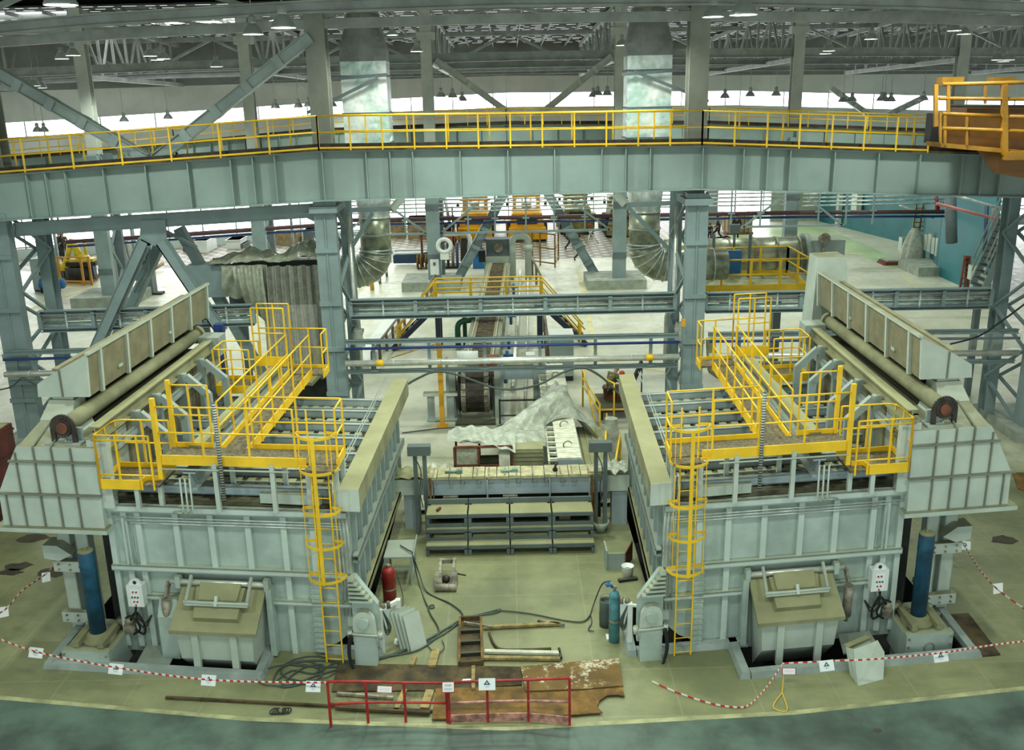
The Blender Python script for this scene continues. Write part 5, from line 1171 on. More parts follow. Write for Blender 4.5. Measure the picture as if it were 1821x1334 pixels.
# red container at the left edge
r = thing('red_container', 'dark red corrugated container cut by the left edge of the photo', 'container', (-13.2, 24, 0))
c0 = pd(-40, 760, 24.5); b = MB(); X1 = pd(22, 760, 25.2).x; Zt = pd(22, 752, 25.2).z
b.box(X1 - 3.5, X1, 22.2, 25.2, 0.0, Zt)
for k in range(4): z = .3 + k * (Zt - .5) / 3; b.box(X1 - 3.5, X1 + .03, 22.16, 25.22, z, z + .06)
b.make('body', 'contred', r); b = MB(); b.box(X1 - 3.4, X1 - .06, 22.3, 25.1, Zt, Zt + .02); b.make('lid', 'dusty', r)
for _c, yy, zz in (('23', 23.4, Zt * .42), ('8', 23.5, Zt * .66)):
    o = text(_c, Vector((X1 + .035, yy, zz)), Vector((0, 1, 0)), Vector((0, 0, 1)), Vector((1, 0, 0)), .42, 'yellowcord'); o.parent = r; o.location = o.location - Vector(r.location)
M['contred'] = mat('dark red container paint', (84, 30, 24), .6, var=.25, scale=2)
# floor stains
M['stain'] = mat('dark oil stain', (66, 58, 44), .7, var=.3)
for k, (x, y, s_) in enumerate(((60, 957, .22), (32, 1008, .2), (18, 1018, .16), (100, 1018, .24), (1785, 960, .2), (1560, 1300, .05))):
    p = pz(x, y); b = MB(); n = 14; rn = random.Random(k)
    b.prism([(p.x + s_ * (1.2 + rn.random()) * math.cos(2 * PI * j / n), p.y + s_ * (.8 + .6 * rn.random()) * math.sin(2 * PI * j / n), .006) for j in range(n)], (0, 0, .003))
    o = b.make('floor_stain', 'stain'); struct(o)
# ================================================================ MIDDLE GROUND
def rack(lab, x0, x1, z0, z1, Y, n, pipes, zs0=0.0, zs1=0.0, studs=True):
    r = thing('pipe_rack', lab, 'pipe rack', ((x0 + x1) / 2, Y, z0))
    L = lambda x, z: Vector((x, Y, z + zs0 + (zs1 - zs0) * (x - x0) / (x1 - x0)))
    for z, nm in ((z1, 'top_chord'), (z0, 'bottom_chord')):
        b = MB(); b.chan(L(x0, z), L(x1, z), .13, .2, .02, 1); b.bar(L(x0, z + .06), L(x1, z + .06), .24, .02); b.make(nm, 'column', r)
    for k in range(n + 1):
        x = x0 + (x1 - x0) * k / n; b = MB(); b.bar(L(x, z0), L(x, z1), .12, .12, up=(0, 1, 0)); b.make('upright', 'column', r)
        if studs and k < n:
            xm = x + (x1 - x0) / n * .5; b = MB(); b.bar(L(xm, z0) + Vector((0, -.02, 0)), L(xm, z1) + Vector((0, -.02, 0)), .05, .05, up=(0, 1, 0)); b.make('pipe_hanger', 'galv', r)
    for k, (f, rad, dy, m_) in enumerate(pipes):
        z = z0 + (z1 - z0) * f; b = MB(); b.tube([L(x0, z) + Vector((0, dy, 0)), L(x1, z) + Vector((0, dy, 0))], rad, 10)
        tag(b.make('rack_pipe', m_), 'pipe %s in the %s' % (['lowest', 'second lowest', 'third from below', 'fourth from below', 'topmost'][min(k, 4)], lab.split(',')[0]), 'pipe')
    return r
PS = [(.18, .045, .12, 'galv'), (.34, .035, .1, 'green2'), (.52, .055, .16, 'galv'), (.72, .06, .2, 'silver'), (.88, .03, .12, 'galv')]
rack('upper middle pipe rack, spanning between the two near columns', -5.15, 5.3, 4.14, 4.66, 30.2, 5, PS, 0, .02)
rack('upper left pipe rack, behind the raking legs', -15.2, -8.3, 3.93, 4.5, 30.2, 4, PS, 0, .08)
rack('upper right pipe rack, running to the right edge column', 6.3, 15.5, 4.1, 4.65, 30.2, 6, PS, 0, -.04)
def lowrack(lab, x0, x1, n, dz0, dz1, bands=()):
    r = thing('pipe_rack', lab, 'pipe rack', ((x0 + x1) / 2, 29.6, 2.4)); s = (dz1 - dz0) / (x1 - x0); L = lambda x, z, y=29.6: Vector((x, y, z + dz0 + s * (x - x0)))
    for z, w in ((3.47, .14), (2.48, .12)):
        b = MB(); b.chan(L(x0, z), L(x1, z), w, .16, .02, 1); b.bar(L(x0, z), L(x1, z), .05, w); b.make('chord', 'column', r)
    for k in range(n):
        x = x0 + (x1 - x0) * (k + .5) / n; b = MB(); b.bar(L(x, 2.5), L(x, 3.45), .1, .1, up=(0, 1, 0)); b.bar(L(x - .12, 2.5), L(x + .12, 2.5), .14, .06); b.make('upright', 'column', r)
    w_ = lab.split(',')[0].replace('lower ', '')
    b = MB(); b.cyl(L(x0, 3.28, 29.45), L(x1, 3.28, 29.45), .045, 10); tag(b.make('blue_pipe', 'bluepipe'), 'dark blue pipe on the %s' % lab.split(',')[0], 'pipe')
    rp = thing('silver_pipe', 'shiny clad pipe with joints on the %s' % lab.split(',')[0], 'pipe', tuple(L((x0 + x1) / 2, 2.81, 29.4)))
    b = MB(); b.cyl(L(x0, 2.81, 29.4), L(x1, 2.81, 29.4), .1, 14); b.make('cladding', 'silver', rp)
    for k in range(1, 7):
        x = x0 + (x1 - x0) * k / 7; b = MB(); b.cyl(L(x - .01, 2.81, 29.4), L(x + .01, 2.81, 29.4), .106, 14); b.make('joint_band', 'galv', rp)
    for x in bands:
        b = MB(); b.cyl(L(x - .12, 2.81, 29.4), L(x + .12, 2.81, 29.4), .107, 14); b.make('yellow_band', 'yellow', rp)
lowrack('lower middle pipe rack, in front of the conveyor', -5.3, 5.35, 6, 0, 0, (-4.2, 4.4))
lowrack('lower left pipe rack, left of the left furnace', -16.2, -10.6, 3, -.12, -.06)
lowrack('lower right pipe rack, right of the right furnace', 6.3, 16.2, 5, 0, -.1)
hp = lambda pts, Y: smooth_path([pd(x, y, Y) for x, y in pts], 8)
b = MB(); b.tube(hp(((720, 686), (745, 672), (770, 662), (800, 663), (840, 676), (880, 690), (920, 692), (960, 683), (1000, 663), (1030, 654), (1050, 658), (1075, 675), (1105, 705)), 27.5), .035, 8); single(b, 'sagging_cable', 'cable', 'thick sagging cable strung between the two furnace roofs', 'cable')
b = MB(); b.tube(hp(((1690, 612), (1740, 598), (1780, 572), (1830, 535)), 28.5), .03, 6); single(b, 'sagging_cable', 'black', 'black cable rising to the right edge column', 'cable')
b = MB(); b.tube(hp(((-5, 694), (20, 688), (40, 672), (55, 680), (75, 690)), 28.5), .025, 6); single(b, 'sagging_cable', 'cable', 'thin cable looping in front of the left edge column', 'cable')
b = MB(); b.tube(hp(((715, 772), (760, 771), (800, 773), (820, 776), (860, 768), (900, 752)), 31), .02, 6); single(b, 'floor_cable', 'cable', 'dark cable on the floor behind the dusty sheet', 'cable')
b = MB(); b.tube([pz(715, 770, .03), pz(780, 762, .03), pz(840, 758, .03), pz(880, 745, .03)], .02, 6); single(b, 'floor_cable', 'cable', 'second cable on the floor in front of the casting drum', 'cable')
# conveyor / casting machine
CA, CB = Vector((-1.3, 32.4, 0)), Vector((-.66, 57.0, 0)); cd = (CB - CA).normalized(); cn = Vector((cd.y, -cd.x, 0))
r = thing('chain_conveyor', 'long ingot chain conveyor running away from the middle of the hall', 'conveyor', tuple(CA))
for s in (-1, 1):
    b = MB(); o = cn * s * .62; b.bar(CA + o + Vector((0, 0, 1.15)), CB + o + Vector((0, 0, 1.15)), .16, .22); b.make('side_frame', 'hood', r)
    b = MB(); o = cn * s * .5; b.bar(CA + o + Vector((0, 0, 1.28)), CB + o + Vector((0, 0, 1.28)), .04, .06); b.make('guide_rail', 'silver', r)
    for k in range(9):
        p = lerp(CA, CB, k / 8) + cn * s * .62; b = MB(); b.bar(p, p + Vector((0, 0, 1.1)), .12, .12, up=(0, 1, 0)); b.make('leg', 'hood', r)
L_ = (CB - CA).length; n = int(L_ / .25)
for k in range(n):
    b = MB(); p = CA + cd * (.25 * k + .1); b.bar(p - cn * .36 + Vector((0, 0, 1.22)), p + cn * .36 + Vector((0, 0, 1.22)), .15, .05); b.make('chain_slat', 'slats', r)
M['slats'] = mat('brown chain slats', (104, 92, 72), .7, .3, var=.4, scale=4)
for s in (-1, 1):
    b = MB(); o = cn * s * .42 + Vector((0, 0, 1.25)); b.bar(CA + o, CB + o, .1, .04); b.make('side_chain', 'dusty', r)
b = MB(); b.bar(CA + Vector((0, 0, 1.0)), CB + Vector((0, 0, 1.0)), 1.0, .05); b.make('drip_tray', 'dark', r)
# casting drum end
r = thing('casting_wheel', 'dark mould chain turning over the near end of the conveyor', 'casting machine', (-1.3, 31.9, 0))
b = MB()
for s in (-.55, .55): b.cyl((-1.3 + s - .04, 32.2, .95), (-1.3 + s + .04, 32.2, .95), .72, 20)
b.make('chain_wheel', 'black', r)
for k in range(12):
    a = 1.4 + k * .31; p = Vector((-1.3, 32.2 + .68 * math.cos(a), .95 + .68 * math.sin(a))); t = Vector((0, -math.sin(a), math.cos(a)))
    b = MB(); b.bar(p - Vector((.46, 0, 0)), p + Vector((.46, 0, 0)), .26, .14, up=t.cross(Vector((1, 0, 0)))); b.make('mould', 'chain', r)
    for s in (-.4, .4):
        b = MB(); b.bar(p + Vector((s - .08, 0, 0)), p + Vector((s + .08, 0, 0)), .2, .18, up=t.cross(Vector((1, 0, 0)))); b.make('mould_clip', 'cast', r)
for s in (-1, 1):
    b = MB(); b.box(-1.3 + s * .8 - .12, -1.3 + s * .8 + .12, 31.9, 32.5, 0, 1.7); b.make('side_stand', 'hood', r)
    b = MB(); b.bar((-1.3 + s * .95, 31.8, 0), (-1.3 + s * .95, 31.8, 2.3), .1, .1, up=(0, 1, 0)); b.make('post', 'steel', r)
b = MB(); b.cyl((-1.95, 33.0, 1.9), (-1.2, 33.0, 1.9), .28, 20); b.make('filling_drum', 'white', r)
b = MB(); b.bar((-2.3, 33, 2.55), (-.3, 33, 2.55), .1, .1); b.make('cross_beam', 'hood', r)
b = MB(); b.hexa([(-1.15, 32.8, 1.3), (-.6, 32.8, 1.3), (-.5, 35, 1.3), (-1.05, 35, 1.3)], [(-1.15, 32.8, 1.75), (-.6, 32.8, 1.75), (-.5, 35, 1.5), (-1.05, 35, 1.5)]); b.make('chute', 'rustred', r)
b = MB(); b.box(-2.0, -.6, 31.2, 31.8, 0, .02); single(b, 'drain_grid', 'dark', 'dark wet pit grid on the floor below the mould chain', 'grid')
b = MB(); b.box(-3.1, -1.9, 31.6, 31.9, .95, 1.05); r = tag(thing('roller_stand', 'x', 'stand', (-2.6, 31.7, 0)), 'grey roller stand left of the mould chain behind the yellow post', 'stand'); b.make('top_beam', 'hood', r)
for x in (-2.85, -2.15):
    b = MB(); b.box(x - .12, x + .12, 31.65, 31.85, 0, .95); b.make('leg', 'steel', r)
b = MB(); b.box(-3.0, -1.95, 31.62, 31.88, .04, .1); b.make('base_rail', 'steel', r)
p = pz(787, 757); r = thing('jib_post', 'tall yellow post left of the mould chain', 'post', tuple(p))
b = MB(); b.box(p.x - .08, p.x + .08, p.y - .08, p.y + .08, 0, 2.95); b.make('post', 'ochre', r)
b = MB(); b.box(p.x - .2, p.x + .2, p.y - .2, p.y + .2, 0, .03); b.make('base_plate', 'ochre', r)
b = MB(); b.tube([Vector((p.x, p.y, 2.95)), Vector((p.x - 1.6, p.y - .3, 2.55))], .02, 6); b.make('stay', 'ochre', r)
M['ochre'] = mat('ochre post paint', (214, 158, 40), .5, var=.1)
# transfer launder right of the drum
r = thing('transfer_launder', 'grey box launder crossing from the mould chain to the long launder', 'launder', (.4, 32.6, 0))
b = MB(); b.box(-.35, 1.2, 32.3, 32.9, 1.3, 1.85); b.make('trough', 'beamblue', r)
b = MB(); b.box(-.4, 1.15, 32.25, 32.95, 1.85, 1.93); b.make('cover', 'board2', r)
b = MB(); b.box(.75, 1.0, 32.2, 32.35, .6, 2.0); b.make('upright', 'steel', r)
b = MB(); b.box(.75, 1.05, 32.3, 32.8, 0, 1.3); b.make('support_leg', 'steel', r)
r = thing('pit_guard', 'dark rail guard round a small pit right of the mould chain', 'frame', (0, 31.4, 0))
for x in (-.45, 1.0):
    b = MB(); b.bar((x, 31.3, 0), (x, 31.3, .9), .06, .06, up=(0, 1, 0)); b.make('post', 'dark', r)
for z in (.3, .85):
    b = MB(); b.bar((-.45, 31.3, z), (1.0, 31.3, z), .05, .05); b.make('rail', 'dark', r)
p = pz(1000, 678); r = thing('control_cabinet', 'tall grey control cabinet on a dark plinth behind the long launder', 'cabinet', tuple(p)); x = p.x
b = MB(); b.box(x - .45, x + .45, p.y, p.y + 1.3, .2, 1.75); b.make('body', 'steel', r)
b = MB(); b.box(x - .44, x + .44, p.y + .02, p.y + 1.28, 0, .2); b.make('plinth', 'dark', r)
b = MB(); b.box(x - .48, x + .48, p.y - .03, p.y + 1.33, 1.75, 1.82); b.make('roof', 'white', r)
b = MB(); b.box(x + .45, x + .46, p.y + .1, p.y + 1.2, .3, 1.6); b.make('door', 'white', r)
b = MB(); b.box(x + .46, x + .49, p.y + .9, p.y + 1.0, .9, 1.05); b.make('handle', 'dark', r)
b = MB(); p = pz(990, 690, 1.6); b.box(1.2, 1.35, 33.6, 33.75, 1.56, 1.72); single(b, 'red_valve', 'helmet', 'small red valve box on the back end of the long launder', 'valve')
# crossover bridge
r = thing('crossover_bridge', 'yellow railed crossover bridge on navy legs over the conveyor', 'bridge', (-1, 42, 0)); XL, XR, YB, ZB = -3.35, 1.4, 42.0, 2.05
b = MB(); b.box(XL, XR, YB - .5, YB + .5, ZB - .12, ZB); b.make('deck', 'grating', r)
for y in (YB - .5, YB + .5):
    for z in (1.0, .55):
        b = MB(); b.tube([Vector((XL - 1.9, y, z - .2)), Vector((XL, y, ZB + z)), Vector((XR, y, ZB + z)), Vector((XR + 1.9, y, z - .2))], .035, 6); b.make('handrail', 'yellow', r)
    b = MB(); b.bar((XL, y, ZB + .06), (XR, y, ZB + .06), .03, .16); b.make('toe_board', 'yellow', r)
    for k in range(4): x = XL + (XR - XL) * k / 3; b = MB(); b.bar((x, y, ZB), (x, y, ZB + 1.0), .09, .09, up=(0, 1, 0)); b.make('post', 'yellow', r)
    for s, x in ((-1, XL), (1, XR)):
        b = MB(); b.bar((x, y, ZB - .1), (x + s * 2.0, y, 0.05), .08, .24); b.make('stringer', 'navy', r)
        b = MB(); b.bar((x - s * .1, y, 0), (x - s * .1, y, ZB - .1), .22, .22, up=(0, 1, 0)); b.bar((x - s * .35, y, ZB - .2), (x - s * .1, y, ZB - .55), .12, .12, up=(0, 1, 0)); b.make('leg', 'navy', r)
        b = MB(); b.bar((x + s * 1.7, y, .1), (x + s * 1.7, y, 1.0), .09, .09, up=(0, 1, 0)); b.make('post', 'yellow', r)
for s, x in ((-1, XL), (1, XR)):
    for k in range(8):
        t = (k + .5) / 8; b = MB(); b.box(x + s * 2.0 * t - .13, x + s * 2 * t + .13, YB - .45, YB + .45, ZB * (1 - t) - .02, ZB * (1 - t) + .02); b.make('step', 'grating', r)
# long white side walls and rails beside the conveyor
for lab, a, c in (('low white wall with brown rail posts left of the conveyor', (640, 660), (700, 580)), ):
    A_, C_ = pz(*a), pz(*c); b = MB(); b.bar(A_ + Vector((0, 0, .2)), C_ + Vector((0, 0, .2)), .8, .4); r = thing('low_wall', lab, 'wall', tuple(A_)); b.make('wall', 'white', r)
    for k in range(6):
        p_ = lerp(A_, C_, k / 5) + Vector((.55, 0, 0)); b = MB(); b.bar(p_, p_ + Vector((0, 0, .8)), .12, .12, up=(0, 1, 0)); b.make('guard_post', 'brownpost', r)
    b = MB(); b.tube([A_ + Vector((.55, 0, .82)), C_ + Vector((.55, 0, .82))], .06, 8); b.make('guard_rail', 'brownpost', r)
M['brownpost'] = mat('brown grey guard post', (112, 98, 86), .6, var=.1)
def guard(lab, a, c, n, h=.9, m_='brownpost'):
    A_, C_ = pz(*a), pz(*c); r = thing('guard_rail', lab, 'guard rail', tuple(A_))
    for k in range(n): p_ = lerp(A_, C_, k / (n - 1)); b = MB(); b.bar(p_, p_ + Vector((0, 0, h)), .14, .14, up=(0, 1, 0)); b.make('post', m_, r)
    b = MB(); b.tube([A_ + Vector((0, 0, h)), C_ + Vector((0, 0, h))], .07, 8); b.make('rail', m_, r)
guard('brown guard rail right of the conveyor by the bent duct pipe', (962, 525), (940, 475), 4, 1.1)
guard('brown guard rail beyond the yellow stub post at left', (676, 505), (688, 492), 2, .9)
guard('brown guard rail right of the conveyor below the crossover bridge', (975, 660), (968, 590), 4, 1.0)
guard('brown guard rail left of the conveyor behind the crossover stair', (752, 560), (775, 520), 4, 1.0)
p = pz(662, 516); b = MB(); b.cyl(p, p + Vector((0, 0, .95)), .12, 12); single(b, 'stub_post', 'ochre', 'short yellow stub post below the left duct elbow', 'post')
r = thing('green_pipe', 'dark green bent water pipe left of the conveyor', 'pipe', (-3, 40, 0)); q = pz(815, 618); b = MB(); b.tube(rnd_path([q, q + Vector((0, 0, 1.2)), q + Vector((.75, .3, 1.2))], .35, 6), .13, 12); b.make('pipe', 'green', r)
b = MB(); b.cyl(q + Vector((.72, .3, 1.2)), q + Vector((.8, .3, 1.2)), .22, 14); b.make('flange', 'green', r); b = MB(); b.cyl(q + Vector((.3, .5, 0)), q + Vector((.3, .5, 1.7)), .1, 10); b.make('riser', 'green', r)
r = thing('cooling_pipework', 'blue and silver cooling pipework along the right side of the conveyor', 'pipework', (0, 40, 0))
for k, y in enumerate((34.5, 37, 39.5, 44, 47, 51)):
    x = lerp(CA, CB, (y - 32.4) / 24.6).x + 1.0; b = MB(); b.cyl((x, y, .5), (x, y, 1.1), .07, 8); b.cyl((x - .15, y, .9), (x + .25, y, .9), .06, 8); b.make('valve', 'blue', r)
b = MB(); b.tube([CA + cn * 1.3 + Vector((0, .5, .7)), CB + cn * 1.3 + Vector((0, 0, .7))], .09, 8); b.make('header_pipe', 'silver', r)
b = MB(); b.tube([CA + cn * 1.75 + Vector((0, .5, .25)), CB + cn * 1.75 + Vector((0, 0, .25))], .06, 8); b.make('return_pipe', 'silver', r)
for k, x in enumerate((-.1, .55)):
    b = MB(); b.box(x, x + .35, 34.5 + k, 35 + k, .9, 1.3); single(b, 'terminal_box', 'white' if k else 'yellow', 'yellow terminal box beside the conveyor' if not k else 'white terminal box right of the conveyor', 'box')
# workers' pit with yellow rails
r = thing('yellow_pit_rail', 'yellow rail frame beside the two crouching workers', 'railing', (3, 31, 0))
for pts in (((2.55, 33.0, 0), (2.55, 33.0, 1.5), (3.45, 30.9, 1.5), (3.45, 30.9, .1)), ((2.55, 33.0, .8), (2.9, 30.2, .75)), ((2.55, 33, 1.5), (2.75, 30.4, .4)), ((2.9, 30.2, 0), (2.9, 30.2, 1.0), (2.55, 33, 1.1)), ((3.0, 28.9, 0), (3.0, 28.9, 1.1), (2.75, 26.8, 1.0), (2.75, 26.8, 0)), ((3.25, 27.4, 0), (3.25, 27.4, .95), (2.9, 25.4, .9), (2.9, 25.4, 0))):
    b = MB(); b.tube(pts, .035, 6); b.make('rail', 'yellow', r)
b = MB(); b.box(3.0, 4.6, 31.4, 33.4, .3, .36); single(b, 'work_deck', 'dark', 'low dark deck the two workers crouch on', 'deck')
b = MB(); b.tube([(3.0, 31.4, .4), (4.6, 31.4, .4)], .04, 6); b.make('deck_edge', 'ochre', bpy.data.objects['work_deck'])
for x in (3.1, 4.5):
    for y in (31.5, 33.3):
        b = MB(); b.box(x - .04, x + .04, y - .04, y + .04, 0, .3); b.make('leg', 'dark', bpy.data.objects['work_deck'])
b = MB(); b.bar((4.3, 33.6, .4), (4.9, 34.6, 1.2), .06, .3); b.bar((4.4, 33.6, 0), (4.4, 33.6, .6), .05, .05, up=(0, 1, 0)); b.bar((4.9, 34.6, 0), (4.9, 34.6, 1.2), .05, .05, up=(0, 1, 0)); single(b, 'dark_ladder', 'dark', 'dark slanting frame behind the crouching workers', 'frame')
b = MB(); b.box(3.3, 4.0, 32.6, 33.1, .36, .8); single(b, 'tool_chest', 'rustred', 'brown chest between the two crouching workers', 'chest')
p = pz(1072, 772); r = thing('wrapped_post', 'plastic wrapped device hanging on the yellow rail by the right furnace', 'wrapped device', (3.1, 27.4, 0))
b = MB(); b.grid(lambda u, v: Vector((3.0 + (.24 + .08 * math.sin(v * 5) + .03 * math.sin(u * 40)) * math.cos(2 * PI * u), 27.6 + .24 * math.sin(2 * PI * u), .15 + 1.25 * v)), 28, 10); b.lathe((3.0, 27.6, 1.4), [(.2, 0), (.0, .06)], 12); b.make('plastic_wrap', 'sheet', r)

# big galvanised ducts
def duct(s, X0, X1, sgn):
    Y0, Y1 = 33.4, 34.5; xm = (X0 + X1) / 2
    r = thing('galvanised_duct', 'big %s galvanised air duct dropping from the roof behind the runway girder' % s, 'duct', (xm, 34, 4))
    b = MB(); b.hexa([(X0, Y0, 12.1), (X1, Y0, 12.1), (X1, Y1, 12.1), (X0, Y1, 12.1)], [(X0, Y0, 12.5), (X1, Y0, 12.5), (X1, Y1, 12.5), (X0, Y1, 12.5)])
    A_ = [(X0, Y0, 12.5), (X1, Y0, 12.5), (X1, Y1, 12.5), (X0, Y1, 12.5)]; rad = .58; n = 24
    def sq(a):
        c, s_ = math.cos(a), math.sin(a); k = 1 / max(abs(c), abs(s_)); return Vector((xm + c * k * (X1 - X0) / 2, (Y0 + Y1) / 2 + s_ * k * (Y1 - Y0) / 2, 0))
    def trans(z0, z1, rr):
        return lambda u, v: lerp(sq(2 * PI * u) + Vector((0, 0, z0)), Vector((xm + rr * math.cos(2 * PI * u), (Y0 + Y1) / 2 + rr * math.sin(2 * PI * u), z1)), v)
    b.grid(trans(12.5, 13.6, rad), 32, 6, False); b.cyl((xm, 33.95, 13.55), (xm, 33.95, 13.95), rad, 24); b.make('upper_transition', 'duct_dull', r)
    b = MB(); b.box(X0, X1, Y0, Y1, 8.6, 12.1); b.make('rectangular_duct', 'galvpatch', r)
    for z in (11.6, 10.4, 9.4):
        b = MB(); b.box(X0 - .04, X1 + .04, Y0 - .04, Y1 + .04, z, z + .06); b.make('flange', 'dark2', r)
    b = MB(); b.grid(trans(8.6, 6.9, .54), 32, 6, False); b.make('lower_cone', 'galv', r)
    b = MB(); b.cyl((xm, 33.95, 6.95), (xm, 33.95, 5.7), .54, 28); b.make('round_duct', 'duct_green', r)
    pts = []; R = .75; cen = Vector((xm + sgn * R, 33.95, 5.7)); seg = 5
    b = MB(); path = [cen + Vector((-sgn * R * math.cos(PI / 2 * k / seg), 0, -R * math.sin(PI / 2 * k / seg))) for k in range(seg + 1)]
    b.tube(path + [path[-1] + Vector((sgn * 2.2, 0, 0))], .56, 28); b.make('elbow', 'duct_green', r)
    for k in range(seg + 1):
        t = (path[min(k + 1, seg)] - path[max(k - 1, 0)]).normalized(); b = MB(); b.cyl(path[k] - t * .02, path[k] + t * .02, .6, 28); b.make('joint_ring', 'galv', r)
    for k in range(3):
        p_ = path[-1] + Vector((sgn * (.5 + .6 * k), 0, 0)); b = MB(); b.cyl(p_ - Vector((.02, 0, 0)), p_ + Vector((.02, 0, 0)), .6, 28); b.make('joint_ring', 'galv', r)
    for z in (6.9, 6.3, 5.75):
        b = MB(); b.cyl((xm, 33.95, z - .03), (xm, 33.95, z + .03), .57, 28); b.make('joint_ring', 'galv', r)
    return r
def patch():
    t = NT('galvanised duct sheet'); n = t.noise(1.1, 5, .7); v = t.node('ShaderNodeTexVoronoi'); v.inputs['Scale'].default_value = .9
    p = t.node('ShaderNodeNewGeometry').outputs['Position']; t.link(p, v.inputs['Vector'])
    t.link(t.mix(t.ramp(n, .35, .65), rgba((190, 220, 212)), rgba((250, 255, 252))), t.b.inputs['Base Color']); t.b.inputs['Metallic'].default_value = .3
    t.link(t.ramp(n, .3, .7, .22, .5), t.b.inputs['Roughness']); t.bump(t.noise(.8, 3), .5, .3); return t.m
M['galvpatch'] = patch()
M['duct_dull'] = mat('dull grey duct', (136, 140, 136), .45, .6, var=.12, scale=2)
M['duct_green'] = mat('mottled zinc duct', (160, 166, 144), .35, .4, var=.25, scale=2.5)
duct('left', -5.5, -3.98, -1); duct('right', 4.06, 5.55, 1)
for s, X0, X1 in (('left', -6.4, -3.9), ('right', 4.0, 6.5)):
    r = thing('duct_bracket', 'steel bracket frame steadying the %s duct above and below the girder' % s, 'bracket', ((X0 + X1) / 2, 33, 7)); Y = 32.9
    b = MB(); b.bar((X0, Y, 7.25), (X1, Y, 7.3), .12, .16); b.make('cross_bar', 'column', r)
    b = MB(); b.bar((X0, Y, 4.6), ((X0 + X1) / 2 + (.5 if s == 'left' else -.9), Y, 7.15), .1, .14) if s == 'left' else b.bar((X1, Y, 4.7), (X0 + .1, Y, 7.15), .1, .14); b.make('stay', 'column', r)
    b = MB(); b.bar((X0 - .2, Y, 11.5), (X1, Y, 11.65), .1, .1); b.make('cross_bar', 'dark2', r)
    b = MB(); b.bar((X0 - .2, Y, 10.5), (X1 - .3, Y, 11.55), .08, .1) if s == 'left' else b.bar((X1 + .2, Y, 10.6), (X0 + .2, Y, 11.6), .08, .1); b.make('stay', 'dark2', r)
    b = MB(); b.bar((X1 - .1 if s == 'left' else X0, Y, 7.25), (X1 + .25 if s == 'left' else X0 - .3, Y + .2, 7.6), .25, .2); b.make('bracket_end', 'hood', r)
# pipes clipped to the columns
for k, (x, c_) in enumerate(((-5.15, 'left of centre'), (5.4, 'right of centre'))):
    r = thing('down_pipe', 'bright down pipe on the near column %s' % c_, 'pipe', (x, 30.8, 0)); b = MB(); b.tube(rnd_path([(x, 30.9, 7.4), (x, 30.9, 4.2), (x + (.1 if k == 0 else -.25), 30.9, 3.9), (x + (.1 if k == 0 else -.25), 30.9, 2.2)], .2), .07, 10); b.make('pipe', 'silver', r)
    b = MB()
    b.grid(lambda u, v: Vector((x + .15 + (.16 + .05 * math.sin(7 * v + u * 20)) * math.cos(2 * PI * u), 30.4 + .15 * math.sin(2 * PI * u), 3.1 + .6 * v)), 16, 6); b.make('plastic_wrap', 'sheet_clear', r)
p = pd(1235, 575, 29.5); b = MB(); b.box(p.x - .4, p.x - .28, 29.5, 29.65, p.z - .1, p.z + .12); single(b, 'warning_lamp', 'ochre', 'small orange warning lamp on the near column right of centre', 'lamp')
# plastic covered machine on the left
r = thing('covered_machine', 'machine under milky plastic with a long hanging curtain, behind the left furnace', 'machine', (-8, 31, 0))
b = MB(); b.box(-10.55, -9.3, 30.9, 31.7, 4.75, 5.8); b.make('grey_box', 'column', r)
b = MB(); b.grid(lambda u, v: Vector((-9.35 + 1.5 * u, 30.75 - .12 * math.sin(v * 3) + .06 * math.sin(u * 17 + v * 6), 5.82 - (.95 + .1 * math.sin(u * 7)) * v - .2 * u * v)), 40, 20); b.make('box_sheet', 'sheet2', r)
b = MB(); b.grid(lambda u, v: Vector((-8.05 + 2.0 * u + (.35 * u - .05) * v * v, 30.55 + .06 * math.sin(u * 46 + v) + .035 * math.sin(u * 91 + v * 3) + .05 * v * math.sin(u * 21 + 1) - .1 * v, 5.8 - 3.75 * v + .02 * math.sin(u * 30))), 150, 24); b.make('curtain', 'curtain', r)
b = MB()
def heap(u, v):
    x = -9.75 + 3.85 * u; y = 30.7 + 1.7 * v; c = math.exp(-((u - .78) / .13) ** 2) * .62 + math.exp(-((u - .35) / .2) ** 2) * .34 + .1 + .22 * (u > .85)
    s_ = math.sin(PI * min(1, .12 + v)); fold = .08 * math.sin((u - .78) * 40 * (.4 + v)) + .05 * math.sin(u * 33 + v * 9) + .03 * math.sin(u * 71 - v * 17)
    return Vector((x, y, 5.8 + c * s_ + fold * s_))
b.grid(heap, 120, 30); b.make('top_sheet', 'sheet2', r)
b = MB(); b.grid(lambda u, v: Vector((-8.9 + .95 * u + .1 * v, 30.5 - .12 * math.sin(v * 4) + .05 * math.sin(u * 25), 5.8 - 2.1 * v * (.45 + .55 * u) + .04 * math.sin(u * 20))), 26, 20); b.make('hanging_fold', 'sheet2', r)
b = MB(); b.box(-9.3, -6.2, 31.1, 32.3, 4.4, 5.7); b.make('machine_body', 'dark2', r)
for x in (-10.3, -9.0, -6.4):
    b = MB(); b.bar((x, 31.5, 0), (x, 31.5, 4.75), .2, .2, up=(0, 1, 0)); b.make('support_leg', 'dark2', r)
b = MB(); b.box(-7.9, -6.0, 30.9, 32.2, 0, 2.0); b.make('lower_body', 'dark', r)
M['sheet2'] = sheet_mat('greyish plastic sheet', (158, 164, 144), 1.0)
M['curtain'] = sheet_mat('greyish plastic curtain', (150, 152, 140), .9)
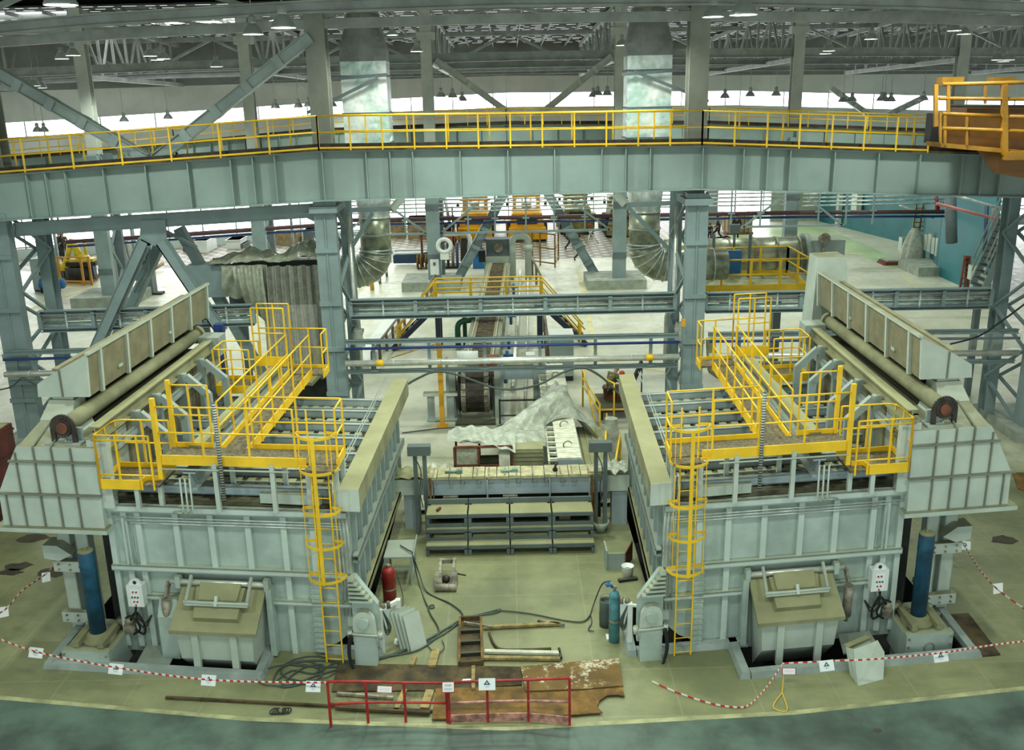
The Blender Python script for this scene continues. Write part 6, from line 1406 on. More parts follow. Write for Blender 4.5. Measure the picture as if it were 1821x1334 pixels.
b = MB(); b.bar((-6.35, 30.2, 2.3), (-6.3, 30.2, 3.2), .3, .12, up=(0, 1, 0)); b.bar((-6.35, 30.2, 2.3), (-6.6, 29.6, 2.1), .3, .12); single(b, 'bent_channel', 'dusty', 'bent cream channel standing right of the plastic curtain', 'channel')
b = MB(); b.bar((6.6, 30.2, 2.1), (6.5, 30.2, 3.2), .3, .12, up=(0, 1, 0)); b.bar((6.6, 30.2, 2.1), (6.85, 29.6, 2.0), .3, .12); single(b, 'bent_channel', 'dusty', 'bent cream channel standing left of the right walkway back end', 'channel')
p = pd(388, 585, 27.5); b = MB(); b.box(p.x - .13, p.x + .13, 27.45, 27.75, p.z - .15, p.z + .13); b.box(p.x - .1, p.x + .1, 27.5, 27.7, 0, p.z - .1); single(b, 'valve_motor', 'bluepipe', 'small blue motor behind the back bearing of the left shaft', 'motor')

# right burner platform with air pipe
r = thing('pipe_platform', 'yellow railed platform in front of the big air pipe at the right', 'platform', (9.4, 34.5, 3)); X0, X1, Y0, Y1, Z0 = 6.6, 10.85, 34.2, 37.0, 3.95
b = MB(); b.box(X0, X1, Y0, Y1, Z0 - .06, Z0); b.make('deck', 'decklight', r)
M['decklight'] = mat('dusty deck plate', (164, 168, 132), .7, var=.2)
for pts in (((X0, Y0), (X1, Y0)), ((X1, Y0), (X1, Y1)), ((X0, Y1), (X1, Y1))):
    a, c = [Vector((*q_, Z0)) for q_ in pts]; up = Vector((0, 0, 1))
    for h in (1.1, .55): b = MB(); b.tube([a + up * h, c + up * h], .035, 6); b.make('handrail', 'yellow', r)
    b = MB(); b.bar(a + up * .06, c + up * .06, .03, .26); b.make('toe_board', 'yellow', r)
    n = max(1, round((c - a).length / 1.2))
    for k in range(n + 1): q = lerp(a, c, k / n); b = MB(); b.bar(q - up * .25, q + up * 1.1, .08, .08, up=(0, 1, 0)); b.make('post', 'yellow', r)
b = MB(); b.box(X0, X1 + .6, Y0 + .2, Y0 + .5, Z0 - .4, Z0 - .1); b.make('girder', 'dark2', r)
for x in (8.2, 9.0, 9.9):
    b = MB(); b.bar((x, Y0 + .3, Z0 - .1), (x - .5, Y0 - .3, Z0 - .45), .3, .1); b.make('bracket', 'dark2', r)
for x in (7.0, 11.2):
    b = MB(); b.box(x - .12, x + .12, Y0 + .3, Y0 + .55, 0, Z0 - .1); b.make('leg', 'dark2', r)
r = thing('air_pipe', 'large horizontal air pipe with bands behind the right yellow platform', 'pipe', (9, 38, 4.3))
b = MB(); b.cyl((6.2, 38, 4.55), (11.7, 38, 4.55), .72, 28); b.make('pipe', 'duct_green', r)
for x in (7.6, 8.7, 9.7, 10.6, 11.5):
    b = MB(); b.cyl((x - .04, 38, 4.55), (x + .04, 38, 4.55), .75, 28); b.make('band', 'cast', r)
b = MB(); b.cyl((11.7, 38, 4.55), (11.9, 38, 4.55), .85, 28); b.make('end_flange', 'steel', r)
b = MB(); b.box(11.9, 13.2, 37.4, 38.7, 3.4, 5.2); b.make('transition_box', 'steel', r)
for x in (7.2, 10.8):
    b = MB(); b.box(x - .15, x + .15, 37.8, 38.2, 0, 3.9); b.make('saddle_leg', 'dark2', r)
r = thing('blue_valve', 'blue valve body on the large horizontal air pipe', 'valve', (8.95, 37.1, 4)); p0 = pd(1303, 460, 37.2)
b = MB(); b.box(p0.x - .28, p0.x + .28, 36.95, 37.25, p0.z - .55, p0.z + .35); b.make('body', 'blue', r)
b = MB(); b.cyl((p0.x, 37.1, p0.z + .35), (p0.x, 37.1, p0.z + 1.1), .05, 8); b.box(p0.x - .2, p0.x + .2, 37.0, 37.2, p0.z + 1.0, p0.z + 1.35); b.make('actuator', 'dark2', r)
for k in range(3):
    x = p0.x - .9 - .35 * k + (k == 2) * 2.1; b = MB(); b.bar((x, 36.6, Z0), (x, 36.6, Z0 + 1.7), .1, .1, up=(0, 1, 0)); single(b, 'gauge_stand', 'dark2', ['dark instrument stand left of the blue valve', 'second dark instrument stand, farther left of the blue valve', 'dark instrument stand right of the blue valve'][k], 'stand')
b = MB(); b.cyl((12.3, 37.3, 5.3), (12.3, 37.1, 5.3), .22, 14); b.bar((12.3, 37.3, 4.4), (12.3, 37.3, 5.2), .08, .08, up=(0, 1, 0)); single(b, 'round_sensor', 'cast', 'round dark sensor head at the end of the large air pipe', 'sensor')
r = thing('stair_flight', 'grey steel stair climbing to the right edge of the photo', 'stairs', (15.5, 32, 3)); a, c = pd(1752, 512, 33), pd(1805, 395, 33)
for dy in (0, .9):
    b = MB(); b.bar(a + Vector((0, dy, 0)), c + Vector((0, dy, 0)), .06, .24); b.make('stringer', 'steel', r)
    b = MB(); b.tube([a + Vector((-.1, dy, .9)), c + Vector((-.1, dy, .9)), c + Vector((1.2, dy, .9))], .03, 6); b.make('handrail', 'hood', r)
    b = MB(); b.tube([a + Vector((-.1, dy, .45)), c + Vector((-.1, dy, .45)), c + Vector((1.2, dy, .45))], .03, 6); b.make('mid_rail', 'hood', r)
for k in range(11):
    p_ = lerp(a, c, k / 10); b = MB(); b.box(p_.x - .13, p_.x + .13, p_.y, p_.y + .9, p_.z - .02, p_.z + .02); b.make('step', 'dark2', r)
b = MB(); b.box(c.x, c.x + 2, c.y, c.y + 1, c.z - .1, c.z); b.make('landing', 'steel', r)
b = MB(); b.bar((a.x, a.y + .4, 0), a + Vector((0, .4, 0)), .2, .2, up=(0, 1, 0)); b.make('support_leg', 'dark2', r)
b = MB(); b.grid(lambda u, v: Vector((13.4 + 2.8 * u, 29.35 - .1 * math.sin(v * PI), 3.4 - .5 * v - .12 * math.sin(PI * u) * v + .03 * math.sin(u * 30 + v * 6))), 40, 10); single(b, 'plastic_sheet', 'sheet_thin', 'clear plastic sagging on the pipes at the right edge column', 'plastic sheet')

# ochre crane end at the upper right
r = thing('overhead_crane', 'ochre overhead crane end with railings at the upper right', 'crane', (13, 26.5, 9))
Q = lambda x, y, Y=26.6: pd(x, y, Y)
b = MB(); b.prism([Q(1678, 258), Q(1738, 266), Q(1768, 308), Q(1990, 345), Q(1990, 262), Q(1680, 240)], (0, .06, 0)); b.make('end_plate', 'orange', r)
b = MB(); b.prism([Q(1720, 192, 27.4), Q(1990, 186, 27.4), Q(1990, 275, 27.4), Q(1720, 262, 27.4)], (0, 1.0, 0)); b.make('bridge_girder', 'orange', r)
b = MB(); b.prism([Q(1676, 202, 27.2), Q(1722, 202, 27.2), Q(1722, 258, 27.2), Q(1676, 252, 27.2)], (0, .5, 0)); b.make('end_carriage', 'orange', r)
b = MB(); b.prism([Q(1672, 254, 26.2), Q(1990, 282, 26.2), Q(1990, 290, 26.2), Q(1672, 262, 26.2)], (0, .9, 0)); b.make('walkway', 'cranerail', r)
for a_, c_ in (((1676, 150), (1990, 142)), ((1676, 202), (1780, 207)), ((1676, 228), (1990, 240)), ((1670, 175), (1990, 178)), ((1780, 207), (1990, 210))):
    b = MB(); b.tube([Q(*a_, 26.2), Q(*c_, 26.2)], .05, 8); b.make('handrail', 'cranerail', r)
for x, y0, y1, w in ((1664, 150, 225, .1), (1686, 150, 200, .08), (1680, 200, 258, .07), (1719, 205, 258, .06), (1752, 152, 185, .06), (1786, 150, 275, .14), (1672, 200, 255, .06)):
    b = MB(); b.bar(Q(x, y0, 26.2), Q(x, y1, 26.2), w, w, up=(0, 1, 0)); b.make('rail_post', 'cranerail', r)
for x in (1686, 1776):
    b = MB(); p_ = Q(x, 145, 27.8); b.box(p_.x - .25, p_.x + .35, 27.6, 28.0, p_.z - .1, p_.z + .12); b.make('top_cap', 'cranerail', r)
b = MB(); p_ = Q(1661, 215, 27.4); b.box(p_.x - .1, p_.x + .2, 27.3, 27.7, p_.z - .6, p_.z + .2); b.make('buffer', 'black', r)
b = MB(); b.tube([Q(1690, 188, 27.3), Q(1990, 190, 27.3)], .04, 6); b.make('cable_track', 'dark', r)
b = MB(); p_ = Q(1806, 276, 26.1); b.box(p_.x - .3, p_.x + .3, 26.0, 26.2, p_.z - .12, p_.z + .1); b.make('bumper', 'cranerail', r)

M['cranerail'] = mat('crane rail paint', (178, 126, 30), .5, var=.2)
M['sheet_thin'] = sheet_mat('thin clear film', (190, 200, 190), .3)
# ================================================================ FAR GROUND
# far pipe rack along the second column row
def farpipes(lab, x0, x1, Y, zs, m_, z_drop=0):
    for k, (z, rad, nm) in enumerate(zs):
        b = MB(); a, c = Vector((x0, Y, z)), Vector((x1, Y, z - z_drop)); b.cyl(a, c, rad, 8); single(b, 'far_pipe', m_ if nm is None else nm, ('%s pipe of the bundle ' % ['topmost', 'second', 'third', 'fourth', 'fifth', 'lowest'][k]) + lab, 'pipe')
Z6 = [(pd(900, y, 56.4).z, .05, None) for y in (346, 353, 360, 367, 374)]
farpipes('crossing before the far glazing in the middle', -9.8, 16.2, 56.4, Z6, 'galv')
farpipes('crossing in front of the teal wall', 17.2, 27, 56.4, [(z - .1, r_, m_) for z, r_, m_ in Z6], 'galv')
for x0, x1, lab, z0, z1 in ((-9.8, 17, 'in the middle', pd(800, 388, 56.2).z, pd(800, 388, 56.2).z - .1), (17, 27, 'before the teal wall', pd(800, 388, 56.2).z - .1, pd(800, 388, 56.2).z - .25), (-26, -9.8, 'at the left', pd(45, 432, 56.2).z, pd(560, 399, 56.2).z)):
    b = MB(); b.cyl((x0, 56.2, z0), (x1, 56.2, z1), .12, 10); single(b, 'red_brown_pipe', 'brownred', 'dark red pipe along the far column row ' + lab, 'pipe')
    b = MB(); b.cyl((x0, 56.3, z0 - .28), (x1, 56.3, z1 - .28), .07, 8); single(b, 'violet_pipe', 'bluepipe', 'blue pipe under the dark red far pipe ' + lab, 'pipe')
M['brownred'] = mat('dark red pipe paint', (80, 50, 54), .5, var=.1)
zb = pd(800, 414, 56.2).z
for k, (px, lab) in enumerate(((654, 'first'), (720, 'second'), (832, 'third'), (880, 'fourth'), (935, 'fifth'), (985, 'sixth'), (1040, 'seventh'), (1300, 'eighth'), (1352, 'ninth'), (1455, 'tenth'), (1504, 'eleventh'), (1552, 'twelfth'))):
    x = pd(px, 380, 56.1).x; b = MB(); b.bar((x, 56.05, zb), (x, 56.05, 5.6), .09, .09, up=(0, 1, 0)); b.bar((x - .2, 56.05, zb + .8), (x + .2, 56.05, zb + .8), .1, .1); single(b, 'pipe_hanger_post', 'column', 'pale hanger post, %s from the left along the far pipe bundle' % lab, 'post')
for x0, x1, lab in ((-9.8, -4.7, 'left of the switch box column'), (-4.1, 6, 'between the two middle far columns'), (13.6, 19.6, 'by the cable tied far column')):
    r = thing('sway_frame', 'thin grey bracing bar frame ' + lab, 'frame', ((x0 + x1) / 2, 56.05, zb)); b = MB(); b.bar((x0, 56.05, zb), (x1, 56.05, zb), .12, .12); b.make('bottom_bar', 'column', r)
    b = MB(); b.bar((x0 + .1, 56.05, zb), (x0 + 2.2, 56.05, zb + 1.6), .12, .12, up=(0, 1, 0)); b.make('diagonal', 'column', r); b = MB(); b.bar((x1 - .1, 56.05, zb), (x1 - 2.2, 56.05, zb + 1.6), .12, .12, up=(0, 1, 0)); b.make('diagonal', 'column', r)
for px, lab in ((97, 'leftmost'), (235, 'middle'), (520, 'rightmost')):
    x = pd(px, 420, 66).x; b = MB(); b.bar((x, 66, 0), (x, 66, 5.2), .16, .16, up=(0, 1, 0)); single(b, 'glazing_post', 'column', 'slim grey post before the left glazing, %s of three' % lab, 'post')
r = thing('switch_box', 'white switch box on the far column left of the conveyor', 'switch box', (-4.4, 55.3, 1)); p = pd(773, 475, 55.3)
b = MB(); b.box(p.x - .25, p.x + .25, 55.2, 55.38, p.z - .45, p.z + .45); b.make('case', 'white', r); b = MB(); b.box(p.x - .08, p.x + .08, 55.18, 55.2, p.z + .1, p.z + .3); b.make('switch', 'dark2', r)
b = MB(); b.tube([pd(790, 345, 57.2), pd(800, 400, 57.2)], .1, 8); single(b, 'conduit_pipe', 'galv', 'bright bent pipe beside the switch box column', 'pipe')
p = pd(790, 437, 55.1); b = MB(); b.tube(arc(p, .38, 0, 2 * PI, 16)[:-1], .12, 8, closed=True); b.box(p.x - .25, p.x + .25, p.y - .1, p.y + .1, p.z - .8, p.z - .45); single(b, 'hose_reel', 'white', 'white ring hose reel beside the switch box column', 'hose reel')

# ---------------------------------------------------------------- wheel loaders and other vehicles
def wheel(b, x, y, z, rad, w): b.lathe((x - w / 2, y, z), [(0, 0), (rad * .55, 0), (rad * .9, .03), (rad, .1), (rad, w - .1), (rad * .9, w - .03), (rad * .55, w), (0, w)], 18, ax=(1, 0, 0))
def loader(px, py, lab, W_=3.0, H_=3.5, body='loader', Yadd=0):
    o = pz(px, py); X, Y = o.x, o.y; r = thing('wheel_loader', lab, 'loader', (X, Y, 0)); s = W_ / 3.0
    b = MB(); b.hexa([(X - 1.25 * s, Y, .65), (X + 1.25 * s, Y, .65), (X + 1.25 * s, Y + 3.2, .65), (X - 1.25 * s, Y + 3.2, .65)], [(X - 1.05 * s, Y + .1, 2.15), (X + 1.05 * s, Y + .1, 2.15), (X + 1.05 * s, Y + 3.2, 2.25), (X - 1.05 * s, Y + 3.2, 2.25)]); b.make('engine_hood', body, r)
    b = MB(); b.hexa([(X - 1.4 * s, Y - .25, .2), (X + 1.4 * s, Y - .25, .2), (X + 1.4 * s, Y + .3, .2), (X - 1.4 * s, Y + .3, .2)], [(X - 1.3 * s, Y - .3, 1.05), (X + 1.3 * s, Y - .3, 1.05), (X + 1.2 * s, Y + .3, 1.2), (X - 1.2 * s, Y + .3, 1.2)]); b.make('counterweight', body, r)
    b = MB(); b.box(X - .7 * s, X + .7 * s, Y - .02, Y + .16, 1.35, 1.8); b.make('grille', 'dark', r)
    for sx in (-1, 1):
        for dy in (.9, 3.6):
            b = MB(); wheel(b, X + sx * 1.15 * s, Y + dy, .78, .78, .6); b.make('wheel', 'black', r)
        b = MB(); b.box(X + sx * 1.2 * s - .35, X + sx * 1.2 * s + .35, Y + .2, Y + 1.8, 1.5, 1.62); b.make('mudguard', body, r)
        b = MB(); b.box(X + sx * .95 * s - .12, X + sx * .95 * s + .12, Y - .33, Y - .28, .75, .9); b.make('tail_lamp', 'helmet', r)
        b = MB(); b.tube([(X + sx * .95 * s, Y + 2.2, 2.9), (X + sx * 1.35 * s, Y + 2.2, 3.0), (X + sx * 1.35 * s, Y + 2.2, 2.6)], .05, 6); b.box(X + sx * 1.35 * s - .12, X + sx * 1.35 * s + .12, Y + 2.15, Y + 2.2, 2.4, 2.75); b.make('mirror', 'dark', r)
        for dy in (2.0, 3.6):
            b = MB(); b.box(X + sx * .85 * s - .13, X + sx * .85 * s + .13, Y + dy, Y + dy + .14, 1.75, H_ - .2); b.make('cab_pillar', body, r)
    b = MB(); b.box(X - 1.0 * s, X + 1.0 * s, Y + 1.9, Y + 3.8, H_ - .4, H_); b.make('cab_roof', body, r)
    b = MB(); b.box(X - .8 * s, X + .8 * s, Y + 2.05, Y + 2.09, 2.2, H_ - .2); b.make('rear_window', 'cabglass', r)
    for k in (-.3, .3):
        b = MB(); b.box(X + k * s - .04, X + k * s + .04, Y + 2.0, Y + 2.05, 1.9, H_ - .2); b.make('window_bar', body, r)
    b = MB(); b.box(X - .3 * s, X + .3 * s, Y + 2.5, Y + 3.0, 1.8, 2.6); b.make('seat', 'dark', r)
    b = MB(); b.box(X - .75 * s, X + .75 * s, Y + 3.7, Y + 3.75, 1.8, H_ - .3); b.make('front_window', 'cabglass', r)
    b = MB(); b.bar((X - 1.5 * s, Y + 5.6, .5), (X + 1.5 * s, Y + 5.6, .5), 1.0, .9); b.bar((X - .7 * s, Y + 3.6, 1.3), (X - .7 * s, Y + 5.4, .6), .25, .4); b.bar((X + .7 * s, Y + 3.6, 1.3), (X + .7 * s, Y + 5.4, .6), .25, .4); b.make('bucket_and_arms', body, r)
    return r
def cabglass():
    t = NT('bright cab glass'); t.b.inputs['Base Color'].default_value = rgba((206, 214, 206)); t.b.inputs['Roughness'].default_value = .1; t.b.inputs['Alpha'].default_value = .35; return t.m
M['cabglass'] = cabglass()
M['khaki'] = mat('khaki machine paint', (124, 116, 66), .6, var=.25, scale=2)
loader(845, 430, 'yellow wheel loader seen from behind, the left of the two bright loaders', 3.0, 3.3)
loader(938, 430, 'yellow wheel loader seen from behind, the right of the two bright loaders', 3.3, 3.6)
loader(1027, 417, 'khaki wheel loader behind the walking man', 2.9, 3.0, 'khaki')
loader(1108, 422, 'khaki wheel loader half hidden by the far column right of the walking man', 2.8, 3.0, 'khaki')
def forklift(px, py, lab):
    o = pz(px, py); X, Y = o.x, o.y; r = thing('forklift', lab, 'forklift', (X, Y, 0))
    b = MB(); b.hexa([(X - .55, Y, .25), (X + .55, Y, .25), (X + .55, Y + 1.8, .25), (X - .55, Y + 1.8, .25)], [(X - .5, Y + .1, 1.0), (X + .5, Y + .1, 1.0), (X + .5, Y + 1.7, 1.1), (X - .5, Y + 1.7, 1.1)]); b.make('body', 'crateorange', r)
    for sx in (-.42, .42):
        b = MB(); b.bar((X + sx, Y - .2, .1), (X + sx, Y - .2, 3.0), .12, .16, up=(0, 1, 0)); b.make('mast_rail', 'black', r)
        b = MB(); b.bar((X + sx, Y - .3, .1), (X + sx, Y - 1.3, .08), .12, .06); b.make('fork', 'black', r)
        b = MB(); b.bar((X + sx, Y + .3, 1.0), (X + sx, Y + .5, 2.1), .07, .07, up=(0, 1, 0)); b.bar((X + sx, Y + 1.6, 1.0), (X + sx, Y + 1.4, 2.1), .07, .07, up=(0, 1, 0)); b.make('guard_post', 'black', r)
        for dy in (.3, 1.5):
            b = MB(); wheel(b, X + sx * 1.15, Y + dy, .3, .3, .2); b.make('wheel', 'black', r)
    b = MB(); b.box(X - .5, X + .5, Y + .4, Y + 1.5, 2.08, 2.14); b.make('guard_roof', 'black', r)
    b = MB(); b.bar((X - .42, Y - .2, 1.6), (X + .42, Y - .2, 1.6), .1, .3); b.bar((X - .42, Y - .2, 2.9), (X + .42, Y - .2, 2.9), .1, .12); b.make('mast_crossbar', 'black', r)
    b = MB(); b.box(X - .25, X + .25, Y + .7, Y + 1.1, 1.05, 1.6); b.make('seat', 'dark', r)
M['crateorange'] = mat('orange machine paint', (186, 96, 34), .5, var=.2)
forklift(797, 438, 'orange forklift with a black mast behind the switch box column')
# boxes, trailers and stacks by the far wall
def crate(px0, px1, pyb, h, d, m_, lab, name='crate', cat='crate', lid=None):
    a, c = pz(px0, pyb), pz(px1, pyb); r = thing(name, lab, cat, ((a.x + c.x) / 2, a.y, 0)); y = min(a.y, c.y)
    for (xa, ya, *_r), (xb, yb, *_q) in zip(WN, WN[1:]):
        if xa <= a.x < xb: y = min(y, ya + (yb - ya) * (a.x - xa) / (xb - xa) - d - .8)
    b = MB(); b.box(a.x, c.x, y, y + d, .0, h); b.make('body', m_, r)
    b = MB(); b.box(a.x - .04, c.x + .04, y - .04, y + d + .04, h - .12, h); b.make('rim', lid or m_, r); return r
crate(692, 720, 424, 1.3, 1.6, 'boxbrown', 'brown crate left of the brown trailer by the far wall')
crate(726, 764, 425, 1.6, 2.4, 'boxbrown', 'brown trailer box behind the hanger post by the far wall', lid='crateorange')
crate(350, 374, 436, .75, 1.5, 'rustred', 'low red brown box left of the grey bin on the paving', lid='rustred')
crate(376, 383, 441, .9, .5, 'dark2', 'grey waste bin on the studded paving', name='bin', cat='bin')
crate(382, 405, 430, .9, 2.5, 'white', 'white container by the far wall behind the grey bin', name='container', cat='container')
crate(418, 442, 437, .35, 2, 'dark2', 'low stack of dark sheets on the paving left of the column', name='sheet_stack', cat='sheet stack')
crate(425, 448, 431, .7, 2, 'white', 'pale box behind the low dark sheet stack', lid='silver')
crate(493, 535, 431, .9, 2, 'boxbrown', 'long brown bin left of the tarpaulin covered bin by the far wall', name='bin', cat='bin')
crate(541, 562, 432, 1.0, 2, 'dark2', 'dark skip with sloping lid right of the long brown bin', name='bin', cat='bin', lid='silver')
M['boxbrown'] = mat('pale brown crate', (150, 132, 100), .8, var=.2, scale=3)
# blue roller conveyor with slanted stripes
a, c = pz(700, 474), pz(752, 474); r = thing('roller_conveyor', 'blue roller conveyor with slanted white rollers, left of the switch box column', 'conveyor', tuple(a)); y = a.y
b = MB(); b.box(a.x, c.x + .3, y, y + .15, .2, .75); b.make('side_frame', 'bluedark', r); b = MB(); b.box(a.x, c.x + .3, y + 1.0, y + 1.15, .2, .75); b.make('side_frame', 'bluedark', r)
n = 15
for k in range(n):
    x = a.x + (c.x - a.x) * k / n; b = MB(); b.cyl((x, y + .1, .82), (x + .3, y + 1.0, .82), .05, 8); b.make('roller', 'white', r)
b = MB(); b.box(a.x, c.x + .3, y + 1.1, y + 1.3, .8, .95); b.make('back_guard', 'white', r)
M['bluedark'] = mat('dark blue machine paint', (36, 66, 98), .5, var=.15)
for dx, lab in ((0, 'left'), (.55, 'right')):
    p = pz(745, 478) + Vector((dx, 0, 0)); b = MB(); b.lathe((p.x - .1, p.y, .5), [(0, 0), (.5, 0), (.5, .08), (.2, .1), (.2, .2), (.5, .22), (.5, .3), (0, .3)], 20, ax=(1, 0, 0)); single(b, 'brown_reel', 'rustorange', 'rusty orange reel at the end of the blue roller conveyor, the %s of two' % lab, 'reel')
b = MB(); p = pz(752, 475); b.bar((p.x, p.y, 0), (p.x, p.y, 2.4), .14, .14, up=(0, 1, 0)); single(b, 'reel_post', 'rustred', 'brown post beside the rusty reels', 'post')
# pump rack behind the column
r = thing('pump_rack', 'dark rack of pumps and blue pipes between the switch box column and the leaning brace', 'pump rack', tuple(pz(803, 478))); p = pz(803, 478)
b = MB(); b.box(p.x - .9, p.x + .9, p.y, p.y + 1.4, 0, .15); b.make('base', 'dark', r)
for k in range(6):
    x = p.x - .8 + k * .3; b = MB(); b.cyl((x, p.y + .3 * (k % 2), .1), (x, p.y + .3 * (k % 2), 1.5 + .2 * (k % 3)), .09, 8); b.make('pipe', ['black', 'bluedark', 'chain', 'cast', 'bluedark', 'black'][k], r)
b = MB(); b.box(p.x + .7, p.x + 1.05, p.y, p.y + .5, 0, 2.0); b.make('tank', 'dark', r)
b = MB(); b.tube(rnd_path([Vector((p.x - .6, p.y + .8, 2.15)), Vector((p.x + 1.25, p.y + .8, 2.15)), Vector((p.x + 1.25, p.y + .2, .2))], .4, 6), .13, 10); single(b, 'white_pipe', 'white', 'white bent pipe arching over the pump rack', 'pipe')
r = thing('bent_duct_pipe', 'pale grey pipe arch standing right of the conveyor', 'pipe', tuple(pz(940, 498))); p, q = pz(912, 490), pz(940, 498); Zt = 2.7
b = MB(); b.tube(rnd_path([Vector((p.x, q.y, .2)), Vector((p.x, q.y, Zt)), Vector((q.x, q.y, Zt)), Vector((q.x, q.y, 0))], .45, 6), .2, 14); b.make('pipe', 'hood', r)
b = MB(); b.cyl((q.x, q.y, Zt - .9), (q.x, q.y, Zt - .5), .27, 14); b.make('coupling', 'hood', r)
r = thing('blue_pump', 'blue pump motor left of the conveyor back end', 'pump', tuple(pz(852, 478))); p = pz(852, 478)
b = MB(); b.box(p.x - .4, p.x + .4, p.y, p.y + .8, 0, .8); b.make('base', 'blue', r); b = MB(); b.lathe((p.x, p.y + .4, .8), [(.35, 0), (.35, .5), (.2, .55), (.25, .6), (.25, 1.0), (0, 1.05)], 14); b.make('motor', 'bluedark', r)
r = thing('drive_motor', 'grey drive motor box on the far end of the conveyor', 'motor', tuple(pz(888, 455, 0))); p = Vector((-.66, 57.6, 1.4))
b = MB(); b.box(p.x - .95, p.x + .95, p.y, p.y + 1.5, 1.1, 1.5); b.make('bed', 'hood', r); b = MB(); b.box(p.x - .75, p.x + .8, p.y + .2, p.y + 1.3, 1.5, 2.5); b.make('gearbox', 'dark2', r); b = MB(); b.cyl((p.x, p.y + .1, 2.0), (p.x, p.y + 1.2, 2.0), .28, 14); b.make('motor', 'cast', r)
b = MB(); b.box(p.x - 1.2, p.x - .8, p.y - .2, p.y + .4, 1.2, 1.9); b.make('switch_box', 'black', r)
for dx in (-.8, .8):
    b = MB(); b.box(p.x + dx - .1, p.x + dx + .1, p.y + .3, p.y + 1.0, 0, 1.1); b.make('leg', 'hood', r)
r = thing('brown_fence', 'brown tube fence frame right of the right bright loader', 'fence', tuple(pz(960, 475)))
P = [pz(947, 470), pz(987, 476), pz(993, 462), pz(955, 462)]
for q in P[:3] + [lerp(P[0], P[1], .35)]:
    b = MB(); b.bar(q, q + Vector((0, 0, 2.2)), .1, .1, up=(0, 1, 0)); b.make('post', 'brownyel', r)
for h in (.25, 1.2, 2.15):
    b = MB(); b.tube([q + Vector((0, 0, h)) for q in P[:3]], .05, 6); b.make('rail', 'brownyel', r)
M['brownyel'] = mat('brown yellow fence paint', (136, 104, 44), .6, var=.1)
p = pz(1050, 433); b = MB()
for k in range(3): a_ = 2.1 * k; b.tube([p + Vector((0, 0, .8)), p + Vector((.6 * math.cos(a_), .6 * math.sin(a_), 0))], .04, 6)
b.ball(p + Vector((0, 0, .85)), .14); single(b, 'tripod', 'silver', 'small silvery tripod on the paving right of the walking man', 'tripod')

# ---------------------------------------------------------------- robot cell at left
r = thing('robot', 'yellow robot arm folded over its base behind the left orange fence', 'robot', tuple(pz(130, 498))); p = pz(140, 500); J = lambda x, y: pd(x, y, p.y)
b = MB(); b.cyl((p.x, p.y, 0), (p.x, p.y, .9), .7, 16); b.make('pedestal', 'dark', r)
b = MB(); q = J(148, 462); b.ball(q, .5, .45, .4); b.box(q.x - .75, q.x + .75, p.y - .35, p.y + .35, q.z - .35, q.z + .1); b.make('turret', 'robot', r)
b = MB(); b.tube([J(143, 460), J(128, 428), J(124, 428)], [.28, .2, .16], 10); b.make('lower_arm', 'robot', r)
b = MB(); b.tube([J(126, 428), J(119, 460)], [.2, .15], 10); b.tube([J(119, 458), J(116, 470)], [.15, .22], 8); b.make('upper_arm', 'robot', r)
b = MB(); b.tube([J(108, 474), J(126, 474)], .3, 8); b.make('gripper', 'robot', r)
b = MB(); b.tube([J(150, 430), J(154, 460)], .1, 6); b.make('balancer', 'robot', r)
b = MB(); b.bar(J(147, 468) - Vector((.9, 0, 0)), J(147, 468) + Vector((1.0, 0, 0)), .9, .25); b.make('base_flange', 'black', r)
M['robot'] = mat('robot yellow', (212, 186, 40), .45, var=.1)
r = thing('robot_fence', 'orange yellow cell fence in front of the robot arm', 'fence', tuple(pz(108, 508))); P = [pz(109, 507), pz(150, 508), pz(164, 507)]
for q in P:
    b = MB(); b.bar(q, q + Vector((0, 0, 1.8)), .12, .12, up=(0, 1, 0)); b.make('post', 'crateorange2', r)
for h in (.1, .25, 1.75):
    b = MB(); b.tube([q + Vector((0, 0, h)) for q in P], .06, 6); b.make('rail', 'crateorange2', r)
M['crateorange2'] = mat('orange yellow fence paint', (204, 142, 44), .5, var=.1)
q = pz(207, 488); r = thing('fence_panel', 'narrow orange yellow fence panel right of the robot column', 'fence', tuple(q))
for dx in (-.9, 0):
    b = MB(); b.bar(q + Vector((dx, .5, 0)), q + Vector((dx, .5, 2.3)), .12, .12, up=(0, 1, 0)); b.make('post', 'crateorange2', r)
b = MB(); b.bar(q + Vector((-.9, .5, 2.25)), q + Vector((0, .5, 2.25)), .08, .08); b.make('rail', 'crateorange2', r)
r = thing('parts_rack', 'rack of dark machine parts inside the robot fence', 'rack', tuple(pz(130, 500))); p = pz(128, 502)
b = MB(); b.box(p.x - 1.2, p.x + 1.4, p.y + .3, p.y + 1.5, .1, .25); b.make('base', 'rustorange', r)
for k in range(6):
    b = MB(); b.box(p.x - 1.1 + .42 * k, p.x - .85 + .42 * k, p.y + .5, p.y + 1.0, .25, 1.2 + .2 * (k % 2)); b.make('part', ['bluedark', 'dark', 'cast', 'chain', 'steel', 'bluedark'][k], r)
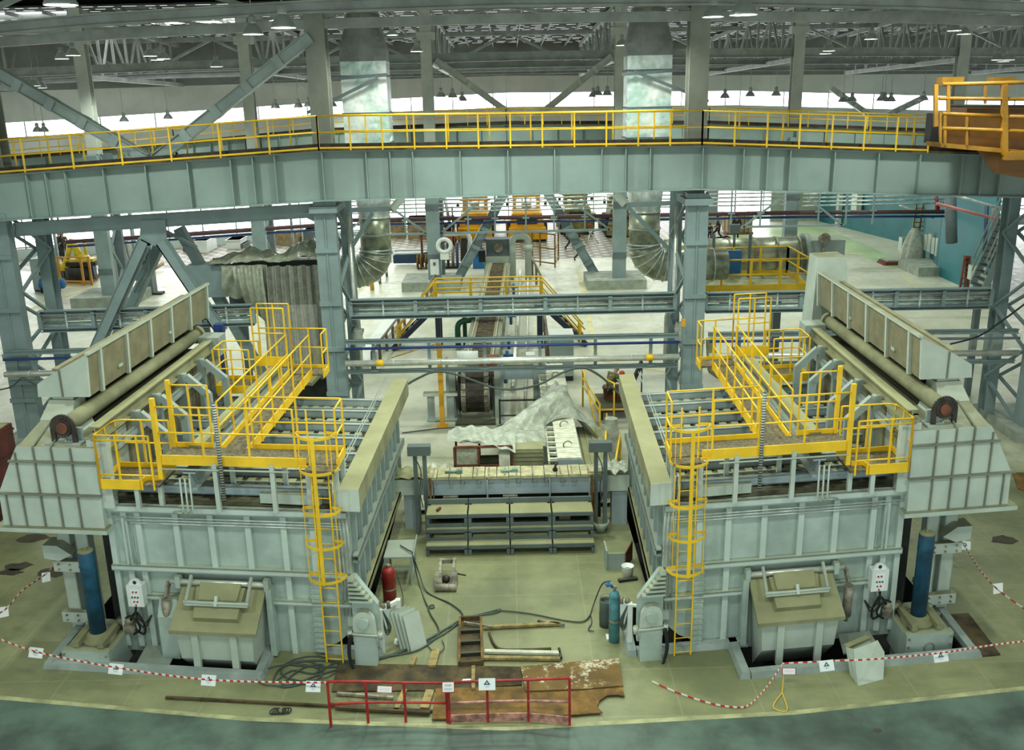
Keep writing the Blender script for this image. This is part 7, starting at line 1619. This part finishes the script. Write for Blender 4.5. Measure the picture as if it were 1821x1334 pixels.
for px0, px1, lab, h, m_ in ((61, 79, 'grey electrical cabinet at the left by the edge column', 2.0, 'steel'), (80, 88, 'tall white cabinet right of the grey electrical cabinet', 2.7, 'white')):
    a, c = pz(px0, 519), pz(px1, 519); r = thing('electrical_cabinet', lab, 'cabinet', ((a.x + c.x) / 2, a.y, 0)); b = MB(); b.box(a.x, c.x, a.y, a.y + 1.2, .1, h); b.make('body', m_, r)
    b = MB(); b.box(a.x + .05, c.x - .05, a.y - .03, a.y, .25, h - .15); b.make('door', m_, r); b = MB(); b.box(c.x - .15, c.x - .1, a.y - .06, a.y - .03, h * .5, h * .6); b.make('handle', 'dark', r); b = MB(); b.box(a.x, c.x, a.y + .05, a.y + 1.1, 0, .1); b.make('plinth', 'dark', r)
r = thing('compressor', 'small blue compressor tank in front of the robot cell', 'compressor', tuple(pz(95, 520))); p = pz(95, 519)
b = MB(); b.cyl((p.x - .65, p.y, .5), (p.x + .65, p.y, .5), .32, 16); b.ball((p.x - .65, p.y, .5), .15, .32, .32); b.ball((p.x + .65, p.y, .5), .15, .32, .32); b.make('tank', 'blue', r)
b = MB(); b.box(p.x - .4, p.x + .3, p.y - .2, p.y + .3, .8, 1.2); b.make('pump', 'black', r)
for sx in (-.5, .5):
    b = MB(); wheel(b, p.x + sx, p.y - .3, .16, .16, .1); b.make('wheel', 'black', r)
r = thing('covered_bundle', 'plastic wrapped bundle hanging behind the robot column', 'bundle', tuple(pz(196, 520))); p = pz(194, 518)
b = MB(); b.grid(lambda u, v: Vector((p.x + .4 + (.55 + .12 * math.sin(u * 30) - .3 * abs(v - .55)) * math.cos(2 * PI * u), p.y + 1.4 + .4 * math.sin(2 * PI * u), 2.95 * v)), 24, 12); b.make('wrap', 'sheet', r)
r = thing('pump_unit', 'small grey pump unit on the floor behind the raking legs', 'pump', tuple(pz(263, 525))); p = pz(263, 525)
b = MB(); b.box(p.x - .35, p.x + .35, p.y, p.y + .7, .1, 1.5); b.make('body', 'dark2', r); b = MB(); b.box(p.x - .8, p.x + .8, p.y, p.y + .6, 0, .12); b.make('base', 'dark', r)
b = MB(); p = pz(270, 486); b.tube([p + Vector((0, 0, .2)), pz(290, 478) + Vector((0, 0, .35))], .14, 8); single(b, 'timber_log', 'brownyel', 'brown log lying behind the raking legs', 'log')

# ---------------------------------------------------------------- teal building on the right
ribs = 40
def teal_wall(name, pts, h, m_='teal'):
    for a, c in zip(pts, pts[1:]):
        a, c = Vector((*a, 0)), Vector((*c, 0)); d = (c - a).normalized(); n = Vector((-d.y, d.x, 0)); b = MB()
        b.hexa([a, c, c - n * .25, a - n * .25], [p_ + Vector((0, 0, h)) for p_ in (a, c, c - n * .25, a - n * .25)])
        L_ = (c - a).length
        for k in range(int(h / .22)): z = .6 + k * .22; b.hexa([a + n * .02 + Vector((0, 0, z)), c + n * .02 + Vector((0, 0, z)), c + Vector((0, 0, z)), a + Vector((0, 0, z))], [a + n * .02 + Vector((0, 0, z + .1)), c + n * .02 + Vector((0, 0, z + .1)), c + Vector((0, 0, z + .1)), a + Vector((0, 0, z + .1))]) if z < h - .2 else None
        struct(b.make(name, m_))
TW = [pz(1440, 388), pz(1628, 437), pz(1672, 489), pz(1760, 528)]
T0, T1, T2, T3 = [(q.x, q.y) for q in TW]
T1 = (T1[0], T1[1]); 
teal_wall('wall_right', [T0, (T1[0] + .2, T1[1])], 6.6)
teal_wall('wall_right', [(T1[0] + .2, T1[1]), (T2[0], T2[1])], 6.6)
teal_wall('wall_right', [T2, T3], 6.2, 'teal2')
M['teal2'] = mat('brighter teal shutter', (32, 116, 126), .5, var=.06, scale=.4)  # a little brighter than the other teal walls
for a, c, w, h in ((T0, T1, .35, .8), (T2, T3, .4, .55)):
    a, c = Vector((*a, 0)), Vector((*c, 0)); d = (c - a).normalized(); n = Vector((-d.y, d.x, 0)); b = MB(); b.hexa([a, c, c + n * w, a + n * w], [p_ + Vector((0, 0, h)) for p_ in (a, c, c + n * w, a + n * w)])
    struct(b.make('baseboard_right', 'white'))
b = MB(); a_ = Vector((T2[0], T2[1], 0)); b.box(a_.x - .15, a_.x + .1, a_.y - .2, a_.y + .1, 0, 6.2); struct(b.make('trim_5', 'teal'))
for f, w, h, lab in ((.35, .5, 3.0, 'pale door post on the teal wall'), (.52, .9, 0, 'pale wall cabinet on the teal wall')):
    a, c = Vector((*T0, 0)), Vector((*T1, 0)); q = lerp(a, c, f); b = MB()
    if h: b.box(q.x - .5, q.x - .2, q.y - .3, q.y + .3, 0, h); single(b, 'door_post', 'hood', lab, 'post')
    else: b.box(q.x - .6, q.x - .2, q.y - .6, q.y + .6, 1.4, 3.0); single(b, 'wall_cabinet', 'hood', lab, 'cabinet')
for k, (px, py) in enumerate(((1655, 445), (1662, 448), (1669, 452), (1676, 457))):
    p = pz(px, py + 28); b = MB(); b.box(p.x - .5, p.x - .1, p.y - .2, p.y + .25, 1.0, 2.0 + .1 * (k % 2)); single(b, 'meter_box', 'hood', ['first of four pale meter boxes on the teal wall, from the left', 'second of four pale meter boxes on the teal wall, from the left', 'third of four pale meter boxes on the teal wall, from the left', 'last of four pale meter boxes on the teal wall, from the left'][k], 'box', 'meter boxes')
r = thing('scaffold_ladder', 'pair of yellowish ladders leaning at the teal wall', 'ladder', tuple(pz(1625, 445))); 
for (x0, y0, x1, y1) in ((1618, 446, 1630, 362), (1628, 443, 1642, 362)):
    a, c = pd(x0, y0, 64), pd(x1, y1, 64.5)
    for dx in (0, .45):
        b = MB(); b.bar(a + Vector((dx, 0, 0)), c + Vector((dx, 0, 0)), .1, .1, up=(0, 1, 0)); b.make('stile', 'brownyel', r)
    for k in range(10):
        q = lerp(a, c, k / 10); b = MB(); b.tube([q, q + Vector((.45, 0, 0))], .035, 5); b.make('rung', 'brownyel', r)
p = pz(1628, 474); r = thing('wrapped_machine', 'small machine under white plastic on a pallet near the teal wall', 'machine', tuple(p))
b = MB(); b.grid(lambda u, v: Vector((p.x + (.75 - .6 * v ** 2 + .08 * math.sin(u * 40)) * math.cos(2 * PI * u), p.y + .6 + (.6 - .45 * v ** 2) * math.sin(2 * PI * u), .25 + 2.1 * v)), 30, 12); b.make('plastic_wrap', 'sheet', r)
b = MB(); b.box(p.x - .8, p.x + .8, p.y - .1, p.y + 1.2, 0, .22); b.make('pallet', 'rustred', r)
p = pz(1595, 470); r = thing('pallet_stack', 'flat stack of brown pallets left of the wrapped machine', 'pallets', tuple(p))
for k in range(3): b = MB(); b.box(p.x - 1.0 + .1 * k, p.x + .9, p.y - .4, p.y + .8, .12 * k, .12 * k + .1); b.make('board_layer', 'rustred' if k < 2 else 'concrete', r)
p = pz(1610, 445); b = MB(); b.box(p.x - .4, p.x + .4, p.y - .3, p.y + .3, 0, .9); single(b, 'grey_box', 'hood', 'small pale machine box behind the wrapped machine', 'box')
p = pz(1640, 456); b = MB(); b.cyl((p.x, p.y, .4), (p.x + .8, p.y, .4), .4, 14); b.box(p.x - .8, p.x, p.y - .3, p.y + .5, 0, .7); single(b, 'cable_drum', 'dark2', 'dark cable drum and scrap by the teal wall', 'drum')
r = thing('step_ladder', 'brown A frame step ladder before the teal shutter', 'ladder', tuple(pz(1720, 515)));
for x0, x1 in ((1706, 1716), (1716, 1719), (1722, 1720), (1728, 1724)):
    q0 = pd(x0, 514, 50 + (x0 in (1716, 1722)) * 1.0); q0.z = 0
    b = MB(); b.bar(q0, pd(x1, 456, 50.5), .09, .09, up=(0, 1, 0)); b.make('stile', 'rustred', r)
b = MB(); b.bar(pd(1715, 457, 50.5), pd(1725, 457, 50.5), .3, .1); b.make('top_step', 'rustred', r)
for k in range(6):
    t = k / 6; b = MB(); b.bar(lerp(pd(1706, 514, 50), pd(1716, 456, 50.5), t), lerp(pd(1728, 514, 50), pd(1724, 456, 50.5), t), .06, .05); b.make('rung', 'rustred', r)
for k, (x, y, w, h, lab) in enumerate(((1730, 484, 12, 26, 'left pale switch cabinet on the teal shutter wall'), (1745, 490, 12, 34, 'right pale switch cabinet by the steel stair'))):
    p = pd(x, y, 48.5); b = MB(); s_ = 48.5 / 1700; b.box(p.x - w * s_ / 2, p.x + w * s_ / 2, 48.3, 48.7, p.z - h * s_ / 2, p.z + h * s_ / 2); b.box(p.x - .04, p.x + .04, 48.4, 48.6, 0, p.z); single(b, 'switch_cabinet', 'hood', lab, 'cabinet')
for (a_, c_, Y_, m_, rd, lab) in (((1600, 365), (1680, 395), 60, 'galv', .06, 'thin bright pipe sloping along the teal wall'), ((1666, 362), (1782, 392), 44, 'pinkpipe', .07, 'pinkish pipe sloping to the right edge column'), ((1690, 345), (1785, 372), 44, 'galv', .06, 'bright pipe above the pinkish pipe at right'), ((1665, 350), (1667, 380), 58, 'redpaint', .12, 'short red stand pipe on the teal wall'), ((1690, 352), (1692, 432), 52, 'dark2', .3, 'thick dark vertical duct on the teal wall'), ((1755, 365), (1750, 470), 46, 'bluedark', .1, 'dark blue vertical pipe on the teal shutter'), ((1770, 370), (1766, 460), 45, 'dark2', .15, 'dark vertical pipe right of the blue vertical pipe')):
    b = MB(); b.cyl(pd(*a_, Y_), pd(*c_, Y_), rd, 10); single(b, 'wall_pipe', m_, lab, 'pipe')
M['pinkpipe'] = mat('pinkish pipe paint', (190, 120, 116), .5, var=.1)
# sacks on pallets by the far column right
p = pz(1314, 417); r = thing('sack_pallet', 'pallet of upright brown boards beside the standing people', 'pallet', tuple(p))
for k in range(6): b = MB(); b.box(p.x - .9 + .33 * k, p.x - .62 + .33 * k, p.y, p.y + .9, .15, 1.6 + .08 * (k % 2)); b.make('board', 'boxbrown', r)
b = MB(); b.box(p.x - 1, p.x + 1.1, p.y - .1, p.y + 1, 0, .15); b.make('pallet', 'rustred', r)
b = MB(); p = pz(1303, 410); b.box(p.x - .7, p.x + .1, p.y, p.y + .8, 0, 1.3); single(b, 'brown_carton', 'boxbrown', 'brown carton left of the pallet of upright boards', 'carton')
b = MB(); p = pz(1470, 395); b.box(p.x - 4.5, p.x - .2, p.y + 1, p.y + 1.3, 0, 5); struct(b.make('wall_back', 'greypanel'))
M['greypanel'] = mat('grey green panel wall', (150, 164, 146), .7, var=.08)
r = thing('far_plinth_post', 'grey square post on a block near the far right glazing', 'post', tuple(pz(1268, 398))); p = pz(1265, 398)
b = MB(); b.box(p.x - .5, p.x + .5, p.y, p.y + 1, 0, 5); b.make('post', 'column', r); b = MB(); b.box(p.x - 1.2, p.x + 1.3, p.y - .6, p.y + 1.4, 0, .9); b.make('block', 'concrete', r)

# ---------------------------------------------------------------- people
def skin_obj(name, verts, edges, m_, parent, root=0, sub=1):
    me = bpy.data.meshes.new(name); o_ = ORG[parent.name]; me.from_pydata([Vector(v[0]) - o_ for v in verts], edges, []); ob = bpy.data.objects.new(name, me); COL.objects.link(ob); ob.parent = parent; ORG[ob.name] = o_
    md = ob.modifiers.new('skin', 'SKIN'); md.use_smooth_shade = True
    for i, v in enumerate(verts):
        ob.data.skin_vertices[0].data[i].radius = (v[1], v[1]); ob.data.skin_vertices[0].data[i].use_root = (i == root)
    s_ = ob.modifiers.new('sub', 'SUBSURF'); s_.levels = sub; s_.render_levels = sub; PEND.append((me, m_)); return ob
def person(loc, yaw, pose, lab, top='cloth', legs='cloth', hat=None, h=1.76):
    loc = Vector(loc); r = thing('person', lab, 'person', tuple(loc)); k = h / 1.76; cy, sy = math.cos(yaw), math.sin(yaw)
    G = lambda p: loc + Vector((p[0] * cy - p[1] * sy, p[0] * sy + p[1] * cy, p[2])) * k   # local: x right, y forward
    if pose == 'crouch':
        hip, chest, neck, head = (0, 0, .42), (0, .22, .78), (0, .32, .93), (0, .4, 1.06)
        knees = [(-.16, .38, .5), (.16, .36, .48)]; ank = [(-.15, .12, .1), (.15, .08, .1)]; el = [(-.27, .4, .62), (.27, .42, .6)]; ha = [(-.12, .62, .5), (.12, .64, .48)]
    else:
        st = {'stand': 0.0, 'walk': .38, 'stride': .5}[pose]
        hip, chest, neck, head = (0, 0, .93 - st * .1), (0, .03, 1.3 - st * .1), (0, .03, 1.48 - st * .1), (0, .05, 1.62 - st * .1)
        knees = [(-.1, .14 + st * .5, .5), (.1, -st * .28 + .05, .49)]; ank = [(-.1, st * .95, .08), (.1, -st * .95, .1 + st * .05)]
        el = [(-.27, -.06 - st * .35, 1.08), (.27, -.04 + st * .3, 1.08)]; ha = [(-.27, .06 - st * .3, .83), (.26, .12 + st * .6, .86)]
    sh = [(-.19, chest[1] + .02, chest[2] + .1), (.19, chest[1] + .02, chest[2] + .1)]
    V = [(G(hip), .13 * k), (G(lerp(hip, chest, .5)), .13 * k), (G(chest), .15 * k), (G(neck), .055 * k), (G(lerp(neck, head, .6)), .075 * k), (G(lerp(neck, head, 1.0)), .1 * k), (G(lerp(neck, head, 1.55)), .075 * k)]
    E = [(0, 1), (1, 2), (2, 3), (3, 4), (4, 5), (5, 6)]
    for s_ in (0, 1):
        sx = (-1, 1)[s_]; n = len(V); hp_ = (hip[0] + sx * .1, hip[1], hip[2] - .06)
        toe = (ank[s_][0], ank[s_][1] + .17, max(.04, ank[s_][2] - .05))
        V += [(G(hp_), .095 * k), (G(knees[s_]), .06 * k), (G(ank[s_]), .042 * k), (G(toe), .04 * k)]; E += [(0, n), (n, n + 1), (n + 1, n + 2), (n + 2, n + 3)]
        n = len(V); V += [(G(sh[s_]), .062 * k), (G(el[s_]), .043 * k), (G(lerp(el[s_], ha[s_], .85)), .03 * k), (G(ha[s_]), .034 * k)]; E += [(2, n), (n, n + 1), (n + 1, n + 2), (n + 2, n + 3)]
        hd = (Vector(ha[s_]) - Vector(el[s_])).normalized(); sd = hd.cross(Vector((0, 0, 1))).normalized() if abs(hd.z) < .95 else Vector((1, 0, 0)); m0 = n + 3
        for f_ in range(5):
            o_ = sd * (.026 * (f_ - 1.5)) if f_ < 4 else sd * -.05
            L_ = (.07, .085, .08, .06, .045)[f_]; a = Vector(ha[s_]) + hd * (.05 if f_ < 4 else .0) + o_; n2 = len(V)
            V += [(G(a), .009 * k), (G(a + hd * L_ * .6 + Vector((0, 0, -.01))), .008 * k), (G(a + hd * L_ + Vector((0, .01, -.015))), .007 * k)]; E += [(m0, n2), (n2, n2 + 1), (n2 + 1, n2 + 2)]
    skin_obj('body', V, E, 'skin', r, 0, 1)
    jt = [(G(lerp(hip, (hip[0], hip[1], hip[2] - .05), 1)), .15 * k), (G(lerp(hip, chest, .5)), .15 * k), (G(chest), .17 * k), (G(lerp(chest, neck, .75)), .075 * k)]; je = [(0, 1), (1, 2), (2, 3)]
    for s_ in (0, 1): n = len(jt); jt += [(G(sh[s_]), .085 * k), (G(el[s_]), .062 * k), (G(lerp(el[s_], ha[s_], .85)), .05 * k)]; je += [(2, n), (n, n + 1), (n + 1, n + 2)]
    skin_obj('jacket', jt, je, top, r, 0, 1)
    tr = [(G(hip), .145 * k)]; te = []
    for s_ in (0, 1): n = len(tr); sx = (-1, 1)[s_]; tr += [(G((hip[0] + sx * .1, hip[1], hip[2] - .06)), .11 * k), (G(knees[s_]), .08 * k), (G((ank[s_][0], ank[s_][1], ank[s_][2] + .04)), .065 * k)]; te += [(0, n), (n, n + 1), (n + 1, n + 2)]
    skin_obj('trousers', tr, te, legs, r, 0, 1)
    for s_ in (0, 1):
        a = ank[s_]; b = MB(); q = G((a[0], a[1] + .08, max(.05, a[2] - .02))); b.ball(q, .06 * k, .14 * k, .06 * k, 10); b.make('shoe', 'black', r)
    hc = G(lerp(neck, head, 1.2)); b = MB(); b.ball(hc + Vector((0, 0, .05 * k)), .105 * k, .115 * k, .1 * k, 12); b.make('hard_hat' if hat else 'hair', hat or 'hair', r)
    fwd = Vector((-sy, cy, 0)); rt_ = Vector((cy, sy, 0)); fc = G(head) + fwd * .085 * k
    b = MB(); b.ball(fc + fwd * .025 * k, .016 * k); b.make('nose', 'skin', r)
    for sx in (-1, 1):
        b = MB(); b.ball(fc + rt_ * sx * .035 * k + Vector((0, 0, .03 * k)) + fwd * .008, .012 * k); b.make('eye', 'black', r)
        b = MB(); b.ball(G(head) + rt_ * sx * .1 * k, .018 * k, .025 * k, .035 * k); b.make('ear', 'skin', r)
    b = MB(); b.ball(fc + Vector((0, 0, -.045 * k)) + fwd * .005, .03 * k, .012 * k, .01 * k); b.make('mouth', 'rustred', r)
    return r
person(pz(1012, 444), -.9, 'stride', 'person in dark clothes striding right, the farther of two by the leaning brace', h=1.85)
person(pz(1029, 463), -1.0, 'stride', 'person in dark clothes striding, the nearer one behind the leaning brace')
person(pz(1262, 428), .2, 'stand', 'person in dark clothes at the left of the group by the far right column', h=1.3)
person(pz(1276, 428), 1.2, 'walk', 'person in a dark jacket walking left in the far right group', h=1.9)
person(pz(1309, 427), 2.9, 'stand', 'person with broad dark jacket standing before the brown board pallet', h=1.95)
person(pz(109, 460), -.3, 'stand', 'person in dark clothes, left of two behind the robot arm', h=1.95)
person(pz(117, 459), .5, 'stand', 'person in khaki clothes, right of two behind the robot arm', 'camo', h=1.9)
person((3.45, 32.7, .36), -.9, 'crouch', 'person in khaki hood crouching over the dark deck', 'camo', 'camo', 'camo')
person((4.2, 31.9, .36), 1.0, 'crouch', 'person in khaki jacket with orange helmet crouching by the right furnace', 'camo', 'cloth', 'helmet')
for _d, _m in PEND: _d.materials.append(M[_m] if isinstance(_m, str) else _m)
# ================================================================ LIGHT
W = bpy.data.worlds.new('world'); SC.world = W; W.use_nodes = True
bg = W.node_tree.nodes['Background']; bg.inputs[0].default_value = (.86, 1.0, .93, 1); bg.inputs[1].default_value = .9
def spot(p, e, ang=140, r=.3, col=(.9, 1, .86)):
    l = bpy.data.lights.new('lamp_fill_spot', 'SPOT'); l.energy = e; l.spot_size = math.radians(ang); l.spot_blend = .6; l.shadow_soft_size = r; l.color = col
    o = bpy.data.objects.new('lamp_fill_spot', l); COL.objects.link(o); o.location = p; return o
for x in (-11, -2, 2, 11):
    for y in (10, 19, 25): spot((x, y, 13.4), 1250)  # unseen stand-ins for hall lamps; middle rows placed to brighten the floor
for x in (-3.6, 3.8): spot((x, 30.2, 12.6), 700, 165)  # pair added to brighten the ducts; no lamp hangs at these points
for x in (-20, -10, 0, 10, 20):
    for y in (42, 52): spot((x, y, 12.5), 1500)
for x in (-25, -10, 5, 20):
    for y in (64, 76): spot((x, y, 11.5), 2000)
SC.view_settings.view_transform = 'Standard'; SC.view_settings.look = 'None'; SC.view_settings.gamma = 1.0
SC.view_settings.exposure = 0.15; SC.view_settings.use_curve_mapping = False
